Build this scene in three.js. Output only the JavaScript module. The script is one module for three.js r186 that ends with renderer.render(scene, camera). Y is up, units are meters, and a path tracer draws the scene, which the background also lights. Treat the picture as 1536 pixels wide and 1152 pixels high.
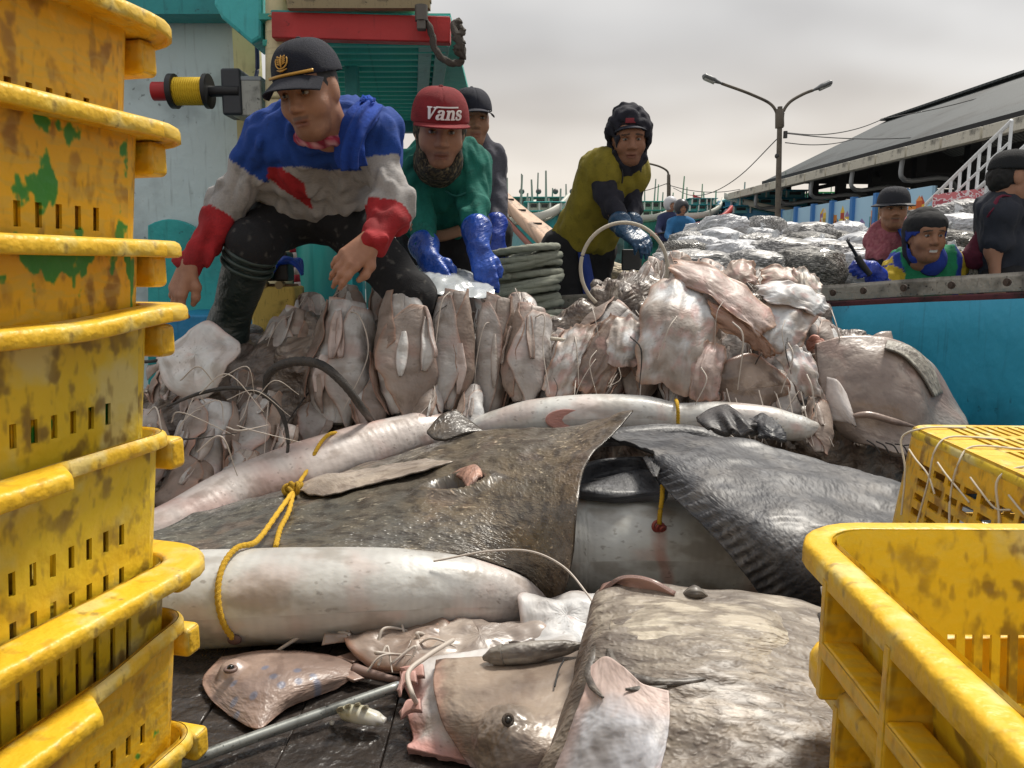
import * as THREE from 'three';
import { mergeGeometries, mergeVertices } from 'three/addons/utils/BufferGeometryUtils.js';
import { RoundedBoxGeometry } from 'three/addons/geometries/RoundedBoxGeometry.js';
import { FontLoader } from 'three/addons/loaders/FontLoader.js';
import { TextGeometry } from 'three/addons/geometries/TextGeometry.js';

// ---------------------------------------------------------------- camera
const scene = new THREE.Scene();
const F = 1182, CX = 768, CY = 576, CAMH = 0.7, PITCH = Math.atan(176 / F);
const camera = new THREE.PerspectiveCamera(2 * Math.atan(576 / F) * 180 / Math.PI, 4 / 3, 0.05, 900);
camera.position.set(0, CAMH, 0);
camera.rotation.set(-PITCH, 0, 0);
// ---------------------------------------------------------------- noise
function hash(x, y, z) { let h = (x * 374761393 + y * 668265263 + z * 2147483647) | 0; h = Math.imul(h ^ (h >>> 13), 1274126177); h ^= h >>> 16; return (h >>> 0) / 4294967295; }
const sm = t => t * t * (3 - 2 * t), lerp = (a, b, t) => a + (b - a) * t, clamp = (x, a = 0, b = 1) => Math.min(b, Math.max(a, x)), ss = (a, b, x) => sm(clamp((x - a) / (b - a)));
function gr3(h, x, y, z) { const k = (h * 4294967295) & 15, u = k < 8 ? x : y, v = k < 4 ? y : k === 12 || k === 14 ? x : z; return ((k & 1) ? -u : u) + ((k & 2) ? -v : v); }
const fade = t => t * t * t * (t * (t * 6 - 15) + 10);
function noise3(x, y, z) { // gradient noise, about 0..1
  const xi = Math.floor(x), yi = Math.floor(y), zi = Math.floor(z), fx = x - xi, fy = y - yi, fz = z - zi, u = fade(fx), v = fade(fy), w = fade(fz);
  const G = (i, j, k) => gr3(hash(xi + i, yi + j, zi + k), fx - i, fy - j, fz - k);
  return .5 + .62 * lerp(lerp(lerp(G(0, 0, 0), G(1, 0, 0), u), lerp(G(0, 1, 0), G(1, 1, 0), u), v), lerp(lerp(G(0, 0, 1), G(1, 0, 1), u), lerp(G(0, 1, 1), G(1, 1, 1), u), v), w);
}
function fbm3(x, y, z, o = 4) { let s = 0, a = .5, t = 0; for (let i = 0; i < o; i++) { s += a * noise3(x, y, z); t += a; a *= .5; x = x * 2.03 + 7.1; y = y * 2.03 + 3.3; z = z * 2.03 + 1.7; } return s / t; }
const DIR = Array.from({ length: 64 }, (_, i) => [Math.cos(i / 64 * 2 * Math.PI), Math.sin(i / 64 * 2 * Math.PI)]);
function pnoise(x, y, px, py, s) { // periodic 2-D gradient noise, about 0..1
  const xi = Math.floor(x), yi = Math.floor(y), fx = x - xi, fy = y - yi, u = fade(fx), v = fade(fy), x0 = ((xi % px) + px) % px, x1 = (x0 + 1) % px, y0 = ((yi % py) + py) % py, y1 = (y0 + 1) % py;
  const G = (a, b, dx, dy) => { const q = DIR[Math.floor(hash(a, b, s) * 63.99)]; return q[0] * dx + q[1] * dy; };
  return .5 + .72 * lerp(lerp(G(x0, y0, fx, fy), G(x1, y0, fx - 1, fy), u), lerp(G(x0, y1, fx, fy - 1), G(x1, y1, fx - 1, fy - 1), u), v);
}
function pfbm(x, y, fx, fy, o, s) { let r = 0, a = .5, t = 0; for (let i = 0; i < o; i++) { r += a * pnoise(x * fx, y * fy, fx, fy, s + i); t += a; a *= .5; fx *= 2; fy *= 2; } return r / t; }
let seed = 12345; const rnd = () => { seed = (Math.imul(seed, 1664525) + 1013904223) >>> 0; return seed / 4294967296; };
const rr = (a, b) => a + (b - a) * rnd();
const V = (x, y, z) => new THREE.Vector3(x, y, z);
const S = (r, g, b) => { const c = new THREE.Color().setRGB(r / 255, g / 255, b / 255, THREE.SRGBColorSpace); return [c.r, c.g, c.b]; }; // sRGB 0..255 -> linear triple
const mixc = (a, b, t) => [lerp(a[0], b[0], t), lerp(a[1], b[1], t), lerp(a[2], b[2], t)];
// ---------------------------------------------------------------- sky: thin high overcast
{
  const w = 512, h = 256, d = new Float32Array(w * h * 4);
  for (let j = 0; j < h; j++) for (let i = 0; i < w; i++) {
    const el = ((j + .5) / h - .5) * Math.PI, az = ((i + .5) / w - .5) * 2 * Math.PI;
    const dx = Math.cos(el) * Math.cos(az), dy = Math.sin(el), dz = Math.cos(el) * Math.sin(az);
    const e = Math.max(dy, 0), q = 1 / (e + .16);
    const st = fbm3(dx * q * 1.1 + 5, 3, dz * q * 2.6 + 9, 5), st2 = fbm3(dx * q * .45 + 15, 8, dz * q * .8 + 2, 4);
    const cl = (st - .5) * .9 + (st2 - .5) * .9;
    let c = mixc([.64, .575, .495], [.42, .416, .415], ss(0, .30, e + cl * .12));
    c = mixc(c, [.52, .52, .525], ss(.35, 1, e));
    const k = 1 + cl * .95;
    const g = dy < 0 ? .22 : 1;
    const o = (j * w + i) * 4; d[o] = c[0] * k * g; d[o + 1] = c[1] * k * g; d[o + 2] = c[2] * (k * .96 + .04) * g; d[o + 3] = 1;
  }
  const t = new THREE.DataTexture(d, w, h, THREE.RGBAFormat, THREE.FloatType);
  t.mapping = THREE.EquirectangularReflectionMapping; t.magFilter = t.minFilter = THREE.LinearFilter; t.needsUpdate = true;
  scene.background = t; scene.environment = t; scene.backgroundIntensity = 1; scene.environmentIntensity = 1;
}
// ---------------------------------------------------------------- sun behind thin cloud, behind the workers and to the right
const sun = new THREE.DirectionalLight(new THREE.Color(1, .94, .84), 3.0);
sun.position.set(6, 16, -7); sun.castShadow = true; sun.shadow.radius = 22; sun.shadow.mapSize.set(2048, 2048);
Object.assign(sun.shadow.camera, { left: -14, right: 14, top: 14, bottom: -14, near: 1, far: 60 });
scene.add(sun, sun.target);
const renderer = new THREE.WebGLRenderer({ antialias: true });
renderer.toneMapping = THREE.LinearToneMapping; renderer.toneMappingExposure = 1.45; renderer.shadowMap.enabled = true;

// ---------------------------------------------------------------- photo pixel -> world point
const cp = Math.cos(PITCH), sp = Math.sin(PITCH);
function ray(px, py) { const x = (px - CX) / F, y = -(py - CY) / F; return V(x, y * cp - sp, -(cp + y * sp)); }
function W(px, py, d) { const r = ray(px, py); return r.multiplyScalar(d / -r.z).add(V(0, CAMH, 0)); }         // at distance d ahead
function H(px, py, h) { const r = ray(px, py); return r.multiplyScalar((h - CAMH) / r.y).add(V(0, CAMH, 0)); }  // on the level y = h
const W3 = a => W(a[0], a[1], a[2]), H3 = a => H(a[0], a[1], a[2]);
// ---------------------------------------------------------------- object helpers
const used = {};
function numbered(n) { const k = used[n] = (used[n] ?? -1) + 1; return k ? n + '_' + String(k).padStart(3, '0') : n; }
function mesh(name, geo, mat, parent) {
  if (Array.isArray(geo)) geo = mergeGeometries(geo.map(g => { const q = g.index ? g : indexed(g); for (const a of Object.keys(q.attributes)) if (!['position', 'normal', 'uv', 'color'].includes(a)) q.deleteAttribute(a); return q; }));
  const m = new THREE.Mesh(geo, mat); m.name = parent ? name : numbered(name); m.castShadow = m.receiveShadow = true; (parent || scene).add(m); return m;
}
function indexed(g) { const n = g.attributes.position.count, a = new Uint32Array(n); for (let i = 0; i < n; i++) a[i] = i; g.setIndex(new THREE.BufferAttribute(a, 1)); return g; }
function tag(o, label, category, group, kind) { o.userData.label = label; o.userData.category = category; if (group) o.userData.group = group; if (kind) o.userData.kind = kind; return o; }
function thing(name, label, category, group, pos) { const g = new THREE.Group(); g.name = numbered(name); if (pos) g.position.copy(pos); scene.add(g); return tag(g, label, category, group); }
function struct(o) { o.userData.kind = 'structure'; return o; }
function rebase(root) { // put the group's origin at the base of what it holds
  const b = new THREE.Box3().setFromObject(root), c = V((b.min.x + b.max.x) / 2, b.min.y, (b.min.z + b.max.z) / 2);
  root.children.forEach(m => m.position.sub(c)); root.position.add(c); return root;
}
function mUV(g) { // texture coordinates in metres
  const p = g.attributes.position, n = g.attributes.normal, u = g.attributes.uv; for (let i = 0; i < p.count; i++) { const ax = Math.abs(n.getX(i)), ay = Math.abs(n.getY(i)), az = Math.abs(n.getZ(i)); ax > ay && ax > az ? u.setXY(i, p.getZ(i), p.getY(i)) : ay > az ? u.setXY(i, p.getX(i), p.getZ(i)) : u.setXY(i, p.getX(i), p.getY(i)); } return g; }
function box(w, h, d, x = 0, y = 0, z = 0, r = 0) { return mUV(r ? new RoundedBoxGeometry(w, h, d, 2, r) : new THREE.BoxGeometry(w, h, d)).translate(x, y, z); }
function beam(a, b, w, h, r = 0) { // a bar of section w x h from a to b
  const L = a.distanceTo(b), g = mUV(r ? new RoundedBoxGeometry(w, h, L, 2, r) : new THREE.BoxGeometry(w, h, L));
  const m = new THREE.Matrix4().lookAt(b, a, V(0, 1, 0)); m.setPosition(a.clone().add(b).multiplyScalar(.5)); return g.applyMatrix4(m);
}
function geoFrom(pos, idx, uv, col) {
  const g = new THREE.BufferGeometry(); g.setAttribute('position', new THREE.Float32BufferAttribute(pos, 3));
  if (uv) g.setAttribute('uv', new THREE.Float32BufferAttribute(uv, 2)); if (col) g.setAttribute('color', new THREE.Float32BufferAttribute(col, 3));
  g.setIndex(idx); g.computeVertexNormals(); return g;
}
function crv(pts) { const c = new THREE.CatmullRomCurve3(pts, false, 'centripetal'); return c; }
// tube through pts; r: number | [r..] | f(t); opts: sq (height/width), seg, rad, col f(t,a,p), up, dent f(t,a)
function tube(pts, r, o = {}) {
  const c = crv(pts), seg = o.seg || Math.max(8, pts.length * 6), rad = o.rad || 8, L = c.getLength();
  const rf = typeof r === 'function' ? r : Array.isArray(r) ? t => { const x = t * (r.length - 1), i = Math.min(r.length - 2, Math.floor(x)); return lerp(r[i], r[i + 1], sm(x - i) * .5 + (x - i) * .5); } : () => r;
  const pos = [], uv = [], idx = [], col = o.col ? [] : null, up = o.up || V(0, 1, 0), R0 = rf(.5);
  for (let i = 0; i <= seg; i++) {
    const t = i / seg, p = c.getPoint(t), T = c.getTangent(t), s = V().crossVectors(T, Math.abs(T.dot(up)) > .97 ? V(1, 0, .2) : up).normalize(), n = V().crossVectors(s, T);
    for (let k = 0; k <= rad; k++) {
      const a = k / rad * 2 * Math.PI, q = rf(t) * (o.dent ? o.dent(t, a) : 1), P = p.clone().addScaledVector(s, Math.cos(a) * q).addScaledVector(n, Math.sin(a) * q * (o.sq || 1));
      pos.push(P.x, P.y, P.z); uv.push(t * L, k / rad * 2 * Math.PI * R0); if (col) col.push(...o.col(t, a, P));
    }
  }
  for (let i = 0; i < seg; i++) for (let k = 0; k < rad; k++) { const a = i * (rad + 1) + k, b = a + rad + 1; idx.push(a, b, a + 1, b, b + 1, a + 1); }
  for (const e of [0, seg]) { const p = c.getPoint(e / seg), ci = pos.length / 3; pos.push(p.x, p.y, p.z); uv.push(e / seg * L, 0); if (col) col.push(...o.col(e / seg, 0, p)); for (let k = 0; k < rad; k++) { const a = e * (rad + 1) + k; e ? idx.push(a, ci, a + 1) : idx.push(a, a + 1, ci); } }
  const g = geoFrom(pos, idx, uv, col);
  // weld the normals across the seam
  const N = g.attributes.normal; for (let i = 0; i <= seg; i++) { const a = i * (rad + 1), b = a + rad, x = N.getX(a) + N.getX(b), y = N.getY(a) + N.getY(b), z = N.getZ(a) + N.getZ(b), l = Math.hypot(x, y, z) || 1; N.setXYZ(a, x / l, y / l, z / l); N.setXYZ(b, x / l, y / l, z / l); }
  return g;
}
// the point of a surface f that projects to a photo pixel, lifted by off
function onNet(f, px, py, off = 0) {
  let best = null, e = 1e9, lo = [0, 0], hi = [1, 1]; for (let it = 0; it < 3; it++) { let bu = 0, bv = 0; e = 1e9; for (let i = 0; i <= 14; i++) for (let j = 0; j <= 14; j++) { const u = lerp(lo[0], hi[0], i / 14), v = lerp(lo[1], hi[1], j / 14), p = f(u, v), dz = -p.z * cp + (CAMH - p.y) * sp, x = CX + F * p.x / dz, y = CY - F * ((p.y - CAMH) * cp + -p.z * sp) / dz, q = Math.hypot(x - px, y - py); if (q < e) { e = q; bu = u; bv = v; best = p; } } const w = (hi[0] - lo[0]) / 7, h = (hi[1] - lo[1]) / 7; lo = [Math.max(0, bu - w), Math.max(0, bv - h)]; hi = [Math.min(1, bu + w), Math.min(1, bv + h)]; }
  return best.clone().add(V(0, off, 0));
}
// smooth surface through a net of control points
function net(rows) {
  const cs = rows.map(crv);
  return (u, v) => { const q = cs.map(c => c.getPoint(u)); return crv(q).getPoint(v); };
}
// shell around a surface f(u,v): thick f(u,v) or number, disp f(u,v,p) along the normal, colF/colB f(u,v,p)
function sheet(f, nu, nv, o = {}) {
  const P = [], th = typeof o.thick === 'function' ? o.thick : () => o.thick ?? .006, n1 = nu + 1;
  for (let j = 0; j <= nv; j++) for (let i = 0; i <= nu; i++) P.push(f(i / nu, j / nv));
  const norm = () => { const N = []; for (let j = 0; j <= nv; j++) for (let i = 0; i <= nu; i++) {
    const a = P[j * n1 + Math.min(nu, i + 1)].clone().sub(P[j * n1 + Math.max(0, i - 1)]), b = P[Math.min(nv, j + 1) * n1 + i].clone().sub(P[Math.max(0, j - 1) * n1 + i]);
    N.push(a.cross(b).normalize().multiplyScalar(o.flip ? -1 : 1)); } return N; };
  let N = norm();
  if (o.disp) { for (let j = 0; j <= nv; j++) for (let i = 0; i <= nu; i++) { const k = j * n1 + i; P[k].addScaledVector(N[k], o.disp(i / nu, j / nv, P[k])); } N = norm(); }
  const pos = [], uv = [], col = [], idx = [], hasC = !!o.colF; let Lu = 0, Lv = 0; const mj = nv >> 1, mi = nu >> 1;
  for (let i = 0; i < nu; i++) Lu += P[mj * n1 + i].distanceTo(P[mj * n1 + i + 1]); for (let j = 0; j < nv; j++) Lv += P[j * n1 + mi].distanceTo(P[(j + 1) * n1 + mi]);
  const uo = o.uvo || [0, 0];
  for (const s of [0, 1]) for (let j = 0; j <= nv; j++) for (let i = 0; i <= nu; i++) {
    const k = j * n1 + i, p = P[k].clone(); if (s) p.addScaledVector(N[k], -th(i / nu, j / nv));
    pos.push(p.x, p.y, p.z); uv.push(i / nu * Lu + uo[0] + s * .37, j / nv * Lv + uo[1]); if (hasC) col.push(...(s ? (o.colB || o.colF) : o.colF)(i / nu, j / nv, p));
  }
  const M = n1 * (nv + 1), q = (a, b, c, d) => { if (o.flip) idx.push(a, c, b, b, c, d); else idx.push(a, b, c, b, d, c); };
  for (let j = 0; j < nv; j++) for (let i = 0; i < nu; i++) { const a = j * n1 + i; q(a, a + 1, a + n1, a + n1 + 1); q(M + a + 1, M + a, M + a + n1 + 1, M + a + n1); }
  for (let i = 0; i < nu; i++) { q(M + i, M + i + 1, i, i + 1); const a = nv * n1 + i; q(a, a + 1, M + a, M + a + 1); }
  for (let j = 0; j < nv; j++) { const a = j * n1; q(M + a, a, M + a + n1, a + n1); const b = a + nu; q(b, M + b, b + n1, M + b + n1); }
  return geoFrom(pos, idx, uv, hasC ? col : null);
}
// ---------------------------------------------------------------- textures and materials
function dtex(n, fn, srgb = true) {
  const d = new Uint8Array(n * n * 4);
  for (let j = 0; j < n; j++) for (let i = 0; i < n; i++) { const c = fn(i / n, j / n), o = (j * n + i) * 4; d[o] = clamp(c[0], 0, 255); d[o + 1] = clamp(c[1], 0, 255); d[o + 2] = clamp(c[2], 0, 255); d[o + 3] = 255; }
  const t = new THREE.DataTexture(d, n, n); t.wrapS = t.wrapT = THREE.RepeatWrapping; t.magFilter = THREE.LinearFilter; t.minFilter = THREE.LinearMipmapLinearFilter; t.generateMipmaps = true;
  if (srgb) t.colorSpace = THREE.SRGBColorSpace; t.needsUpdate = true; return t;
}
const grey = f => (x, y) => { const v = 255 * f(x, y); return [v, v, v]; };
function rep(t, rx, ry = rx) { const c = t.clone(); c.repeat.set(rx, ry); c.needsUpdate = true; return c; }
function M(color, rough = .7, o = {}) { const m = new THREE.MeshPhysicalMaterial({ roughness: rough, metalness: 0, side: THREE.DoubleSide, ...o }); if (Array.isArray(color)) m.color.setRGB(...color); else m.color.set(color); return m; }
const ridge = v => 1 - Math.abs(v * 2 - 1);
const T = {};
// general grime multiplied over a base colour (white = clean)
T.grime = dtex(384, (x, y) => { const a = pfbm(x, y, 4, 4, 6, 11), b = pfbm(x, y, 24, 24, 4, 31), c = pfbm(x, y, 60, 8, 3, 51); let v = 1 - .35 * ss(.5, .75, a) - .5 * ss(.64, .72, b) * ss(.4, .6, a) - .16 * ss(.6, .8, c); return [255 * v, 250 * v, 238 * v]; });
T.soft = dtex(384, (x, y) => { const a = pfbm(x, y, 4, 4, 6, 13), b = pfbm(x, y, 30, 30, 4, 33), c = pfbm(x, y, 50, 5, 3, 53); const v = 1 - .14 * ss(.5, .75, a) - .3 * ss(.68, .74, b) * ss(.45, .6, a) - .1 * ss(.6, .8, c); return [255 * v, 252 * v, 246 * v]; });
T.fine = dtex(384, grey((x, y) => .5 * pfbm(x, y, 32, 32, 4, 3) + .5 * pfbm(x, y, 128, 128, 2, 9)), false);
T.mid = dtex(384, grey((x, y) => pfbm(x, y, 10, 10, 5, 23)), false);
T.belly = dtex(384, (x, y) => { // pale ray belly: pink bruising, faint cross lines, mud specks
  const a = pfbm(x, y, 3, 3, 5, 71), p = pfbm(x, y, 5, 5, 5, 77), rib = .5 + .5 * Math.sin(x * 2 * Math.PI * 40 + 3 * pfbm(x, y, 4, 4, 3, 5));
  let c = mixc([216, 217, 216], [186, 184, 182], ss(.35, .7, a)); c = mixc(c, [206, 174, 166], .45 * ss(.56, .76, p));
  const g = 1 - .018 * rib, sp = ss(.64, .72, pfbm(x, y, 36, 52, 4, 91)) * ss(.5, .66, pfbm(x, y, 4, 4, 3, 97)); c = mixc(c, [110, 102, 96], .4 * sp);
  const dir = .5 * ss(.5, .68, pfbm(x, y, 7, 9, 5, 101)); c = mixc(c, [146, 138, 130], dir); return [c[0] * g, c[1] * g, c[2] * g]; });
T.brown = dtex(384, (x, y) => { // wet brown-grey back, mottled, with slime flecks
  const a = pfbm(x, y, 4, 4, 6, 111), b = pfbm(x, y, 18, 18, 4, 121), s = pfbm(x, y, 22, 46, 4, 131) * .6 + pfbm(x, y, 60, 90, 2, 137) * .4;
  let c = mixc([92, 91, 88], [106, 100, 90], ss(.35, .65, a)); c = mixc(c, [62, 58, 54], .8 * ss(.45, .7, b)); c = mixc(c, [190, 186, 174], .85 * ss(.59, .67, s) * ss(.42, .6, pfbm(x, y, 5, 5, 4, 141))); return c; });
T.slate = dtex(384, (x, y) => {
  const a = pfbm(x, y, 4, 4, 6, 151), b = pfbm(x, y, 30, 30, 4, 161), s = pfbm(x, y, 14, 60, 4, 171);
  let c = mixc([74, 74, 76], [108, 107, 106], ss(.35, .65, a)); c = mixc(c, [50, 50, 53], .7 * ss(.5, .7, b)); c = mixc(c, [150, 150, 152], .5 * ss(.6, .72, s) * ss(.4, .6, a)); return c; });
T.pale = dtex(384, (x, y) => { // grey back with thick pale slime smears
  const a = pfbm(x, y, 3, 6, 6, 181), b = pfbm(x, y, 12, 26, 5, 191), s = pfbm(x, y, 8, 44, 4, 199), l = ss(.8, .95, ridge(pfbm(x, y, 5, 14, 4, 205)));
  let c = mixc([134, 127, 120], [164, 157, 148], ss(.4, .6, a)); c = mixc(c, [108, 100, 94], .7 * ss(.5, .64, b)); c = mixc(c, [186, 181, 170], .6 * ss(.56, .64, s) * ss(.4, .55, a)); c = mixc(c, [88, 80, 74], .45 * l); return c; });
T.mott = dtex(384, (x, y) => { const a = pfbm(x, y, 4, 4, 6, 601), b = pfbm(x, y, 14, 14, 4, 607), q = ss(.62, .7, pfbm(x, y, 30, 30, 3, 611)); let c = mixc([156, 148, 142], [184, 176, 168], ss(.38, .62, a)); c = mixc(c, [124, 114, 108], .6 * ss(.5, .7, b)); return mixc(c, [212, 208, 200], .4 * q * ss(.45, .6, a)); });
T.skinb = dtex(384, grey((x, y) => .45 * pfbm(x, y, 16, 16, 3, 211) + .35 * pfbm(x, y, 50, 50, 2, 217) + .2 * ridge(pfbm(x, y, 10, 24, 3, 221))), false);
T.slimeb = dtex(384, grey((x, y) => { const w = pfbm(x, y, 6, 6, 4, 231); return .35 * w + .35 * pfbm(x, y, 26, 34, 3, 237) + .14 * ss(.45, .75, pfbm(x, y, 40, 60, 2, 241)); }), false);
T.ribb = dtex(384, grey((x, y) => 0.12 * (.5 + .5 * Math.sin(x * 2 * Math.PI * 26)) + .88 * pfbm(x, y, 20, 20, 4, 247)), false);
T.wood = dtex(384, (x, y) => { const g = pfbm(x, y, 4, 60, 4, 251), a = pfbm(x, y, 3, 6, 4, 257); const v = .72 + .4 * (g - .5) + .3 * (a - .5); return [255 * v, 250 * v, 244 * v]; });
T.cloth = dtex(384, (x, y) => { const a = pfbm(x, y, 5, 5, 5, 261), b = pfbm(x, y, 90, 90, 2, 267); const v = .88 + .22 * (a - .5) + .12 * (b - .5) - .08 * ss(.6, .74, pfbm(x, y, 16, 16, 3, 271)); return [255 * v, 255 * v, 255 * v]; });
T.clothb = dtex(384, grey((x, y) => .6 * pfbm(x, y, 10, 16, 4, 277) + .4 * pfbm(x, y, 100, 100, 1, 283)), false);
// ================================================================ SETTING
const QY = -.5; // quay level
struct(mesh('ground', new THREE.PlaneGeometry(900, 900).rotateX(-Math.PI / 2).translate(0, -1.75, 0), M([.10, .105, .1], .5)));
struct(mesh('quay', box(70, 1.2, 60, 35.6 - .2, QY - .6, -33.5), M([.16, .155, .15], .85, { map: rep(T.grime, .4), bumpMap: T.fine, bumpScale: .004 })));
// deck of the boat
{
  const dm = M([.068, .058, .054], .34, { map: rep(T.wood, 1.4, 1.4), bumpMap: rep(T.mid, 2.2), bumpScale: .014, roughnessMap: rep(T.grime, .9) });
  const plank = new RoundedBoxGeometry(.1482, .05, 6, 1, .003);
  const dk = struct(mesh('deck', box(5, .05, 6, -.4, -.08, -2.4), dm));
  const pu = plank.attributes.uv, pp = plank.attributes.position; for (let i = 0; i < pu.count; i++) pu.setXY(i, pp.getX(i), pp.getZ(i));
  for (let i = 0; i < 24; i++) { const p = mesh('plank', plank, dm, dk); p.position.set(-1.9 + i * .149, -.027 + rr(-.002, .002), -2.4); }
}
// right bulwark of the boat: blue inside, grey metal-capped rail with bolts
{
  const bw = thing('boat_bulwark', 'blue inner bulwark of the boat with a worn grey bolted cap rail', 'bulwark');
  const tops = [[700, 452, 4.1], [900, 440, 3.75], [1060, 434, 3.45], [1230, 428, 3.1], [1380, 417, 2.78], [1536, 407, 2.5], [1900, 380, 2.02], [2600, 330, 1.5]].map(W3);
  const c = crv(tops), blue = M(S(36, 158, 200), .48, { map: rep(T.soft, .8), bumpMap: rep(T.mid, 1), bumpScale: .008, clearcoat: .25, clearcoatRoughness: .4 });
  const f = (u, v) => { const p = c.getPoint(u); p.y = lerp(p.y - .085, -.12, v); const t = c.getTangent(u); p.x -= t.z * .0; return p; };
  mesh('side_panel', sheet(f, 40, 6, { thick: .05, flip: false }), blue, bw);
  const cap = (y0, y1, w0, w1) => { const pr = [[-w0, y0], [-w0, y1], [w1, y1], [w1, y0]]; const g = sheet((u, v) => { const p = c.getPoint(u), t = c.getTangent(u).setY(0).normalize(), n = V(-t.z, 0, t.x); const k = v * 4, i = Math.min(3, Math.floor(k)), a = pr[i], b = pr[(i + 1) % 4], q = k - i; p.addScaledVector(n, -lerp(a[0], b[0], q)); p.y += lerp(a[1], b[1], q); return p; }, 40, 16, { thick: .002 }); return g; };
  const rail = mesh('cap_rail', cap(-.062, 0, -.028, .14), M([.33, .32, .31], .38, { map: rep(T.grime, 1.6), metalness: .35, bumpMap: rep(T.mid, 2), bumpScale: .006 }), bw);
  mesh('rubbing_strake', cap(-.088, -.064, -.02, .10), M(S(92, 40, 48), .6, { map: rep(T.grime, 2) }), bw);
  for (const px of [1258, 1305, 1366, 1436, 1520]) { let best = 0, e = 1e9; for (let i = 0; i < 400; i++) { const q = c.getPoint(i / 400), x = CX + F * q.x / (-q.z * cp + (CAMH - q.y) * sp); if (Math.abs(x - px) < e) { e = Math.abs(x - px); best = i / 400; } }
    const q = c.getPoint(best), t = c.getTangent(best).setY(0).normalize(), n = V(-t.z, 0, t.x); const sd = n.z > 0 ? 1 : -1;
    const b = mesh('bolt', [new THREE.CylinderGeometry(.008, .008, .012, 6).rotateX(Math.PI / 2), new THREE.CylinderGeometry(.013, .013, .004, 12).rotateX(Math.PI / 2)], M([.09, .07, .06], .5, { metalness: .6 }), rail); b.position.copy(q).addScaledVector(n, sd * .034).add(V(0, -.032, 0)); b.lookAt(b.position.clone().addScaledVector(n, sd)); }
}
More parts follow.
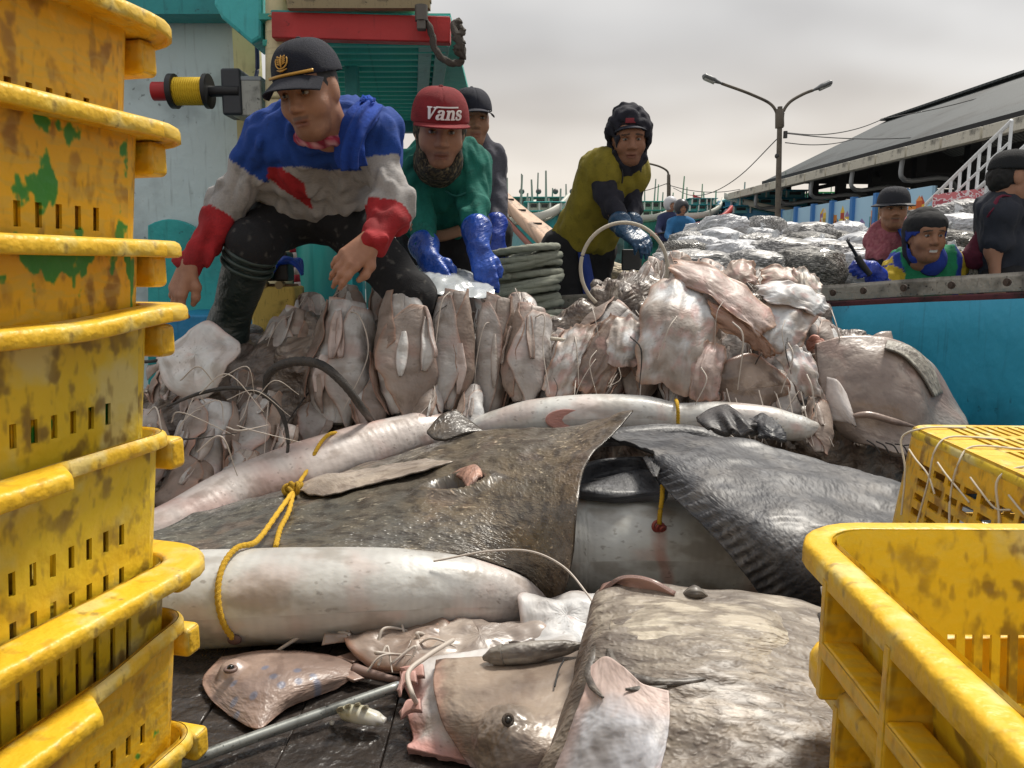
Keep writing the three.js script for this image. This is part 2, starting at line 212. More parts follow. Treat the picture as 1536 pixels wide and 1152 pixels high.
// left structure of the boat: wheelhouse front with posts
const paint = (c, r = .5, o = {}) => M(c, r, { map: rep(T.soft, 1.1), bumpMap: rep(T.mid, 2), bumpScale: .004, ...o });
const TEAL = S(40, 168, 172), PALE = S(200, 220, 230), CREAM = S(206, 198, 148);
{
  const g = thing('wheelhouse', 'pale blue wheelhouse wall with cream post and teal bracket', 'wheelhouse');
  const a = W(120, 560, 3.35), z = -3.35;
  const wl = (x0, y0, x1, y1, d, th) => { const p = W(x0, y0, d), q = W(x1, y1, d); return box(Math.abs(q.x - p.x), Math.abs(p.y - q.y), th, (p.x + q.x) / 2, (p.y + q.y) / 2, -d); };
  mesh('wall_panel', wl(-100, -120, 410, 620, 3.42, .05), paint(PALE, .45), g);
  mesh('corner_post', wl(345, -120, 412, 620, 3.34, .08), paint(CREAM, .5), g);
  mesh('beam', wl(-100, -40, 350, 28, 3.3, .12), paint(S(38, 150, 158), .5), g);
  // arched teal skirting board
  const sh = new THREE.Shape(); const P = (x, y) => { const w = W(x, y, 3.32); return [w.x, w.y]; };
  sh.moveTo(...P(230, 640)); sh.lineTo(...P(230, 340)); sh.quadraticCurveTo(...P(290, 305), ...P(345, 405)); sh.lineTo(...P(345, 640)); sh.closePath();
  mesh('skirting_board', new THREE.ExtrudeGeometry(sh, { depth: .04, bevelSize: .004, bevelThickness: .004, bevelSegments: 1 }).translate(0, 0, -3.32), paint(TEAL), g);
  const kb = new THREE.Shape(); const K = (x, y) => { const w = W(x, y, 3.1); return [w.x, w.y]; };
  kb.moveTo(...K(342, -60)); kb.lineTo(...K(342, 20)); kb.lineTo(...K(352, 38)); kb.lineTo(...K(392, 72)); kb.lineTo(...K(402, 66)); kb.lineTo(...K(402, -60)); kb.closePath();
  mesh('bracket', new THREE.ExtrudeGeometry(kb, { depth: .14, bevelSize: .012, bevelThickness: .012, bevelSegments: 2 }).translate(0, 0, -3.14), paint(S(64, 184, 192), .4), g);
  const ml = thing('mast_column', 'round cream painted column beside the dark cap', 'column');
  mesh('shaft', tube([W(418, 620, 3.0), W(419, 300, 3.0), W(420, -160, 3.0)], .05, { rad: 20, seg: 24 }), paint(S(206, 196, 158), .45, { map: rep(T.soft, 1.8) }), ml);
  for (const y of [150, 30]) { const p = W(419, y, 3.0); mesh('collar', new THREE.TorusGeometry(.051, .006, 6, 24).rotateX(Math.PI / 2).translate(p.x, p.y, p.z), paint(S(180, 170, 130)), ml); }
  // rope reel
  const r = thing('rope_reel', 'black reel wound with yellow rope, mounted on the pale blue wall', 'rope reel'), c = W(288, 137, 3.1), k = M([.012, .012, .014], .5);
  const cyl = (r0, l, x) => new THREE.CylinderGeometry(r0, r0, l, 28).rotateZ(Math.PI / 2).translate(c.x + x, c.y, c.z);
  const q = .0024; mesh('flange', cyl(.063, .02, -29 * q), k, r); mesh('flange', cyl(.063, .016, 25 * q), k, r);
  mesh('spindle', cyl(.02, .30, 12 * q), k, r); mesh('red_hub', cyl(.034, .06, -48 * q), M(S(170, 30, 34), .5), r);
  const tp = []; for (let i = 0; i <= 14 * 12; i++) { const an = i / 12 * 2 * Math.PI; tp.push(V(c.x - .065 + i / 168 * .118, c.y + Math.cos(an) * .046, c.z + Math.sin(an) * .046)); }
  mesh('wound_rope', [tube(tp, .0054, { seg: 420, rad: 5 }), cyl(.043, .12, 0)], M(S(212, 176, 30), .8), r);
  mesh('bracket_plate', [box(.075, .17, .12, c.x + .150, c.y - .002, c.z - .05, .01)], M([.025, .03, .04], .45), r);
  mesh('mounting_arm', box(.05, .05, .22, c.x + .150, c.y, c.z - .12), k, r);
  // junction box
  const jb = thing('junction_box', 'grey metal box fixed to the cream post under the bracket', 'box'), jc = W(376, 150, 3.15);
  mesh('case', box(.115, .138, .1, jc.x, jc.y, jc.z, .008), M(S(160, 166, 170), .4, { map: rep(T.grime, 2.4), metalness: .2 }), jb);
  mesh('lid', box(.121, .016, .106, jc.x, jc.y + .068, jc.z, .004), M(S(140, 148, 156), .4), jb);
  mesh('cable', tube([V(jc.x + .02, jc.y + .07, jc.z), V(jc.x + .025, jc.y + .12, jc.z - .02), V(jc.x + .02, jc.y + .4, jc.z - .03)], .008, { rad: 6 }), M([.02, .03, .09], .6), jb);
}
// awning with a red edge beam, teal slats beneath
{
  const g = thing('slatted_awning', 'teal slatted awning roof with a red edge beam over the workers', 'awning');
  const d0 = 2.95, d1 = 4.6, L = 430, yb = 58;
  const A = W(436, yb, d0), B = W(672, yb - 2, d0), hh = A.y;
  // slats run left-right, stepping back in depth, rising gently
  const teal = paint(S(66, 186, 176), .55), n = 17;
  const lx = A.x - .1, r0 = W(672, 70, d0).x;
  const sl = new RoundedBoxGeometry(r0 - lx, .022, .068, 1, .004); { const u = sl.attributes.uv, p = sl.attributes.position; for (let i = 0; i < u.count; i++) u.setXY(i, p.getX(i), p.getZ(i)); }
  for (let i = 0; i < n; i++) { const t = (i + .5) / n, d = lerp(d0, d1, t); const m = mesh('slat', sl, teal, g); m.position.set((lx + r0) / 2 - .2 * t, hh - .005 + .02 * t, -d); m.rotation.x = .16; }
  mesh('roof_sheet', box(r0 - lx + .02, .02, d1 - d0, (lx + r0) / 2, hh + .075, -(d0 + d1) / 2), teal, g);
  mesh('edge_beam', beam(W(410, 40, d0 - .02), W(676, 47, d0 - .02), .05, .088, .006), paint(S(186, 44, 46), .5), g);
  mesh('top_trim', beam(W(410, 23, d0 - .01), W(676, 31, d0 - .01), .06, .02, .004), paint(TEAL), g);
  for (const x of [638, 664]) { const p = W(x, 62, d0 + .05); mesh('side_rafter', beam(p, V(p.x - .2, p.y - .03, -d1), .05, .04, .004), paint(S(120, 168, 170), .5), g); }
  mesh('rear_beam', beam(V(lx, hh - .02, -d1), V(r0 - .17, hh - .02, -d1), .06, .07, .005), paint(S(40, 120, 130)), g);
  const pst = W(556, 180, d1 - .1); mesh('post', box(.09, 2.6, .09, pst.x, hh - 1.3, pst.z, .006), paint(S(52, 120, 122)), g);
  const p2 = W(530, 180, d0 + .35); mesh('post', box(.05, 2.3, .06, p2.x, hh - 1.15, p2.z, .006), paint(S(60, 150, 152)), g);
  // hanging mooring rope
  const rp = thing('mooring_rope', 'thick grey rope looped over the red beam end', 'rope'), rm = M(S(92, 86, 80), .9, { bumpMap: rep(T.fine, 8), bumpScale: .01 });
  const q = a => a.map(([x, y, o]) => W(x, y, d0 - .09 - (o || 0)));
  const tw = (t, a) => 1 + .16 * Math.sin(3 * a + t * 60);
  mesh('hanging_loop', tube(q([[628, 22], [640, 34], [648, 52], [652, 72], [664, 88], [680, 95], [692, 92], [694, 76], [690, 60], [688, 44]]), .0115, { seg: 90, rad: 12, dent: tw }), rm, rp);
  mesh('knot', tube(q([[684, 36], [694, 48, .02], [682, 56, .03], [694, 66, .02], [684, 74, .03], [694, 82, .01], [688, 62, .03], [680, 38, .02], [690, 32]]), .012, { seg: 80, rad: 10, dent: tw }), rm, rp);
  // cream locker and rusty rail on the awning roof
  const lk = thing('roof_locker', 'cream raft locker with a rusty frame on the awning roof', 'locker');
  const y = W(540, 14, d0).y; mesh('shell', box(.5, .22, .3, W(530, 0, d0).x, y + .115, -d0 - .1, .06), paint(S(206, 200, 170), .45), lk);
  mesh('frame', [beam(V(W(440, 0, d0).x, y, -d0 + .07), V(W(648, 0, d0).x, y, -d0 + .07), .035, .045), beam(V(W(640, 0, d0).x, y, -d0 + .07), V(W(640, 0, d0).x, y + .35, -d0 + .07), .045, .03)], M(S(150, 138, 112), .7, { map: rep(T.grime, 4) }), lk);
  const cl = W(632, 20, d0 - .1); mesh('clamp', [new THREE.CylinderGeometry(.022, .022, .05, 14).translate(cl.x, cl.y, cl.z), box(.03, .07, .03, cl.x, cl.y - .02, cl.z, .004)], M([.12, .11, .1], .5, { metalness: .5 }), lk);
}
// deck gear behind the bent worker
{
  const eh = thing('engine_housing', 'smooth teal engine housing behind the legs of the bent worker', 'housing');
  const cyl = (x0, x1, y0, y1, d) => { const a = W(x0, y0, d), b = W(x1, y1, d), r = (b.x - a.x) / 2; return new THREE.LatheGeometry([[0, b.y], [r * .96, b.y], [r, b.y + .02], [r * .95, a.y - .05], [r * .88, a.y - .012], [r * .8, a.y], [0, a.y + .004]].map(p => new THREE.Vector2(...p)), 40).translate((a.x + b.x) / 2, 0, a.z); };
  mesh('drum', cyl(432, 536, 340, 640, 3.1), paint(S(66, 186, 184), .4), eh);
  mesh('base_step', (() => { const a = W(250, 470, 3.0), b = W(640, 620, 3.0); return box(b.x - a.x, a.y + .0, .5, (a.x + b.x) / 2, a.y / 2 + .0, -3.15, .01); })(), paint(S(30, 134, 190), .45), eh);
  const yb = thing('wooden_block', 'worn yellow block standing on the blue step', 'block'), a = W(418, 455, 2.78);
  mesh('block', box(.15, .16, .14, a.x, a.y - .02, a.z, .008), paint(S(206, 182, 96), .6, { map: rep(T.grime, 3) }), yb);
  mesh('dark_foot', box(.13, .05, .13, a.x, a.y - .12, a.z, .006), M([.02, .02, .02], .7), yb);
  const db = thing('control_box', 'dark two-part winch box on the yellow block', 'box'), b = W(414, 402, 2.78);
  for (const s of [-1, 1]) mesh('casing', box(.048, .1, .09, b.x + s * .028, b.y + .005, b.z, .008), M([.03, .027, .025], .45), db);
  for (const s of [-1, 1]) { mesh('knob', new THREE.CylinderGeometry(.014, .014, .04, 14).rotateX(Math.PI / 2).translate(b.x + s * .028, b.y - .058, b.z + .05), M(S(150, 130, 90), .5), db); }
  mesh('base', box(.13, .03, .1, b.x, b.y - .07, b.z, .006), M(S(120, 90, 60), .7), db);
  const gl = thing('crumpled_glove', 'crumpled blue rubber glove lying on the winch box', 'glove'), c = W(428, 393, 2.74);
  const gm = M(S(24, 70, 176), .4); mesh('palm', tube([V(c.x - .03, c.y - .01, c.z), V(c.x, c.y + .006, c.z + .01), V(c.x + .03, c.y + .002, c.z)], [.012, .026, .02], { rad: 10, sq: .6 }), gm, gl);
  for (let i = 0; i < 4; i++) mesh('finger', tube([V(c.x + .02, c.y + .004, c.z + .012 * (i - 1.5)), V(c.x + .045, c.y + .006 - i * .006, c.z + .014 * (i - 1.5)), V(c.x + .052 + i * .004, c.y - .02 - i * .008, c.z + .016 * (i - 1.5))], [.009, .009, .006], { rad: 7 }), gm, gl);
  mesh('cuff', tube([V(c.x - .03, c.y - .01, c.z), V(c.x - .06, c.y - .045, c.z + .02), V(c.x - .085, c.y - .06, c.z + .03)], [.016, .028, .02], { rad: 10, sq: .5 }), gm, gl);
  const pl = thing('striped_pole', 'red and white banded pole beside the teal housing', 'pole');
  for (let i = 0; i < 9; i++) mesh('band', tube([W(438 + i * 1.6, 368 + i * 11, 2.9), W(439.6 + i * 1.6, 379 + i * 11, 2.9)], .012, { rad: 10, seg: 2 }), i % 2 ? M(S(212, 200, 196), .6) : M(S(168, 34, 52), .6), pl);
  const bag = thing('plastic_bag', 'small clear plastic bag lying on the blue step', 'bag'), e = W(372, 496, 2.6);
  mesh('film', new THREE.IcosahedronGeometry(.05, 4).scale(1, .45, .8).translate(e.x, e.y, e.z), M([.55, .58, .6], .25, { bumpMap: rep(T.mid, 3), bumpScale: .03 }), bag);
}
// rope coils beyond the row of bundles
function ropeCoil(label, cx, cy, cz, R, layers, turns, r, tilt) {
  const g = thing('rope_coil', label, 'rope coil', 'grey rope coils on deck'), m = M(S(184, 190, 178), .85, { map: rep(T.soft, 3), bumpMap: rep(T.fine, 10), bumpScale: .012 });
  for (let k = 0; k < layers; k++) {
    const pts = [], N = turns * 16, ph = rnd() * 6; for (let i = 0; i <= N; i++) { const a = i / 16 * 2 * Math.PI + ph, q = R * (1 - .5 * i / N * (k % 2 ? 1 : 1)) + .012 * Math.sin(a * 2 + k), w = .012 * Math.sin(a + k * 1.7); pts.push(V(cx + Math.cos(a) * q * 1.25, cy + k * r * 1.75 + w + tilt * Math.cos(a), cz + Math.sin(a) * q)); }
    mesh('rope_layer', tube(pts, r, { seg: N * 3, rad: 9, dent: (t, a) => 1 + .13 * Math.sin(3 * a + t * N * 7) }), m, g);
  }
}
{ const a = W(788, 500, 3.35); ropeCoil('grey-green rope coil heaped on deck, upper loops', a.x - .02, .28, a.z - .3, .15, 19, 4, .0155, .03);
  ropeCoil('grey-green rope coil at the yellow worker’s side, front loops', a.x + .03, .12, a.z + .1, .14, 14, 3, .016, -.02); }
// bow of the next boat alongside: weathered pinkish rail, teal side
{
  const b = thing('neighbour_bow', 'teal bow with a weathered pinkish plank rail alongside', 'boat');
  const f = net([[[738, 292, 8.5], [760, 318, 8.0], [800, 360, 7.2], [850, 405, 6.3], [960, 460, 5.2]].map(W3), [[752, 294, 8.6], [776, 316, 8.2], [822, 352, 7.5], [880, 395, 6.6], [985, 446, 5.5]].map(W3)]);
  mesh('rail_plank', sheet(f, 30, 4, { thick: .08, flip: true }), M(S(196, 168, 150), .6, { map: rep(T.grime, 1.2) }), b);
  mesh('hull_side', sheet((u, v) => { const p = f(u, 0); p.y -= .09 + v * 1.4; p.x += .05; p.z += .02; return p; }, 30, 4, { thick: .05 }), paint(S(30, 134, 148), .45), b);
  mesh('rail_edge', sheet((u, v) => { const p = f(u, 0); p.y -= .03 + v * .055; p.x -= .012; p.z += .03; return p; }, 30, 2, { thick: .02 }), M(S(150, 96, 84), .7), b);
  for (let i = 0; i < 3; i++) { const p = f(.2 + i * .13, .6); mesh('bollard', new THREE.CylinderGeometry(.045, .05, .09, 14).translate(p.x, p.y + .045, p.z), M([.03, .03, .03], .6), b); }
  // cream padded side with the dark fittings behind the yellow worker
  const s = thing('padded_gunwale', 'cream canvas-covered gunwale with white side behind the wire hoop', 'gunwale');
  mesh('canvas_roll', tube([W(860, 382, 4.75), W(905, 402, 4.55), W(960, 418, 4.3), W(1030, 432, 4.1)], .085, { rad: 18, sq: .6 }), M(S(196, 186, 168), .75, { map: rep(T.grime, 2), bumpMap: rep(T.mid, 3), bumpScale: .03 }), s);
  mesh('white_side', sheet(net([[[880, 412, 4.5], [960, 432, 4.22], [1040, 446, 4.0]].map(W3), [[880, 432, 4.5], [960, 448, 4.2], [1040, 462, 4.0]].map(W3)]), 12, 4, { thick: .04 }), paint(S(214, 214, 206)), s);
  mesh('teal_side', sheet(net([[[880, 433, 4.49], [960, 449, 4.19], [1040, 463, 3.99]].map(W3), [[880, 560, 4.49], [960, 560, 4.19], [1040, 560, 3.99]].map(W3)]), 12, 4, { thick: .04 }), paint(S(30, 130, 150)), s);
  const kk = thing('winch_block', 'small black block fitting on the canvas-covered gunwale', 'fitting'), p = W(945, 390, 4.2);
  mesh('cheek', box(.1, .11, .02, p.x, p.y, p.z + .04, .008), M([.03, .03, .03], .5), kk); mesh('cheek', box(.1, .11, .02, p.x + .02, p.y, p.z - .05, .008), M([.03, .03, .03], .5), kk); mesh('roller', new THREE.CylinderGeometry(.03, .03, .09, 16).rotateX(Math.PI / 2).translate(p.x + .01, p.y, p.z), M([.06, .05, .05], .5), kk);
}
// ================================================================ QUAYSIDE BEHIND
{ // market shed, running away from the camera
  const g = thing('market_shed', 'long open market shed with a dark grey pitched roof and white gutter', 'shed');
  const ax = ray(675, 400).setY(0).normalize(), la = V(-ax.z, 0, ax.x); // away, right
  const E = W(1145, 272, 35); let dR = 35, R; for (let i = 0; i < 4; i++) { R = W(1328, 182, dR); const o = R.clone().sub(E).dot(ax); dR -= o / -ax.z * 1; }
  const G = W(1095, 295, 32.6), L = 31, along = (p, s) => p.clone().addScaledVector(ax, -s);
  const R2 = R.clone().addScaledVector(la, R.clone().sub(E).dot(la)); R2.y = E.y;
  const pl = (a, b, c, d, th, fl) => sheet(net([[a, a.clone().lerp(b, .5), b], [c.clone().lerp(a, .5), a.clone().lerp(b, .5).lerp(c.clone().lerp(d, .5), .5), d.clone().lerp(b, .5)], [c, c.clone().lerp(d, .5), d]]), 8, 4, { thick: th, flip: fl });
  const rib = dtex(256, grey((x, y) => .5 + .5 * Math.sin(x * 2 * Math.PI * 16)), false);
  const rm = M(S(64, 72, 79), .65, { bumpMap: rep(rib, .3), bumpScale: .04, map: rep(T.grime, .12) }), dk = M([.018, .019, .022], .7), st = M([.03, .032, .036], .6);
  mesh('roof_slope', pl(E, along(E, L), R, along(R, L), .12, false), rm, g);
  mesh('roof_slope', pl(R2, along(R2, L), R, along(R, L), .12, true), rm, g);
  mesh('fascia', beam(E.clone().add(V(0, -.25, 0)), along(E, L).add(V(0, -.25, 0)), .12, .5), dk, g);
  // lean-to canopy below the eave
  const C1 = E.clone().addScaledVector(la, .4).add(V(0, -.35, 0));
  C1.addScaledVector(ax, G.clone().sub(C1).dot(ax));
  mesh('canopy_roof', pl(G, along(G, L), C1, along(C1, L), .05, false), M([.03, .028, .028], .7), g);
  for (let i = 0; i < 22; i++) mesh('gutter_section', beam(along(G, i * 1.4 + .04), along(G, i * 1.4 + 1.36), .2, .27, .02), M(S(196, 196, 192), .5, { map: rep(T.grime, .8) }), g);
  const colAt = (p0, s, y0, y1, w) => { const p = along(p0, s); return box(w, y1 - y0, w, p.x, (y0 + y1) / 2, p.z); };
  const Ec = E.clone().addScaledVector(la, .8), pxOf = p => CX + F * p.x / (-p.z * cp + (CAMH - p.y) * sp);
  for (const px of [1175, 1215, 1255, 1305, 1369, 1447]) { let s = 0; while (s < L && pxOf(along(Ec, s).setY(1.5)) < px) s += .05; mesh('column', colAt(Ec, s, QY, E.y - .2, .3), st, g);
    mesh('tie_beam', beam(along(Ec, s).setY(E.y - .9), along(Ec, s).addScaledVector(la, 9).setY(E.y - .9), .12, .2), st, g);
    mesh('downpipe', [tube([along(G, s - .6).add(V(.1, -.1, 0)), along(G, s - .6).add(V(.1, -.55, 0)), along(Ec, s - .6).setY(G.y - .6), along(Ec, s - .6).setY(QY)], .06, { rad: 8 })], M(S(150, 154, 158), .5), g); }
  const Rc = Ec.clone().addScaledVector(la, 9); for (let s = 1; s < L; s += 5) mesh('column', colAt(Rc, s, QY, E.y + .4, .28), st, g);
  const Rm = Ec.clone().addScaledVector(la, 4.5); for (let s = 3; s < L; s += 5) { mesh('purlin', beam(along(Rm, s).setY(E.y + .3), along(Ec, s).setY(E.y - .6), .1, .16), dk, g); }
  mesh('gable_end', (() => { const s = new THREE.Shape([new THREE.Vector2(0, 0), new THREE.Vector2(R2.clone().sub(E).dot(la), 0), new THREE.Vector2(R.clone().sub(E).dot(la), R.y - E.y)]); const q = new THREE.ExtrudeGeometry(s, { depth: .05, bevelEnabled: false }); q.applyMatrix4(new THREE.Matrix4().makeBasis(la, V(0, 1, 0), V().crossVectors(la, V(0, 1, 0))).setPosition(E.clone().addScaledVector(ax, -.3).add(V(0, -.12, 0)))); return q; })(), dk, g);
  mesh('ridge_cap', beam(R.clone().add(V(0, .05, 0)), along(R, L).add(V(0, .05, 0)), .5, .08), rm, g);
  const rv = along(R, 26.5); rv.y += .1;
  mesh('roof_vent', [new THREE.CylinderGeometry(.12, .12, .35, 12).translate(rv.x, rv.y + .15, rv.z), new THREE.SphereGeometry(.22, 12, 8).scale(1, .7, 1).translate(rv.x, rv.y + .45, rv.z)], M([.35, .36, .38], .4), g);
  mesh('floor_slab', beam(Ec.clone().addScaledVector(la, 4.5).setY(QY + .06), along(Ec, L).addScaledVector(la, 4.5).setY(QY + .06), 9, .1), M([.2, .2, .19], .8), g);
  rebase(g);
}
// mural wall of panels between posts
{
  const cv = document.createElement('canvas'); cv.width = 1024; cv.height = 256; const x = cv.getContext('2d');
  x.fillStyle = '#a9d0ea'; x.fillRect(0, 0, 1024, 256);
  const cols = ['#d98a3a', '#c85f2e', '#e3c04a', '#7f9a52', '#8f7bb0', '#d9d4c8', '#b4482f', '#5f9aa8', '#e59a5f'];
  let sd = 5; const r = () => { sd = (sd * 16807) % 2147483647; return sd / 2147483647; };
  for (let i = 0; i < 46; i++) { const w = 24 + r() * 46, h = 20 + r() * 52, X = 30 + r() * 960, Y = 92 - h; x.fillStyle = cols[Math.floor(r() * cols.length)]; x.fillRect(X, Y, w, h); if (r() > .4) { x.fillStyle = cols[Math.floor(r() * cols.length)]; x.beginPath(); x.moveTo(X - 5, Y); x.lineTo(X + w / 2, Y - 10 - r() * 10); x.lineTo(X + w + 5, Y); x.fill(); } x.fillStyle = 'rgba(50,45,60,.65)'; for (let k = 0; k < 3; k++) x.fillRect(X + 5 + k * w / 3, Y + 14, w / 6, h * .35); }
  x.fillStyle = '#6f8f4a'; for (let i = 0; i < 40; i++) { x.beginPath(); x.ellipse(r() * 1024, 100, 18 + r() * 20, 10 + r() * 26, 0, 0, 7); x.fill(); }
  const t = new THREE.CanvasTexture(cv); t.colorSpace = THREE.SRGBColorSpace;
  const g = thing('mural_wall', 'pale blue boundary wall painted with a colourful town mural', 'wall');
  const A = W(1172, 318, 27), B = W(1400, 288, 18.6); A.y = B.y = 2.55; const n = 7, D = B.clone().sub(A);
  const pm = M(S(150, 196, 226), .7, { map: rep(T.grime, .4) }), mu = M('#ffffff', .75, { map: t });
  for (let i = 0; i < n; i++) {
    const a = A.clone().addScaledVector(D, (i + .04) / n), b = A.clone().addScaledVector(D, (i + .96) / n), h = 3.0, q = new THREE.BufferGeometry();
    const s = sheet((u, v) => { const p = a.clone().lerp(b, u); p.y -= v * h; return p; }, 2, 2, { thick: .12, flip: true }); const uv = s.attributes.uv; for (let k = 0; k < uv.count; k++) { const kk = k % 9, U = (kk % 3) / 2, Vv = Math.floor(kk / 3) / 2; uv.setXY(k, (i - 2 + U) / (n - 2), 1 - Vv * 1.0); }
    mesh('wall_panel', s, i < 1 ? pm : mu, g);
    const p = A.clone().addScaledVector(D, i / n); mesh('pillar', box(.16, 3.15, .16, p.x, 2.6 - 1.58, p.z), M(S(70, 130, 196), .7), g);
    if (i === 1) for (let k = 0; k < 7; k++) { const s2 = a.clone().lerp(b, (k + .7) / 8); mesh('vent_slot', box(.09, .5, .06, s2.x - .04, 1.6, s2.z + .12), M(S(40, 96, 170), .7), g); }
  }
  rebase(g);
}
{ // outside stair with white rails
  const g = thing('outside_stair', 'white railed concrete stair rising beside the shed', 'stair'), wm = M(S(222, 226, 230), .5);
  const A = W(1440, 342, 15), B = W(1595, 210, 12.5), up = (p, h) => p.clone().add(V(0, h, 0)), N = 16;
  for (let i = 0; i < N; i++) { const p = A.clone().lerp(B, (i + .5) / N); mesh('step', box(.42, .09, 1.5, p.x + .3, p.y - .35, p.z - .75), M([.4, .41, .42], .8), g); }
  for (const off of [0, -1.5]) { const o = V(.1, 0, off); mesh('handrail', tube([A.clone().add(o).add(V(0, .55, 0)), A.clone().lerp(B, .5).add(o).add(V(0, .55, 0)), B.clone().add(o).add(V(0, .55, 0))], .035, { rad: 8 }), wm, g); mesh('middle_rail', tube([A.clone().add(o).add(V(0, .2, 0)), A.clone().lerp(B, .5).add(o).add(V(0, .2, 0)), B.clone().add(o).add(V(0, .2, 0))], .022, { rad: 6 }), wm, g);
    for (let i = 0; i <= 9; i++) { const p = A.clone().lerp(B, i / 9).add(o); mesh('baluster', beam(up(p, -.35), up(p, .55), .04, .04), wm, g); } }
  mesh('stringer', beam(up(A, -.4), up(B, -.4), .1, .3), wm, g);
  const red = dtex(256, (x, y) => { const a = pfbm(x, y, 12, 16, 3, 301); return a > .52 ? [206, 120, 126] : a > .42 ? [226, 214, 218] : [176, 84, 96]; });
  const P0 = W(1392, 330, 15.4), P1 = W(1400, 292, 15.4), P2 = W(1476, 282, 14.6), P3 = W(1500, 330, 14.2);
  mesh('painted_flank', sheet(net([[P1, P1.clone().lerp(P2, .5), P2], [P0.setY(QY), P0.clone().lerp(P3, .5).setY(QY), P3.setY(QY)].map(p => p)]), 4, 4, { thick: .1, flip: true }), M('#ffffff', .8, { map: rep(red, .6) }), g);
  mesh('stair_base', [box(.3, B.y - .4 - QY, .3, B.x + .2, (B.y - .4 + QY) / 2, B.z - .7), box(.3, .9, 1.2, A.x + .3, QY + .45, A.z - .7)], M([.3, .3, .3], .8), g);
  rebase(g);
}
// street lamps
function lampHead(p, dir, parent, s = 1) {
  const e = p.clone().addScaledVector(dir, .62 * s), m = e.clone().lerp(p, .5);
  mesh('lamp_head', tube([p, p.clone().addScaledVector(dir, .15 * s), m, e.clone().addScaledVector(dir, -.06 * s), e], [.05 * s, .09 * s, .15 * s, .15 * s, .05 * s], { rad: 14, sq: .55, seg: 20 }), M(S(108, 110, 112), .45, { metalness: .3 }), parent);
  mesh('lens', tube([p.clone().addScaledVector(dir, .24 * s).add(V(0, -.06 * s, 0)), e.clone().addScaledVector(dir, -.06 * s).add(V(0, -.05 * s, 0))], [.1 * s, .11 * s], { rad: 12, sq: .5, seg: 4 }), M(S(170, 172, 170), .25), parent);
}
{
  const g = thing('street_lamp', 'tall twin-armed street lamp beside the mural wall', 'street lamp'), d = 24, m = M(S(104, 98, 92), .6, { map: rep(T.grime, 1) });
  const base = W(1170, 340, d).setY(QY), top = W(1170, 160, d);
  mesh('pole', tube([base, base.clone().lerp(top, .5), top], [.105, .085, .07], { rad: 14 }), m, g);
  mesh('sleeve', tube([W(1169, 192, d), W(1169, 164, d)], .12, { rad: 14, seg: 2 }), m, g);
  mesh('base_plate', box(.5, .06, .5, base.x, QY + .03, base.z), m, g);
  mesh('arm', tube([W(1166, 190, d), W(1165, 170, d), W(1157, 157, d), W(1128, 142, d), W(1082, 125, d)], .045, { rad: 8, seg: 30 }), m, g);
  mesh('arm', tube([W(1174, 190, d), W(1175, 168, d), W(1184, 154, d), W(1205, 141, d), W(1220, 135, d)], .045, { rad: 8, seg: 30 }), m, g);
  lampHead(W(1083, 125.5, d), W(1060, 116, d).sub(W(1083, 125.5, d)).normalize(), g, 1); lampHead(W(1218, 136, d), W(1243, 125, d).sub(W(1218, 136, d)).normalize(), g, 1);
  mesh('insulator', [new THREE.CylinderGeometry(.06, .06, .2, 10).translate(...W(1178, 202, d).toArray()), new THREE.SphereGeometry(.08, 10, 8).translate(...W(1166, 234, d).toArray())], M([.05, .05, .05], .5), g);
  const g2 = thing('street_lamp', 'slim single-armed street lamp among the moored boats', 'street lamp'), e = 32, b2 = W(1003, 360, e).setY(QY);
  mesh('pole', tube([b2, W(1003, 300, e), W(1003, 262, e)], [.1, .08, .07], { rad: 10 }), m, g2);
  mesh('arm', tube([W(1003, 264, e), W(1001, 257, e), W(990, 250, e), W(968, 244, e)], .04, { rad: 8 }), m, g2);
  lampHead(W(970, 244.5, e), W(955, 240, e).sub(W(970, 244.5, e)).normalize(), g2, .8);
  rebase(g); rebase(g2);
  const wm = M([.05, .05, .055], .7);
  const wire = (a, b, sag, lab) => tag(mesh('power_line', tube([a, a.clone().lerp(b, .25).add(V(0, -sag * .75, 0)), a.clone().lerp(b, .5).add(V(0, -sag, 0)), a.clone().lerp(b, .75).add(V(0, -sag * .75, 0)), b], .016, { rad: 5, seg: 24 }), wm), lab, 'wire', 'overhead power lines');
  wire(W(1178, 199, d), W(1330, 176, 27.6), .25, 'overhead line from lamp to shed ridge'); wire(W(1328, 178, 27.6), W(1700, 60, 26), .3, 'overhead line running on along the shed roof');
  wire(W(1178, 200, d), W(1400, 204, 25), .12, 'overhead line from lamp across the shed roof'); wire(W(1178, 214, d), W(1280, 209, 30), .12, 'lower overhead line from lamp to shed roof slope');
  wire(W(1168, 206, d), W(1010, 282, 40), .9, 'overhead line sagging from twin lamp towards the boats'); wire(W(1000, 277, 32), W(1110, 284, 36), .2, 'overhead line level behind the single lamp'); wire(W(1004, 274, 32), W(880, 268, 40), .5, 'overhead line behind the hooded worker');
}
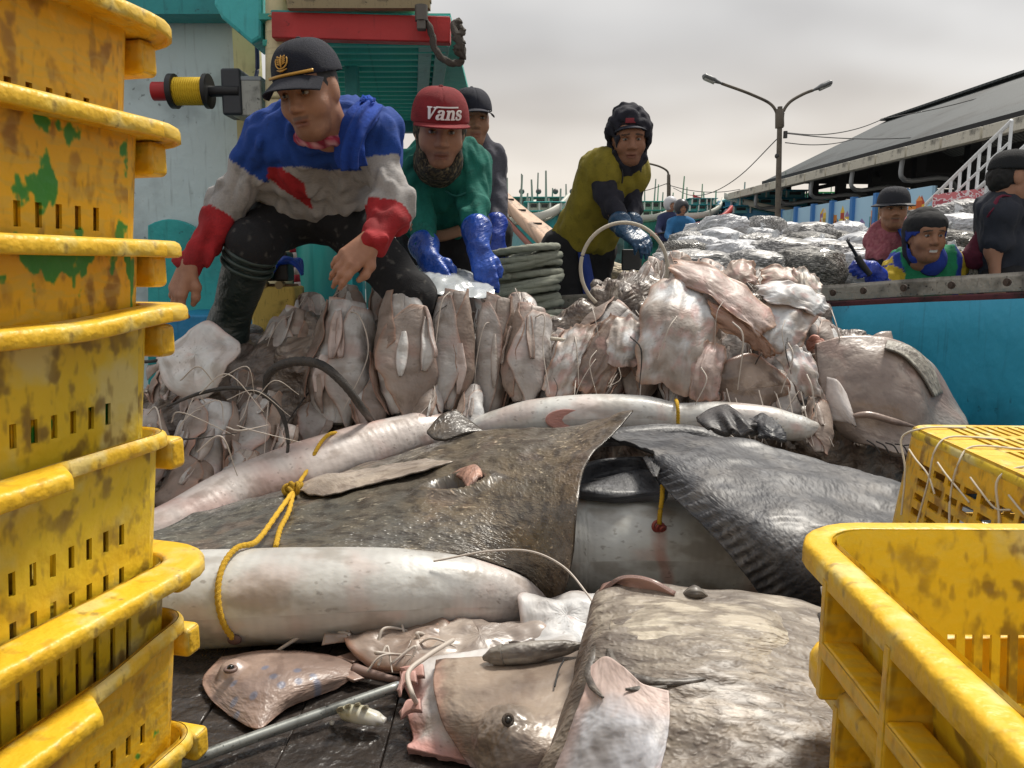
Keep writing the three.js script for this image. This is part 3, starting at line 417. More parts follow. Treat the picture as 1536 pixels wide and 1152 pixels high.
// moored boats
function farBoat(label, d, x0, x1, yw, yd, yc, hull, cabin, o = {}) {
  const g = thing('fishing_boat', label, 'fishing boat', 'boats moored across the harbour'), a = W(x0, yw, d), b = W(x1, yw, d), yD = W(x0, yd, d).y, yC = W(x0, yc, d).y, Lx = b.x - a.x, yW = -1.8, s = o.bow || 1;
  const hm = M(hull, .5, { map: rep(T.grime, .3) }), cm = M(cabin, .5, { map: rep(T.grime, .3) }), wm = M([.02, .025, .03], .3);
  const f = (u, v) => { const t = s > 0 ? u : 1 - u, flare = 1 - .16 * (1 - v); const sheer = .75 * Math.pow(t, 3); return V(a.x + Lx * (s > 0 ? u : u) + (v * .0 + (t > .6 ? s * (t - .6) * (1 - v) * Lx * .0 : 0)) + s * (1 - v) * -.0, lerp(yW, yD + sheer, v), -d + (1 - Math.pow(Math.abs(t), 4)) * 1.6 * flare); };
  mesh('hull', sheet(f, 20, 8, { thick: .15 }), hm, g);
  mesh('deck', sheet((u, v) => { const p = f(u, 1); return V(p.x, p.y - .12, lerp(p.z, -d - 1.5, v)); }, 20, 2, { thick: .08 }), cm, g);
  mesh('rail_strake', sheet((u, v) => { const p = f(u, 1); p.y += .12 - v * .24; p.z += .06; return p; }, 20, 2, { thick: .1 }), M(o.trim || S(200, 200, 190), .5), g);
  const cx0 = lerp(a.x, b.x, o.c0 ?? .15), cx1 = lerp(a.x, b.x, o.c1 ?? .8), hC = yC - yD, lv = o.lv || 2;
  for (let k = 0; k < lv; k++) {
    const y0 = yD + hC * k / lv, h = hC / lv, sh = k * .07 * (cx1 - cx0), w = cx1 - cx0 - 2 * sh;
    const c = mesh('cabin', box(w, h * .86, 1.8, (cx0 + cx1) / 2, y0 + h * .43, -d), cm, g);
    mesh('cabin_roof', box(w + .3, h * .12, 2.2, (cx0 + cx1) / 2, y0 + h * .93, -d, .02), M(o.roof || S(60, 160, 160), .5), g);
    const n = Math.max(3, Math.round(w / .7)); for (let i = 0; i < n; i++) mesh('window', box(w / n * .55, h * .36, .05, cx0 + sh + w * (i + .5) / n, y0 + h * .55, -d + .91), wm, c);
    for (let i = 0; i <= n; i++) mesh('rail_post', box(.05, h * .86, .05, cx0 + sh + w * i / n, y0 + h * .43, -d + 1.05), M(o.trim || S(210, 214, 210), .5), g);
  }
  for (let i = 0; i < (o.masts || 3); i++) { const x = lerp(a.x, b.x, (i + .4) / (o.masts || 3)), t = yC + rr(.3, 1.1); mesh('mast', tube([V(x, yD, -d + .2), V(x + rr(-.1, .1), t, -d + .2)], [.05, .03], { rad: 6, seg: 3 }), M(o.mast || S(150, 160, 150), .6), g); if (i === 1 && o.lv === 3) { const fl = mesh('flag', sheet((u, v) => V(x + u * .34, t - .1 - v * .2 - u * .1, -d + .2 + .06 * Math.sin(u * 7)), 6, 4, { thick: .01 }), M(i ? S(196, 60, 60) : S(200, 200, 206), .8), g); } }
  if (o.lampBar) for (let i = 0; i < 5; i++) mesh('deck_lamp', new THREE.SphereGeometry(.12, 8, 6).translate(lerp(cx0, cx1, i / 4), yC + .25, -d + .5), M([.1, .1, .1], .5), g);
  return rebase(g);
}
farBoat('teal wooden fishing boat with a red house, seen past the weathered bow', 34, 752, 862, 352, 330, 298, S(36, 122, 128), S(96, 168, 158), { roof: S(60, 146, 140), c0: .05, c1: .95, lv: 2, masts: 5, lampBar: 1 });
farBoat('small white-trimmed boat with red cabin just behind the weathered bow', 28, 740, 800, 352, 338, 318, S(168, 64, 56), S(190, 190, 180), { lv: 1, masts: 3 });
farBoat('green fishing boat with several masts behind the single lamp', 40, 930, 1062, 352, 334, 308, S(30, 104, 112), S(80, 172, 160), { lv: 2, masts: 6, mast: S(130, 170, 140) });
farBoat('dark blue hulled boat with a red rail and high bow', 30, 985, 1092, 372, 344, 336, S(22, 44, 84), S(150, 60, 54), { trim: S(176, 60, 58), lv: 1, masts: 2, c0: .1, c1: .35 });
farBoat('light blue fishing boat with tiers of white railed decks near the shed', 33, 1086, 1212, 350, 322, 288, S(40, 120, 170), S(110, 188, 208), { roof: S(46, 150, 186), lv: 3, masts: 2, c0: .02, c1: .98, bow: -1 });
farBoat('teal and green boat seen through the shed posts', 46, 1196, 1262, 345, 318, 290, S(30, 130, 150), S(60, 180, 180), { roof: S(70, 160, 90), lv: 2, masts: 2 });
farBoat('grey green boat moored far off behind the others', 60, 840, 960, 350, 334, 314, S(60, 100, 104), S(120, 150, 146), { lv: 2, masts: 5 });
farBoat('turquoise boat with a white upper cabin beyond the weathered bow', 26, 772, 850, 352, 332, 306, S(40, 150, 160), S(206, 212, 206), { roof: S(52, 170, 168), lv: 2, masts: 4, c0: .2, c1: .9 });
farBoat('blue and turquoise boat with a tall wheelhouse beside the single lamp', 34, 1012, 1080, 352, 328, 300, S(32, 110, 160), S(92, 186, 190), { roof: S(40, 140, 150), lv: 3, masts: 4, mast: S(140, 180, 150) });
farBoat('pale green boat with short masts right of the hooded worker', 37, 948, 1010, 352, 330, 304, S(50, 140, 130), S(150, 196, 180), { roof: S(60, 160, 150), lv: 2, masts: 5 });
{ const q = thing('breakwater', 'long low dark shore line far behind the boats', 'shore'); q.userData = { kind: 'structure' }; mesh('bank', tube([V(-60, -1.9, -95), V(0, -1.7, -90), V(60, -1.8, -95)], [1.4, 1.9, 1.5], { rad: 10, sq: .7, seg: 40 }), M([.1, .12, .11], .9), q); }
// bags of fish heaped on the quay
{
  const fish = dtex(384, (x, y) => { const u = x + .03 * pfbm(x, y, 6, 6, 3, 401), st = pfbm(u, y, 14, 46, 3, 403), b = pfbm(x, y, 5, 5, 3, 407); let v = st > .52 ? lerp(150, 214, ss(.52, .64, st)) : lerp(60, 120, st * 1.8); v *= .8 + .4 * b; return [v, v * .99, v * .97]; });
  const ice = dtex(256, (x, y) => { const a = pfbm(x, y, 8, 8, 4, 411), w = ss(.78, .95, ridge(pfbm(x, y, 6, 10, 4, 417))); const v = lerp(150, 210, a) + 34 * w; return [v * .97, v * .98, v]; });
  const mats = [M([.9, .9, .92], .4, { map: rep(fish, 2), clearcoat: .35, clearcoatRoughness: .35, bumpMap: rep(T.mid, 1.6), bumpScale: .018 }), M([.97, .97, .98], .42, { map: rep(ice, 2), clearcoat: .35, clearcoatRoughness: .35, bumpMap: rep(T.mid, 1.6), bumpScale: .02 }), M([.55, .53, .5], .4, { map: rep(fish, 2.6), clearcoat: .4, bumpMap: rep(T.mid, 3), bumpScale: .03 })];
  const film = M([.8, .82, .84], .15, { transmission: .45, thickness: 0 });
  const vars = [0, 1, 2, 3, 4].map(k => { const q = mergeVertices(new THREE.BoxGeometry(1, 1, 1, 14, 10, 12).deleteAttribute('normal').deleteAttribute('uv')), p = q.attributes.position, uv = []; for (let i = 0; i < p.count; i++) { const v = V(p.getX(i), p.getY(i), p.getZ(i)), l = v.clone().normalize().multiplyScalar(.62); v.lerp(l, .62); const f = 1 + .22 * (fbm3(v.x * 3 + k * 9, v.y * 3, v.z * 3, 3) - .5) + .1 * (ridge(noise3(v.x * 5 + k, v.y * 7, v.z * 5)) - .5); v.multiplyScalar(f); p.setXYZ(i, v.x, v.y, v.z); uv.push((v.x + v.z) * .5, (v.y + v.z * .3) * .5); } q.setAttribute('uv', new THREE.Float32BufferAttribute(uv, 2)); q.computeVertexNormals(); return q; });
  const knot = tube([V(0, 0, 0), V(.02, .06, .01), V(.07, .13, .02), V(.10, .16, .0)], [.05, .018, .04, .07], { rad: 9, seg: 12, dent: (t, a) => 1 + .35 * Math.sin(a * 4 + 3 * t) });
  const names = ['clear plastic bag of small silver fish in the heap on the quay', 'frosted white plastic bag in the heap on the quay', 'bag packed with dark dried fish in the heap on the quay'];
  const bag = (px, py, d, w, h, k, v) => { const c = W(px, py, d), g = thing('fish_bag', names[k], 'bag', ['silver fish bags', 'white ice bags', 'dark fish bags'][k]); g.position.set(c.x, c.y - h * .45, c.z); g.rotation.y = rr(0, 6.28); g.rotation.z = rr(-.15, .15);
    const m = mesh('sack', vars[v % 5], mats[k], g); m.scale.set(w, h, w * rr(.8, 1)); m.position.y = h * .45; if (rnd() < .5) { const n = mesh('tied_neck', knot, film, g); n.position.set(rr(-.3, .3) * w, h * .86, 0); n.rotation.y = rr(0, 6.28); n.rotation.z = rr(-.5, .5); n.scale.setScalar(w * 1.1); } };
  const rows = [[5.3, 1030, 1330, 410], [6.0, 1025, 1330, 397], [6.9, 1035, 1340, 384], [8.0, 1030, 1345, 371], [9.6, 1045, 1280, 359], [11, 1050, 1230, 351]];
  let n = 0; for (const [d, a, b, y] of rows) { const w = .38; for (let x = a + rr(0, 15); x < b;) { const ww = w * rr(.85, 1.25), k = [0, 1, 1, 1, 2, 0, 1][Math.floor(rnd() * 7)]; bag(x, y + rr(-5, 5), d + rr(-.15, .15), ww, rr(.24, .33), k, n++); x += ww / d * F * .92; } }
  for (const [x, y, d, w] of [[1085, 344, 9.2, .5], [1150, 340, 9.8, .42], [1212, 354, 8, .45], [1215, 368, 7.3, .42], [1425, 372, 5.4, .42], [1432, 345, 5.6, .4], [1420, 398, 5.2, .42], [1450, 325, 6.3, .45], [1395, 335, 6.6, .4], [1470, 352, 6.2, .4], [1478, 378, 5.6, .4]]) bag(x, y, d, w, w * .5, [2, 2, 1, 2, 0, 2, 0, 0, 1, 0, 0][n % 11], n++);
  const pm = M([.2, .17, .13], .8, { map: rep(T.wood, 1) });
  for (const [d, x0, x1, y] of [[5.4, 1010, 1500, 440], [6.2, 1010, 1500, 424], [7.3, 1010, 1500, 408], [8.6, 1010, 1480, 390], [10.2, 1030, 1300, 374]]) { const a = W(x0, y, d), b = W(x1, y, d), h = a.y - QY; const g = thing('pallet_stack', 'low wooden pallet stack under the bags of fish', 'pallets', 'pallets under the bag heap'); const z = -d; g.position.set((a.x + b.x) / 2, QY, z); const nn = Math.max(2, Math.floor(h / .14)); for (let k = 0; k < nn; k++) { mesh('pallet_deck', box(b.x - a.x, h / nn * .4, .95, 0, h / nn * (k + .78), -.2), pm, g); mesh('pallet_block', [box(.1, h / nn * .58, .95, -(b.x - a.x) * .45, h / nn * (k + .29), -.2), box(.1, h / nn * .58, .95, 0, h / nn * (k + .29), -.2), box(.1, h / nn * .58, .95, (b.x - a.x) * .45, h / nn * (k + .29), -.2)], pm, g); } }
}
// ================================================================ YELLOW CRATES
const CR = {};
{
  const green = (s, amt) => dtex(320, (x, y) => { const a = pfbm(x, y, 3, 3, 5, 501 + s), b = pfbm(x, y, 20, 14, 4, 507 + s), g = pfbm(x, y, 9, 6, 5, 511 + s), m = pfbm(x, y, 40, 12, 3, 521 + s), sc = ss(.86, .97, ridge(pfbm(x, y, 6, 22, 4, 531 + s)));
    let c = mixc([238, 190, 32], [226, 170, 20], a); c = mixc(c, [132, 92, 34], .75 * ss(.5, .68, b) * ss(.4, .58, a)); c = mixc(c, [120, 88, 36], .4 * ss(.6, .76, m)); c = mixc(c, [200, 176, 110], .35 * sc);
    if (amt) c = mixc(c, [44, 138, 58], ss(1 - amt, 1.03 - amt, g) * .92); return c; });
  CR.tex = [green(0, 0), green(40, .40), green(80, .45), green(120, .36)];
  const lem = dtex(320, (x, y) => { const a = pfbm(x, y, 3, 3, 5, 541), b = pfbm(x, y, 16, 12, 4, 547), m = pfbm(x, y, 40, 14, 3, 551), w = pfbm(x, y, 4, 4, 5, 557); let c = mixc([232, 202, 50], [216, 182, 36], a); c = mixc(c, [212, 200, 146], .8 * ss(.52, .66, w)); c = mixc(c, [112, 88, 44], .7 * ss(.52, .68, b) * ss(.36, .56, a)); c = mixc(c, [120, 96, 50], .4 * ss(.6, .76, m)); return c; });
  CR.tex.push(lem);
  CR.mat = CR.tex.map(t => M('#ffffff', .42, { map: rep(t, 1.9, 1.9), bumpMap: rep(T.mid, 3), bumpScale: .0035, clearcoat: .15, clearcoatRoughness: .5 }));
  const rimT = dtex(320, (x, y) => { const a = pfbm(x, y, 5, 5, 5, 561), s = ss(.58, .72, pfbm(x, y, 34, 20, 5, 567)), w = ss(.5, .68, pfbm(x, y, 8, 8, 5, 571)); let c = mixc([236, 194, 52], [222, 170, 30], a); c = mixc(c, [222, 206, 150], .7 * w); return mixc(c, [96, 74, 44], .6 * s * (.3 + .7 * w)); });
  CR.rim = M('#ffffff', .45, { map: rep(rimT, 2.2), bumpMap: rep(T.mid, 4), bumpScale: .004 });
}
// perimeter of a rounded rectangle w x d (corner r), as points every ~ds plus given stops; returns [{x,z,nx,nz,s}]
function perim(w, d, r, extra) {
  const out = []; let s = 0; const seg = (x0, z0, x1, z1, nx, nz, stops) => { const L = Math.hypot(x1 - x0, z1 - z0); const a = [0, ...stops.filter(q => q > .001 && q < L - .001)].sort((p, q) => p - q); for (const q of a) out.push({ x: lerp(x0, x1, q / L), z: lerp(z0, z1, q / L), nx, nz, s: s + q }); s += L; };
  const arc = (cx, cz, a0) => { for (let i = 0; i < 6; i++) { const a = a0 + i / 6 * Math.PI / 2; out.push({ x: cx + r * Math.cos(a), z: cz + r * Math.sin(a), nx: Math.cos(a), nz: Math.sin(a), s: s + r * i / 6 * Math.PI / 2 }); } s += r * Math.PI / 2; };
  const hw = w / 2, hd = d / 2;
  seg(hw, -hd + r, hw, hd - r, 1, 0, extra(d - 2 * r, 'px')); arc(hw - r, hd - r, 0);
  seg(hw - r, hd, -hw + r, hd, 0, 1, extra(w - 2 * r, 'pz')); arc(-hw + r, hd - r, Math.PI / 2);
  seg(-hw, hd - r, -hw, -hd + r, -1, 0, extra(d - 2 * r, 'nx')); arc(-hw + r, -hd + r, Math.PI);
  seg(-hw + r, -hd, hw - r, -hd, 0, -1, extra(w - 2 * r, 'nz')); arc(hw - r, -hd + r, Math.PI * 1.5);
  return out;
}
// crate shell; slots: rows of [y0,y1]; pitch/width of slots along each straight side
function crate(o) {
  const { w, d, h, r = .045, taper = .03, t = .004, rows = [], pitch = .02, sw = .009, margin = .03 } = o, stops = (L) => { const a = []; for (let q = margin; q + sw < L - margin; q += pitch) a.push(q, q + sw); return a; };
  const P = perim(w, d, r, stops), n = P.length, ys = [0, ...rows.flat(), h].sort((a, b) => a - b), pos = [], uv = [], idx = [];
  const isSlot = (i) => { const a = P[i], b = P[(i + 1) % n]; if (a.nx !== b.nx || a.nz !== b.nz) return false; const L = Math.hypot(b.x - a.x, b.z - a.z); return Math.abs(L - sw) < 1e-4; };
  const solid = (i, j) => !(rows.some(q => Math.abs(q[0] - ys[j]) < 1e-6) && isSlot(i));
  const pt = (i, j, k) => { const p = P[i], f = taper * (1 - ys[j] / h), off = -f - k * t; return [p.x + p.nx * off, ys[j], p.z + p.nz * off]; };
  const vtx = (i, j, k) => { const q = pt(i % n, j, k); pos.push(...q); uv.push((i >= n ? P[n - 1].s + .01 : P[i].s) + (o.uo || 0), q[1] + (o.vo || 0)); return pos.length / 3 - 1; };
  const quad = (a, b, c, e) => idx.push(a, b, c, b, e, c);
  const vi = [0, 1].map(k => { const a = []; for (let j = 0; j < ys.length; j++) { const q = []; for (let i = 0; i <= n; i++) q.push(vtx(i, j, k)); a.push(q); } return a; });
  for (let j = 0; j < ys.length - 1; j++) for (let i = 0; i < n; i++) {
    if (!solid(i, j)) { const e = [vtx(i, j, 0), vtx(i, j, 1), vtx(i + 1, j, 0), vtx(i + 1, j, 1), vtx(i, j + 1, 0), vtx(i, j + 1, 1), vtx(i + 1, j + 1, 0), vtx(i + 1, j + 1, 1)]; quad(e[0], e[1], e[4], e[5]); quad(e[2], e[6], e[3], e[7]); quad(e[0], e[2], e[1], e[3]); quad(e[4], e[5], e[6], e[7]); continue; }
    quad(vi[0][j][i], vi[0][j + 1][i], vi[0][j][i + 1], vi[0][j + 1][i + 1]); quad(vi[1][j][i], vi[1][j][i + 1], vi[1][j + 1][i], vi[1][j + 1][i + 1]);
  }
  for (let i = 0; i < n; i++) quad(vi[0][0][i], vi[0][0][i + 1], vi[1][0][i], vi[1][0][i + 1]);
  return { wall: geoFrom(pos, idx, uv), P };
}
// flange along the perimeter at height y: width f(point) outward, drop lip
function flange(P, y, th, fw, lip = .012, rise) {
  const n = P.length, prof = (w) => [[-.004, 0], [0, th * .9], [.006, th], [w - .007, th], [w - .002, th - .003], [w, th - .008], [w, -lip], [w - .004, -lip - .002], [w - .006, -lip], [w - .007, 0]], pos = [], uv = [], idx = [], K = 10;
  for (let i = 0; i <= n; i++) { const p = P[i % n], w = Math.max(.01, fw(p)), pr = prof(w), yo = rise ? rise(p) : 0; let av = 0; pr.forEach((q, k) => { if (k) av += Math.hypot(q[0] - pr[k - 1][0], q[1] - pr[k - 1][1]); pos.push(p.x + p.nx * q[0], y + q[1] + yo, p.z + p.nz * q[0]); uv.push((i === n ? P[n - 1].s + .01 : p.s), av); }); }
  for (let i = 0; i < n; i++) for (let k = 0; k < K; k++) { const a = i * K + k, b = i * K + (k + 1) % K, c = a + K, e = b + K; idx.push(a, b, c, b, e, c); }
  return geoFrom(pos, idx, uv);
}
function basePlate(w, d, y, t, slots) { // floor of the crate; slots: pierced rows
  const s = new THREE.Shape(), r = .04, x = w / 2, z = d / 2; s.moveTo(-x + r, -z); s.lineTo(x - r, -z); s.quadraticCurveTo(x, -z, x, -z + r); s.lineTo(x, z - r); s.quadraticCurveTo(x, z, x - r, z); s.lineTo(-x + r, z); s.quadraticCurveTo(-x, z, -x, z - r); s.lineTo(-x, -z + r); s.quadraticCurveTo(-x, -z, -x + r, -z);
  if (slots) for (let a = -z + .06; a < z - .08; a += .095) for (let b = -x + .05; b < x - .05; b += .017) { const hgt = .075, hole = new THREE.Path(); hole.moveTo(b, a); hole.lineTo(b + .008, a); hole.lineTo(b + .008, a + hgt); hole.lineTo(b, a + hgt); hole.closePath(); s.holes.push(hole); }
  return new THREE.ExtrudeGeometry(s, { depth: t, bevelEnabled: false }).rotateX(Math.PI / 2).translate(0, y, 0);
}
// ---- left stack: long sides run away from the camera, corner nearest the pile at about 1 m
{
  const levels = [[300, 22], [300, 178], [300, 350], [310, 458], [286, 632], [300, 822], [288, 920]].map(([x, y]) => W(x, y, 1.0).y - .012);
  levels.push(W(288, 1080, 1.0).y - .012, W(288, 1230, 1.0).y);
  levels.unshift(W(300, -140, 1.0).y);
  const what = ['plain dark yellow crate at the top of the tall stack', 'clean deep yellow crate, second from the top of the tall stack', 'yellow crate with scattered green paint flecks high in the tall stack', 'yellow crate heavily splashed with green paint in the tall stack', 'pale muddy yellow crate with a thick whitish rim in the tall stack', 'lemon yellow crate with a short broken rim in the tall stack', 'lemon yellow crate with tall slots and a wide shiny rim in the stack', 'yellow crate with a green smear and rounded slots, low in the stack', 'grimy yellow crate second from the bottom of the tall stack', 'yellow crate at the bottom of the tall stack'];
  const mi = [0, 0, 1, 2, 4, 4, 4, 3, 4, 4];
  levels.forEach((y, k) => {
    const g = thing('plastic_crate', what[k], 'crate', 'yellow crates stacked on deck'), h = .245, wd = .40, dp = .56, jx = [0, 0, .004, -.004, 0, .004, .002, .01, .012, .012][k], ry = -.26 + [.0, .02, -.02, .02, -.01, .01, -.02, .03, 0, 0][k];
    const partial = [0, 0, 0, 0, 0, 1, 0, 1, 1, 1][k];
    const big = [6].includes(k), top = h - .0;
    const rows = [[top - .128 - (big ? .0 : -.002), top - .128 + (big ? .078 : .028)]].map(([a, b]) => [a, b]);
    rows.unshift([.03, .09]);
    const c = crate({ w: wd, d: dp, h, taper: .022, rows, pitch: .026, sw: .0085, margin: .045, uo: k * .31, vo: k * .17, r: .035 }), mat = CR.mat[mi[k]];
    mesh('wall', c.wall, mat, g);
    mesh('base', basePlate(wd - .055, dp - .055, .006, .006), mat, g);
    const fw = p => { const far = p.z; let f = .05; if (partial) f = .012 + .036 * ss(-.02, .01, p.z + .08) ; return f; };
    mesh('rim', flange(c.P, h - .012, .014, fw, .004, p => [0, 0, 0, 0, .012, 0, 0, .012, 0, 0][k] * ss(-.1, -.26, p.z)), CR.rim, g);
    for (const z of [.2, .045]) mesh('gusset', box(.034, .118, .012, wd / 2 + .006, h - .07, z, .003), mat, g);
    for (const z of [-.17]) { mesh('corner_tab', box(.06, .042, .03, wd / 2 - .03, h - .034, -dp / 2 - .017, .008), CR.rim, g); }
    mesh('grip_rail', box(.03, .02, .12, wd / 2 + .012, h - .075, .125, .005), mat, g);
    { const c_ = Math.cos(ry), s_ = Math.sin(ry), lx = wd / 2, lz = -dp / 2; g.position.set(-.448 + jx - (lx * c_ + lz * s_), y - h, -1.0 - (-lx * s_ + lz * c_)); g.rotation.y = ry; }
  });
}
// ---- right foreground: two nested crates, open
{
  const what = ['open yellow crate with a thick scuffed rim resting in another crate', 'yellow crate holding the open scuffed crate nested inside it'];
  [.425, .30].forEach((y, k) => {
    const g = thing('plastic_crate', what[k], 'crate', 'nested yellow crates beside the grey ray'), w = .46, d = .62, h = .27;
    const c = crate({ w, d, h, taper: .03, rows: [[.03, .075], [.085, .16]], pitch: .0185, sw: .0095, margin: .05, r: .05, uo: k * .4 });
    mesh('wall', c.wall, CR.mat[k ? 0 : 4], g); mesh('base', basePlate(w - .07, d - .07, .006, .006), CR.mat[4], g);
    mesh('rim', flange(c.P, h - .014, .014, () => .028, .010), CR.rim, g);
    for (const z of [-.21, -.08, .06, .2]) { mesh('gusset', box(.05, .12, .012, -w / 2 - .004, h - .075, z, .003), CR.mat[0], g); }
    mesh('grip_rail', box(.03, .02, .13, -w / 2 - .014, h - .085, -.01, .004), CR.mat[0], g);
    mesh('grip_rail', box(.03, .02, .13, -w / 2 - .014, h - .085, -.145, .004), CR.mat[0], g);
    g.position.set(.318 + w / 2 + k * .026, y - h - .0, -.80 + d / 2 - k * .008); g.rotation.y = k ? .03 : -.02;
  });
  // strands of net twine caught on the rim
  const tw = thing('net_twine', 'frayed yellowish twine hanging from the nested crates', 'twine');
  mesh('strand', tube([W(1392, 1060, .66), W(1396, 1100, .63), W(1430, 1135, .6), W(1445, 1170, .585)], .0035, { rad: 6, dent: (t, a) => 1 + .2 * Math.sin(a * 3 + t * 50) }), M(S(214, 180, 70), .7), tw);
}
// ---- upturned crate behind them
{
  const g = thing('plastic_crate', 'upturned yellow crate tangled with pale net twine, slotted base up', 'crate'), w = .42, d = .60, h = .28, y = .425;
  const c = crate({ w, d, h, taper: .035, rows: [[.05, .062], [.075, .087], [.1, .112], [.125, .137], [.15, .162], [.175, .187]], pitch: .047, sw: .036, margin: .045, r: .06 });
  const q = m => { m.rotation.x = Math.PI; m.position.y = h; return m; };
  q(mesh('wall', c.wall, CR.mat[0], g)); q(mesh('rim', flange(c.P, h - .012, .014, () => .03, .012), CR.rim, g));
  const bp = basePlate(w - .072, d - .072, .004, .006, true), uv = bp.attributes.uv, pp = bp.attributes.position; for (let i = 0; i < uv.count; i++) uv.setXY(i, pp.getX(i), pp.getZ(i)); q(mesh('base', bp, CR.rim, g));
  // rounded shoulder between base and wall
  const ringP = c.P.filter((_, i) => i % 3 === 0).map(p => V(p.x + p.nx * (-.035 - .009), .010, p.z + p.nz * (-.035 - .009))); ringP.push(ringP[0].clone()); q(mesh('shoulder', tube(ringP, .0125, { rad: 10, seg: 160 }), CR.mat[4], g));
  g.position.set(.645 + w / 2, y - h, -1.36 + d / 2 - .02); g.rotation.y = -.05;
  const tm = M(S(206, 196, 176), .7); const tw = thing('net_twine', 'pale knotted net twine over the upturned crate', 'twine');
  const X = .675, pt = (z, yy, o = 0) => V(X - o - (.4 - yy) * .12, yy, z);
  for (let i = 0; i < 5; i++) { const z = -1.32 + i * .085 + rr(-.02, .02); mesh('strand', tube([V(X + .10, .428, z + rr(-.04, .04)), V(X + .02, .4285, z), pt(z + rr(-.02, .02), .41, .004), pt(z + .01, .36, .004), pt(z + rr(-.03, .05), .33 - rr(0, .05), .004)], .0018, { rad: 5 }), tm, tw); }
  for (let i = 0; i < 4; i++) { const z = -1.3 + i * .09; mesh('strand', tube([pt(z, .395, .004), pt(z + .03, .385, .006), pt(z + .07, .37, .004), pt(z + .1, .36 + rr(-.02, .02), .004)], .0016, { rad: 5 }), tm, tw); }
}
// ================================================================ PEOPLE
// signed-distance primitives: cap(a,b,ra,rb), ell(c,axes,r); meshed with surface nets
const cap = (a, b, ra, rb, c) => ({ k: 0, a, b, ra, rb, c }), ell = (m, R, r, c, sub) => ({ k: 1, a: m, R, r, c, sub });
function dPrim(q, x, y, z) {
  if (q.k === 0) {
    const bx = q.b.x - q.a.x, by = q.b.y - q.a.y, bz = q.b.z - q.a.z, px = x - q.a.x, py = y - q.a.y, pz = z - q.a.z, t = clamp((px * bx + py * by + pz * bz) / (bx * bx + by * by + bz * bz + 1e-12));
    return Math.hypot(px - bx * t, py - by * t, pz - bz * t) - lerp(q.ra, q.rb, t);
  }
  const px = x - q.a.x, py = y - q.a.y, pz = z - q.a.z, R = q.R, u = (px * R[0].x + py * R[0].y + pz * R[0].z) / q.r[0], v = (px * R[1].x + py * R[1].y + pz * R[1].z) / q.r[1], w = (px * R[2].x + py * R[2].y + pz * R[2].z) / q.r[2], l = Math.hypot(u, v, w);
  const g = Math.hypot(u / q.r[0], v / q.r[1], w / q.r[2]); return g < 1e-9 ? -Math.min(...q.r) : l * (l - 1) / g;
}
function field(prims, K, x, y, z) {
  let d = 1e3; for (const q of prims) { const e = dPrim(q, x, y, z), k = q.K ?? K; if (q.sub) { const h = Math.max(k - Math.abs(d + e), 0) / k; d = Math.max(d, -e) + h * h * k * .25; } else { const h = Math.max(k - Math.abs(d - e), 0) / k; d = Math.min(d, e) - h * h * k * .25; } } return d;
}
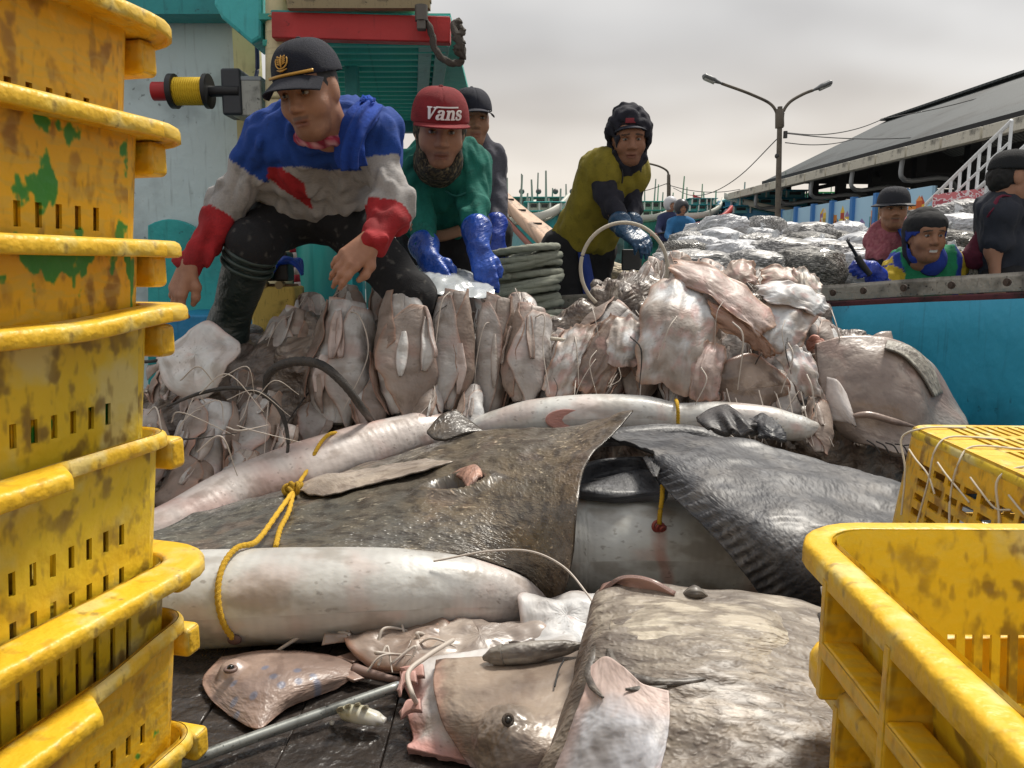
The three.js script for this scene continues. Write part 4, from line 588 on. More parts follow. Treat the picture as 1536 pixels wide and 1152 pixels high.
function sdf(prims, cell, o = {}) {
  const K = o.K ?? .03, lo = V(1e9, 1e9, 1e9), hi = V(-1e9, -1e9, -1e9), ext = o.noise ? o.noise + .01 : .01;
  for (const q of prims) { if (q.sub) continue; const R = q.k ? Math.max(...q.r) : 0; for (const [p, r] of q.k ? [[q.a, R]] : [[q.a, q.ra], [q.b, q.rb]]) { lo.min(V(p.x - r, p.y - r, p.z - r)); hi.max(V(p.x + r, p.y + r, p.z + r)); } }
  lo.subScalar(ext + cell * 2 + K * .2); hi.addScalar(ext + cell * 2 + K * .2);
  const B = 5, nx = Math.ceil((hi.x - lo.x) / cell / B) * B + 1, ny = Math.ceil((hi.y - lo.y) / cell / B) * B + 1, nz = Math.ceil((hi.z - lo.z) / cell / B) * B + 1, f = new Float32Array(nx * ny * nz).fill(1), I = (i, j, k) => (k * ny + j) * nx + i;
  const hd = B * cell * .5 * 1.75 + ext + K * .3, nz_ = o.noise || 0, nf = o.nf || 14, na = o.na || [1, 1, 1];
  const ev = (x, y, z, P) => { let d = field(P, K, x, y, z); if (nz_ && Math.abs(d) < nz_ * .8 + cell * 2.5) d += nz_ * (1.4 * (fbm3(x * nf * na[0], y * nf * na[1], z * nf * na[2], 2) - .5) + .7 * (ridge(noise3(x * nf * 1.7 * na[0] + 4, y * nf * 1.1 * na[1], z * nf * 1.7 * na[2])) - .5)); if (o.cut) d = Math.max(d, o.cut(x, y, z)); return d; };
  for (let kb = 0; kb < nz; kb += B) for (let jb = 0; jb < ny; jb += B) for (let ib = 0; ib < nx; ib += B) {
    const cx = lo.x + (ib + (B - 1) / 2) * cell, cy = lo.y + (jb + (B - 1) / 2) * cell, cz = lo.z + (kb + (B - 1) / 2) * cell; let m = 1e3; const near = [];
    for (const q of prims) { const e = dPrim(q, cx, cy, cz); if (e < hd + K) near.push(q); if (!q.sub && e < m) m = e; }
    if (m > hd) continue;
    for (let k = kb; k < Math.min(nz, kb + B); k++) for (let j = jb; j < Math.min(ny, jb + B); j++) for (let i = ib; i < Math.min(nx, ib + B); i++) f[I(i, j, k)] = ev(lo.x + i * cell, lo.y + j * cell, lo.z + k * cell, near);
  }
  const vid = new Int32Array(nx * ny * nz).fill(-1), pos = [], idx = [], col = [], uv = [];
  const E = [[0, 1], [2, 3], [4, 5], [6, 7], [0, 2], [1, 3], [4, 6], [5, 7], [0, 4], [1, 5], [2, 6], [3, 7]];
  for (let k = 0; k < nz - 1; k++) for (let j = 0; j < ny - 1; j++) for (let i = 0; i < nx - 1; i++) {
    const c = I(i, j, k), v = [f[c], f[c + 1], f[c + nx], f[c + nx + 1], f[c + nx * ny], f[c + nx * ny + 1], f[c + nx * ny + nx], f[c + nx * ny + nx + 1]]; let s = 0; for (let q = 0; q < 8; q++) if (v[q] < 0) s++; if (s === 0 || s === 8) continue;
    let x = 0, y = 0, z = 0, n = 0; for (const [a, b] of E) if ((v[a] < 0) !== (v[b] < 0)) { const t = v[a] / (v[a] - v[b]); x += (a & 1) + ((b & 1) - (a & 1)) * t; y += ((a >> 1) & 1) + (((b >> 1) & 1) - ((a >> 1) & 1)) * t; z += (a >> 2) + ((b >> 2) - (a >> 2)) * t; n++; }
    const X = lo.x + (i + x / n) * cell, Y = lo.y + (j + y / n) * cell, Z = lo.z + (k + z / n) * cell; vid[c] = pos.length / 3; pos.push(X, Y, Z); uv.push(X * 1 + Z * .6, Y + Z * .3);
    let best = null, bd = 1e9; for (const q of prims) { if (q.sub) continue; const e = dPrim(q, X, Y, Z); if (e < bd) { bd = e; best = q; } }
    let C = best.c; if (typeof C === 'function') { let t = 0; if (best.k === 0) { const b = best.b.clone().sub(best.a); t = clamp(V(X, Y, Z).sub(best.a).dot(b) / (b.lengthSq() + 1e-12)); } C = C(t, X, Y, Z); } if (o.paint) C = o.paint(C, X, Y, Z); col.push(...C);
  }
  const q4 = (a, b, c, d, fl) => { if (a < 0 || b < 0 || c < 0 || d < 0) return; fl ? idx.push(a, b, c, a, c, d) : idx.push(a, c, b, a, d, c); };
  for (let k = 1; k < nz - 1; k++) for (let j = 1; j < ny - 1; j++) for (let i = 1; i < nx - 1; i++) {
    const a = f[I(i, j, k)] < 0; if (a !== (f[I(i + 1, j, k)] < 0)) q4(vid[I(i, j - 1, k - 1)], vid[I(i, j, k - 1)], vid[I(i, j, k)], vid[I(i, j - 1, k)], a);
    if (a !== (f[I(i, j + 1, k)] < 0)) q4(vid[I(i - 1, j, k - 1)], vid[I(i - 1, j, k)], vid[I(i, j, k)], vid[I(i, j, k - 1)], a);
    if (a !== (f[I(i, j, k + 1)] < 0)) q4(vid[I(i - 1, j - 1, k)], vid[I(i, j - 1, k)], vid[I(i, j, k)], vid[I(i - 1, j, k)], a);
  }
  return geoFrom(pos, idx, uv, col);
}
const frame = (yaw, pitch, roll) => { const m = new THREE.Matrix4().makeRotationFromEuler(new THREE.Euler(pitch, yaw, roll, 'YXZ')), x = V(), y = V(), z = V(); m.extractBasis(x, y, z); return [x, y, z]; };
const SKIN = S(172, 126, 100);
const MT = {
  skin: M('#ffffff', .5, { vertexColors: true, bumpMap: rep(T.fine, 12), bumpScale: .0015 }),
  cloth: M('#ffffff', .88, { vertexColors: true, map: rep(T.cloth, 2), bumpMap: rep(T.clothb, 4), bumpScale: .0022, sheen: .15 }),
  rubber: M('#ffffff', .33, { vertexColors: true, bumpMap: rep(T.mid, 3), bumpScale: .008, map: rep(T.cloth, 2) }),
  glove: M('#ffffff', .36, { vertexColors: true, bumpMap: rep(T.mid, 6), bumpScale: .006, map: rep(T.cloth, 3) }),
  eye: M('#ffffff', .2, { vertexColors: true }), dark: M([.012, .012, .013], .6)
};
const BLK = S(26, 26, 30), flat = c => c;
// head primitives in a frame; returns prims + placer
function headPrims(c, R, s, o = {}) {
  const L = (x, y, z) => c.clone().addScaledVector(R[0], x * s).addScaledVector(R[1], y * s).addScaledVector(R[2], z * s), e = (x, y, z, a, b, d, k, sub) => { const q = ell(L(x, y, z), R, [a * s, b * s, d * s], sk, sub); q.K = k; return q; }, cp_ = (a, b, ra, rb, k) => { const q = cap(L(...a), L(...b), ra * s, rb * s, sk); q.K = k; return q; };
  const base = o.skin || SKIN, hairC = o.hair || [.012, .011, .011];
  const sk = (t, X, Y, Z) => { const p = V(X, Y, Z).sub(c), x = p.dot(R[0]) / s, y = p.dot(R[1]) / s, z = p.dot(R[2]) / s, n = fbm3(X * 60, Y * 60, Z * 60, 3);
    let C = mixc(base, [base[0] * .72, base[1] * .66, base[2] * .64], n * .8);
    const ax = Math.abs(x);
    if (z > .03) { C = mixc(C, [base[0] * .62, base[1] * .40, base[2] * .40], .8 * ss(.027, .019, ax) * ss(.013, .008, Math.abs(y + .0665)));
      if (o.teeth) C = mixc(C, [.70, .68, .63], ss(.02, .017, ax) * ss(.0065, .0045, Math.abs(y + .0665 - ax * ax * 6)));
      C = mixc(C, hairC, .92 * ss(.0048, .0026, Math.abs(y - .032 + ax * ax * 2.5 - .002)) * ss(.012, .016, ax) * ss(.056, .05, ax));
      C = mixc(C, hairC, (o.stubble || .1) * ss(-.04, -.06, y) * ss(.2, .7, n + .2));
      if (o.tache) C = mixc(C, hairC, o.tache * ss(.028, .022, ax) * ss(.006, .003, Math.abs(y + .053))); }
    const hl = .035 + .3 * Math.max(0, z) - .06 * ss(.02, -.05, z) + .012 * (n - .5);
    if (y > hl + .03 || (z < .045 && y > -.034 + 1.25 * Math.max(0, z + .014) + .016 * (n - .5))) if (!(ax > .075 && y < .03)) C = hairC;
    return C; };
  const P = [e(0, .035, -.012, .074, .085, .094, .03), e(0, -.03, .016, .062, .082, .068, .05), e(0, -.088, .05, .034, .024, .03, .04), cp_([-.045, -.062, .0], [-.02, -.094, .045], .02, .018, .03), cp_([.045, -.062, .0], [.02, -.094, .045], .02, .018, .03),
    e(-.042, -.03, .052, .024, .022, .022, .03), e(.042, -.03, .052, .024, .022, .022, .03), cp_([-.038, .034, .068], [.038, .034, .068], .011, .011, .03), e(0, .05, .055, .05, .03, .025, .03),
    e(-.031, .01, .092, .019, .011, .021, .012, 1), e(.031, .01, .092, .019, .011, .021, .012, 1),
    cp_([0, .014, .080], [0, -.024, .1], .0085, .0125, .014), e(-.013, -.03, .089, .0095, .0075, .011, .01), e(.013, -.03, .089, .0095, .0075, .011, .01),
    e(0, -.0605, .080, .025, .0052, .0125, .01), e(0, -.0725, .077, .020, .006, .0125, .01), e(0, -.0665, .094, .022, .0016, .012, .006, 1),
    e(-.075, -.002, -.008, .009, .031, .019, .012), e(.075, -.002, -.008, .009, .031, .019, .012), cp_([0, -.06, -.02], [0, -.115, -.03], .052, .054, .03)];
  return { P, L, R, s, c };
}
function eyes(hp, parent, o = {}) {
  for (const sx of [-1, 1]) {
    const g = new THREE.SphereGeometry(.0122 * hp.s, 14, 10), p = g.attributes.position, col = []; for (let i = 0; i < p.count; i++) { const z = p.getZ(i) / (.0122 * hp.s), y = p.getY(i) / (.0122 * hp.s); col.push(...(z > .86 ? [.008, .006, .005] : Math.abs(y + .15) > (o.open ?? .3) * .8 ? [SKIN[0] * .6, SKIN[1] * .55, SKIN[2] * .5] : [.36, .33, .31])); }
    g.setAttribute('color', new THREE.Float32BufferAttribute(col, 3)); const m = mesh('eye', g, MT.eye, parent); m.position.copy(hp.L(sx * .031, .0095, .0705)); m.setRotationFromMatrix(new THREE.Matrix4().makeBasis(...hp.R)); }
}
// hand: wrist point, finger direction d, back-of-hand normal n, thumb side +1/-1 (along d x n), curl per finger
function handPrims(w, d, n, side, curl, s, c, fat = 1) {
  d = d.clone().normalize(); n = n.clone().addScaledVector(d, -n.dot(d)).normalize(); const x = V().crossVectors(d, n).multiplyScalar(side), P = [], L = (a, b, e) => w.clone().addScaledVector(x, a * s).addScaledVector(d, b * s).addScaledVector(n, e * s), k = .008;
  const xs = [.028, .0095, -.0095, -.027], len = [.074, .083, .077, .06], y0 = [.086, .09, .086, .078];
  for (let i = 0; i < 4; i++) { const q = cap(L(xs[i] * .62, .0, 0), L(xs[i], y0[i], .002), .0165 * s * fat, .0115 * s * fat, c); q.K = .016; P.push(q); }
  for (let i = 0; i < 4; i++) { let p = L(xs[i], y0[i], .002), a = 0; const cu = Array.isArray(curl) ? curl[i] : curl, r = [.0098, .0092, .0086, .0078][i] * fat; const sp_ = xs[i] * 2.2; [[.45, .55], [.3, 1], [.25, .7]].forEach(([f, b], j) => { a += cu * b; const dir = d.clone().multiplyScalar(Math.cos(a)).addScaledVector(n, -Math.sin(a)).addScaledVector(x, sp_ * (j ? .5 : 1)).normalize(), q = p.clone().addScaledVector(dir, len[i] * f * s); const u = cap(p, q, r * s * (1 - j * .1), r * s * (.93 - j * .12), c); u.K = k; P.push(u); p = q; }); }
  const tc = Array.isArray(curl) ? curl[4] ?? .4 : .4, t0 = L(.02, .02, -.004), t1 = L(.047, .05, -.012 - .01 * tc), t2 = L(.056 - .012 * tc, .078, -.016 - .022 * tc), t3 = L(.055 - .03 * tc, .1, -.018 - .034 * tc);
  for (const [a, b, ra, rb] of [[t0, t1, .0165, .013], [t1, t2, .0125, .0105], [t2, t3, .0105, .0082]]) { const q = cap(a, b, ra * s * fat, rb * s * fat, c); q.K = .012; P.push(q); }
  return P;
}
function capHat(hp, parent, name, C, o = {}) { // baseball cap in the head's frame
  const g = new THREE.Group(); g.name = name; parent.add(g); const B = new THREE.Matrix4().makeBasis(...hp.R).setPosition(hp.c).multiply(new THREE.Matrix4().makeScale(hp.s, hp.s, hp.s)), tilt = new THREE.Matrix4().makeRotationX(o.tilt || 0);
  const put = q => q.applyMatrix4(new THREE.Matrix4().makeRotationX(o.tilt || 0)).applyMatrix4(B);
  const rx = o.rx || .088, rz = o.rz || .106, hh = o.h || .092, y0 = o.y0 ?? .046, pan = (a) => 1 + .012 * Math.cos(6 * a);
  const dome = (u, v) => { const a = u * 2 * Math.PI, ph = v * Math.PI / 2, e = Math.pow(Math.cos(ph), o.sq || .72); return V(Math.sin(a) * rx * e * pan(a), y0 + hh * Math.sin(ph), -.01 + Math.cos(a) * rz * e * pan(a)); };
  const m = M(C, .85, { map: rep(T.cloth, 4), bumpMap: rep(T.clothb, 14), bumpScale: .003 });
  mesh('crown', put(sheet(dome, 48, 16, { thick: .004, flip: false })), m, g);
  mesh('button', put(new THREE.SphereGeometry(.008, 10, 6).scale(1, .5, 1).translate(0, y0 + hh + .001, -.01)), m, g);
  const bl = o.brim || .068, bd = o.droop ?? .02;
  mesh('brim', put(sheet((u, v) => { const a = (u - .5) * 2.15, e = 1; const x = Math.sin(a) * (rx + .002), z0 = -.01 + Math.cos(a) * (rz + .002); const k = v * bl * Math.pow(Math.max(0, Math.cos(a * 1.16)), .55); return V(x * (1 + .05 * v), y0 + .006 - (o.flatBrim ? .006 : .02) * Math.pow(Math.abs(u - .5) * 2, 2) - bd * v, z0 + k); }, 30, 8, { thick: .004, flip: true })), o.brimC ? M(o.brimC, .8, { map: rep(T.cloth, 4) }) : m, g);
  g.dome = dome; g.put = put; return g;
}
function ring(pts, r, o) { return tube(pts, r, o); }
// person: joints in photo pixels + distance
function person(sp) {
  const g = thing('person', sp.label, 'person', sp.group), J = {}; for (const k in sp.j) J[k] = W3(sp.j[k]); if (sp.fix) sp.fix(J);
  const R = frame(...sp.head.rot), hs = sp.head.s || 1, hc = W3(sp.head.c), hp = headPrims(hc, R, hs, sp.head);
  const mid = (a, b, t) => a.clone().lerp(b, t), f = sp.fat || 1, skin = sp.head.skin || SKIN, sk = (t, x, y, z) => mixc(skin, [skin[0] * .7, skin[1] * .62, skin[2] * .6], fbm3(x * 50, y * 50, z * 50, 2));
  const torso = (e, c, hem = 1) => { const n = J.neck, a = mid(J.shl, J.shr, .26), b = mid(J.shl, J.shr, .74), ha = mid(J.hpl, J.hpr, .15), hb = mid(J.hpl, J.hpr, .85); return [cap(J.shl, J.shr, .058 * f + e, .058 * f + e, c), cap(a, mid(a, ha, hem), .098 * f + e, (.1 - .012) * f + e, c), cap(b, mid(b, hb, hem), .098 * f + e, (.1 - .012) * f + e, c), cap(mid(a, b, .5), n, .07 * f + e, .05 * f + e * .6, c)]; };
  const arm = (s, e, c1, c2) => [cap(J['sh' + s], J['el' + s], .05 * f + e, .04 * f + e, c1), cap(J['el' + s], J['wr' + s], .041 * f + e, .028 * f + e, c2 || c1)];
  const leg = (s, e, c) => [cap(J['hp' + s], J['kn' + s], .078 * f + e, .054 * f + e, c), cap(J['kn' + s], J['an' + s], .054 * f + e, .038 * f + e, c)];
  const foot = (s, e, c) => { const a = J['an' + s], d = (sp.toe?.[s] || V(0, 0, 1)).clone().normalize(); return [cap(a.clone().add(V(0, -.03, 0)).addScaledVector(d, -.03), a.clone().addScaledVector(d, .13).add(V(0, -.05, 0)), .036 + e, .032 + e, c)]; };
  // continuous skin body: trunk and limbs coarse, head and bare hands fine, one geometry
  const bodyP = [...torso(-.012, sk), cap(J.neck, hp.L(0, -.09, -.03), .05 * f, .05 * hs, sk)]; for (const s of ['l', 'r']) { bodyP.push(...arm(s, -.004, sk), ...leg(s, -.008, sk), ...foot(s, -.006, sk)); }
  const geos = [sdf(bodyP, sp.cell || .016, { K: .04 }), sdf([...hp.P, cap(J.neck, hp.L(0, -.09, -.03), .05 * hs, .05 * hs, sk)].map(q => (q.K = q.K ?? .03, q)), sp.hcell || .0042, {})];
  for (const s of ['l', 'r']) { const h = sp.hand?.[s]; if (h && !h.glove) geos.push(sdf([...handPrims(J['wr' + s], W3(h.to).sub(J['wr' + s]), h.n, h.side, h.curl, h.s || 1, sk, h.fat), cap(mid(J['el' + s], J['wr' + s], .85), J['wr' + s], .028 * f, .022, sk)], sp.fcell || .004, { K: .014 })); }
  mesh('body', geos, MT.skin, g); eyes(hp, g, sp.head);
  const H_ = { g, J, hp, torso, arm, leg, foot, mid, f, R, hs, hc };
  for (const s of ['l', 'r']) { const h = sp.hand?.[s]; if (h && h.glove) { const gc = (t, x, y, z) => mixc(h.glove, [h.glove[0] * .6, h.glove[1] * .6, h.glove[2] * .7], .8 * ss(.45, .7, fbm3(x * 22, y * 22, z * 22, 3))); const cuff = mid(J['wr' + s], J['el' + s], h.cuff ?? .5); mesh('glove', sdf([...handPrims(J['wr' + s], W3(h.to).sub(J['wr' + s]), h.n, h.side, h.curl, h.s || 1, gc, 1.16), cap(J['wr' + s], cuff, .036 * f, .056 * f, gc)], sp.gcell || .0055, { K: .016, noise: .002, nf: 30 }), MT.glove, g); } }
  sp.dress(H_); return rebase(g);
}
const fold = { noise: .026, nf: 12, na: [1, .7, 1] };
const camo = cs => (t, x, y, z) => { const n = fbm3(x * 55, y * 55, z * 55, 3), i = n < .42 ? 0 : n < .5 ? 1 : n < .6 ? 2 : 3; return cs[i]; };
const vary = (c, a = .25, fq = 9) => (t, x, y, z) => { const k = 1 - a * ss(.5, .75, fbm3(x * fq, y * fq, z * fq, 3)); return [c[0] * k, c[1] * k, c[2] * k]; };
const font = await new FontLoader().loadAsync('fonts/droid/droid_serif_bold.typeface.json');

// ---- 1 bent worker in blue, white and red
person({
  label: 'man bending over the rays in a blue, white and red shirt and dark cap', cell: .014, hcell: .0038, fcell: .0036,
  head: { c: [466, 140, 2.22], rot: [-.34, .34, .1], s: .96, stubble: .25, tache: .5, open: .25 },
  j: { neck: [490, 196, 2.34], shl: [405, 212, 2.40], shr: [566, 205, 2.42], hpl: [425, 318, 2.60], hpr: [508, 316, 2.62], ell: [340, 315, 2.42], wrl: [283, 398, 2.33], elr: [592, 312, 2.32], wrr: [556, 362, 2.2], knl: [380, 370, 2.4], anl: [343, 486, 2.48], knr: [618, 446, 2.48], anr: [640, 580, 2.64] },
  toe: { l: V(-.4, 0, 1), r: V(.3, 0, 1) },
  hand: { l: { to: [262, 450, 2.32], n: V(-.5, .2, .9), side: -1, curl: [.5, .5, .55, .6, .3] }, r: { to: [522, 392, 2.16], n: V(.25, .55, .9), side: -1, curl: [.35, .45, .5, .6, .1] } },
  dress({ g, J, hp, torso, arm, leg, foot, mid }) {
    const B = S(22, 70, 158), Wh = S(176, 172, 170), Rd = S(176, 34, 42);
    const ax = mid(J.hpl, J.hpr, .5).sub(mid(J.shl, J.shr, .5)), L2 = ax.lengthSq(), o0 = mid(J.shl, J.shr, .5);
    const body = (t, x, y, z) => { const yy = y + .03 * (x - o0.x); return yy > J.shl.y - .085 ? B : x < o0.x - .055 && yy < J.shl.y - .07 && (x - o0.x) * .75 + (yy - J.shl.y) > -.235 && (x - o0.x) * .75 + (yy - J.shl.y) < -.165 ? Rd : Wh; };
    const up = (t, x, y, z) => t < .42 ? B : mixc(Wh, [.2, .2, .2], .5 * ss(.6, .75, fbm3(x * 25, y * 25, z * 25, 3))), lo = (t, x, y, z) => t < .06 ? Wh : vary(Rd, .35)(t, x, y, z);
    mesh('shirt', sdf([...torso(.02, body, .74), ...['l', 'r'].flatMap(s => [cap(J['sh' + s], J['el' + s], .066, .058, up), cap(J['el' + s], J['wr' + s], .053, .042, lo)])], .0064, { ...fold, noise: .03, K: .05 }), MT.cloth, g);
    mesh('trousers', sdf([cap(J.hpl, J.hpr, .105, .105, BLK), cap(J.hpl, J.knl, .096, .068, BLK), cap(J.knl, mid(J.knl, J.anl, .25), .068, .066, BLK), cap(J.hpr, J.knr, .1, .068, BLK), cap(J.knr, J.anr, .068, .06, BLK)], .0085, { noise: .012, nf: 9, K: .05, paint: (c, x, y, z) => mixc(c, S(92, 90, 86), .8 * ss(.66, .72, fbm3(x * 45, y * 45, z * 45, 3))) }), MT.cloth, g);
    const bt = S(34, 48, 46), k0 = mid(J.knl, J.anl, .1), toe = J.anl.clone().add(V(-.05, -.055, .12)); const boot = mesh('boot', sdf([cap(k0, J.anl, .074, .058, bt), cap(J.anl, J.anl.clone().add(V(0, -.04, 0)), .06, .056, bt), cap(J.anl.clone().add(V(0, -.05, 0)), toe, .05, .045, bt)], .007, { K: .03, noise: .004 }), MT.rubber, g);
    const dir = J.anl.clone().sub(k0).normalize(); const rim = new THREE.TorusGeometry(.074, .007, 8, 30); for (let i = 0; i < 3; i++) { const m = mesh('boot_band', rim, M(S(40, 54, 50), .35), boot); m.position.copy(k0).addScaledVector(dir, i * .022 - .005); m.quaternion.setFromUnitVectors(V(0, 0, 1), dir); }
    mesh('boot', sdf([cap(mid(J.knr, J.anr, .55), J.anr, .078, .06, bt), cap(J.anr.clone().add(V(0, -.05, 0)), J.anr.clone().add(V(.03, -.06, .13)), .05, .045, bt)], .009, { K: .03 }), MT.rubber, g);
    // cap with gold emblem and braid
    const hat = capHat(hp, g, 'cap', S(20, 26, 46), { tilt: -.06, h: .098, brim: .075, droop: .03, rx: .092, rz: .11 }), gold = M(S(190, 144, 66), .45, { metalness: .3 });
    const onD = (a, b) => { const p = hat.dome(.0 + a / (2 * Math.PI * .1) % 1, b); return p; }, ds = (x, y, out = .004) => { const u = (x / .1) / (2 * Math.PI), v = Math.max(0, y / .1) * 2 / Math.PI; const p = hat.dome(u < 0 ? u + 1 : u, v); const n = V(p.x, (p.y - .046) * .6, p.z + .01).normalize(); return p.addScaledVector(n, out); };
    const brd = []; for (let i = 0; i <= 20; i++) { const x = -.082 + i * .0082; brd.push(ds(x, .008, .006)); } mesh('gold_braid', hat.put(tube(brd, .0045, { rad: 7, seg: 40 })), gold, hat);
    const em = []; const ring_ = []; for (let i = 0; i <= 16; i++) { const a = -Math.PI * 1.12 + i / 16 * Math.PI * 1.24 + Math.PI * 0; ring_.push(ds(.022 * Math.cos(a) - .004, .047 + .021 * Math.sin(a), .004)); } em.push(tube(ring_, .0022, { rad: 6, seg: 30 }));
    for (const sg of [-1, 1]) for (let i = 0; i < 5; i++) { const y = .036 + i * .0052; em.push(tube([ds(-.004 + sg * .003, y, .004), ds(-.004 + sg * (.011 + .001 * i), y + .003 - i * .0002, .005), ds(-.004 + sg * (.017 - .001 * i), y + .005, .004)], [.0016, .0022, .0006], { rad: 5, seg: 6 })); }
    em.push(tube([ds(-.004, .028, .004), ds(-.004, .045, .005), ds(-.004, .064, .004)], [.002, .0034, .001], { rad: 6, seg: 8 }), tube([ds(-.022, .024, .004), ds(-.004, .02, .005), ds(.014, .024, .004)], [.0012, .003, .0012], { rad: 6, seg: 10 }));
    mesh('emblem', hat.put(mergeGeometries(em)), gold, hat);
    // towel and neckerchief
    const tw = net([[[548, 150, 2.305], [556, 148, 2.345], [566, 154, 2.385], [574, 168, 2.395]], [[522, 172, 2.245], [535, 168, 2.215], [552, 170, 2.245], [566, 186, 2.285]], [[510, 205, 2.245], [522, 200, 2.200], [538, 202, 2.205], [548, 210, 2.245]], [[505, 232, 2.245], [516, 230, 2.205], [532, 230, 2.205], [546, 236, 2.235]], [[508, 252, 2.245], [518, 256, 2.220], [534, 254, 2.220], [548, 248, 2.245]]].map(r => r.map(W3)));
    mesh('shoulder_towel', sheet(tw, 22, 34, { thick: .012, disp: (u, v, p) => .008 * Math.sin(u * 17 + v * 3) + .004 * fbm3(p.x * 60, p.y * 60, p.z * 60, 2), flip: true }), M(S(34, 86, 200), .92, { map: rep(T.cloth, 3), bumpMap: rep(T.clothb, 8), bumpScale: .008 }), g);
    const nk = []; for (let i = 0; i <= 12; i++) { const a = i / 12 * 2 * Math.PI; nk.push(J.neck.clone().lerp(hp.L(0, -.11, -.03), .35).add(V(.07 * Math.cos(a), -.014 - .026 * Math.sin(a), .07 * Math.sin(a) + .016))); }
    mesh('neckerchief', tube(nk, .02, { rad: 10, seg: 40, dent: (t, a) => 1 + .22 * Math.sin(t * 40 + 2 * a), col: (t, a, p) => camo([S(156, 44, 70), S(190, 120, 132), S(120, 30, 52), S(196, 150, 156)])(0, p.x, p.y, p.z) }), M('#ffffff', .9, { vertexColors: true }), g);
  }
});
// ---- 2 worker in green with the red lettered cap
person({
  label: 'man in a green long-sleeved shirt and red cap with white lettering', cell: .02, hcell: .0042,
  head: { c: [660, 198, 2.72], rot: [.16, .28, -.02], stubble: .3, tache: .3, open: .2 },
  j: { neck: [658, 240, 2.86], shl: [626, 256, 2.92], shr: [704, 250, 2.94], hpl: [640, 350, 3.1], hpr: [694, 348, 3.12], ell: [626, 335, 2.86], wrl: [642, 388, 2.70], elr: [712, 306, 2.86], wrr: [717, 372, 2.70], knl: [640, 445, 3.02], knr: [700, 445, 3.05], anl: [640, 600, 3.1], anr: [700, 600, 3.15] },
  fix(J) { J.anl.y = J.anr.y = .09; },
  hand: { l: { to: [668, 432, 2.62], n: V(-.4, .5, .8), side: -1, curl: .35, glove: S(30, 84, 188), cuff: .35 }, r: { to: [733, 432, 2.62], n: V(.2, .5, .9), side: -1, curl: [.25, .3, .35, .45, .1], glove: S(28, 86, 196), cuff: .4, s: 1.05 } },
  dress({ g, J, hp, torso, arm, leg, foot, mid }) {
    const G = vary(S(16, 118, 104), .22);
    mesh('shirt', sdf([...torso(.018, G, .85), ...['l', 'r'].flatMap(s => [cap(J['sh' + s], J['el' + s], .07, .056, G), cap(J['el' + s], mid(J['el' + s], J['wr' + s], .66), .053, .042, G)])], .008, { ...fold, noise: .03 }), MT.cloth, g);
    mesh('trousers', sdf([cap(J.hpl, J.hpr, .11, .11, BLK), ...leg('l', .025, BLK), ...leg('r', .025, BLK)], .012, { noise: .01, K: .05 }), MT.cloth, g);
    mesh('belt', tube([W(634, 352, 2.95), W(660, 354, 2.93), W(690, 346, 2.95)], .016, { rad: 8, sq: 1.3 }), M(S(150, 116, 92), .8), g);
    const cm = camo([S(30, 28, 22), S(84, 74, 52), S(24, 22, 20), S(122, 108, 80)]), R = hp.R, L = hp.L, e = (x, y, z, a, b, d, sub) => { const q = ell(L(x, y, z), R, [a, b, d], cm, sub); q.K = .015; return q; };
    mesh('camouflage_hood', sdf([e(0, .02, -.03, .092, .105, .105), cap(L(0, -.08, .012), J.neck.clone().add(V(0, -.01, .02)), .078, .088, cm), e(0, -.118, .035, .06, .03, .055), e(0, -.03, .1, .058, .082, .09, 1), e(0, .09, .06, .09, .08, .1, 1)], .0055, { noise: .006, nf: 26 }), MT.cloth, g);
    const hat = capHat(hp, g, 'cap', S(150, 30, 38), { h: .108, y0: .034, brim: .07, droop: .002, flatBrim: 1, rx: .098, rz: .116, sq: .6, tilt: .02 });
    // raised white script on the front panel
    const tg = new TextGeometry('Vans', { font, size: .04, depth: .002, curveSegments: 4, bevelEnabled: true, bevelThickness: .0006, bevelSize: .0008, bevelSegments: 1 }); tg.computeBoundingBox(); const cxm = (tg.boundingBox.min.x + tg.boundingBox.max.x) / 2;
    const bar = new THREE.BoxGeometry(.085, .005, .002, 24, 1, 1).translate(.012, .0405, .001), cut = []; for (const q of [tg, bar]) { const p = q.attributes.position; for (let i = 0; i < p.count; i++) { let x = (p.getX(i) - (q === tg ? cxm : .004)), y = p.getY(i); const z = p.getZ(i); x += y * .25; const u = x / .105 / (2 * Math.PI), v = (y + .018) / .108 * .62; const w = hat.dome(u < 0 ? u + 1 : u, Math.max(0, v)), n = V(w.x, (w.y - .034) * .35, w.z + .01).normalize(); w.addScaledVector(n, .0025 + z); p.setXYZ(i, w.x, w.y, w.z); } q.computeVertexNormals(); cut.push(hat.put(q)); }
    mesh('lettering', cut, M(S(226, 222, 220), .7), hat);
    mesh('pocket', tube([W(668, 287, 2.82), W(684, 294, 2.81), W(702, 288, 2.83)], .004, { rad: 6 }), M(S(10, 84, 76), .9), g);
  }
});
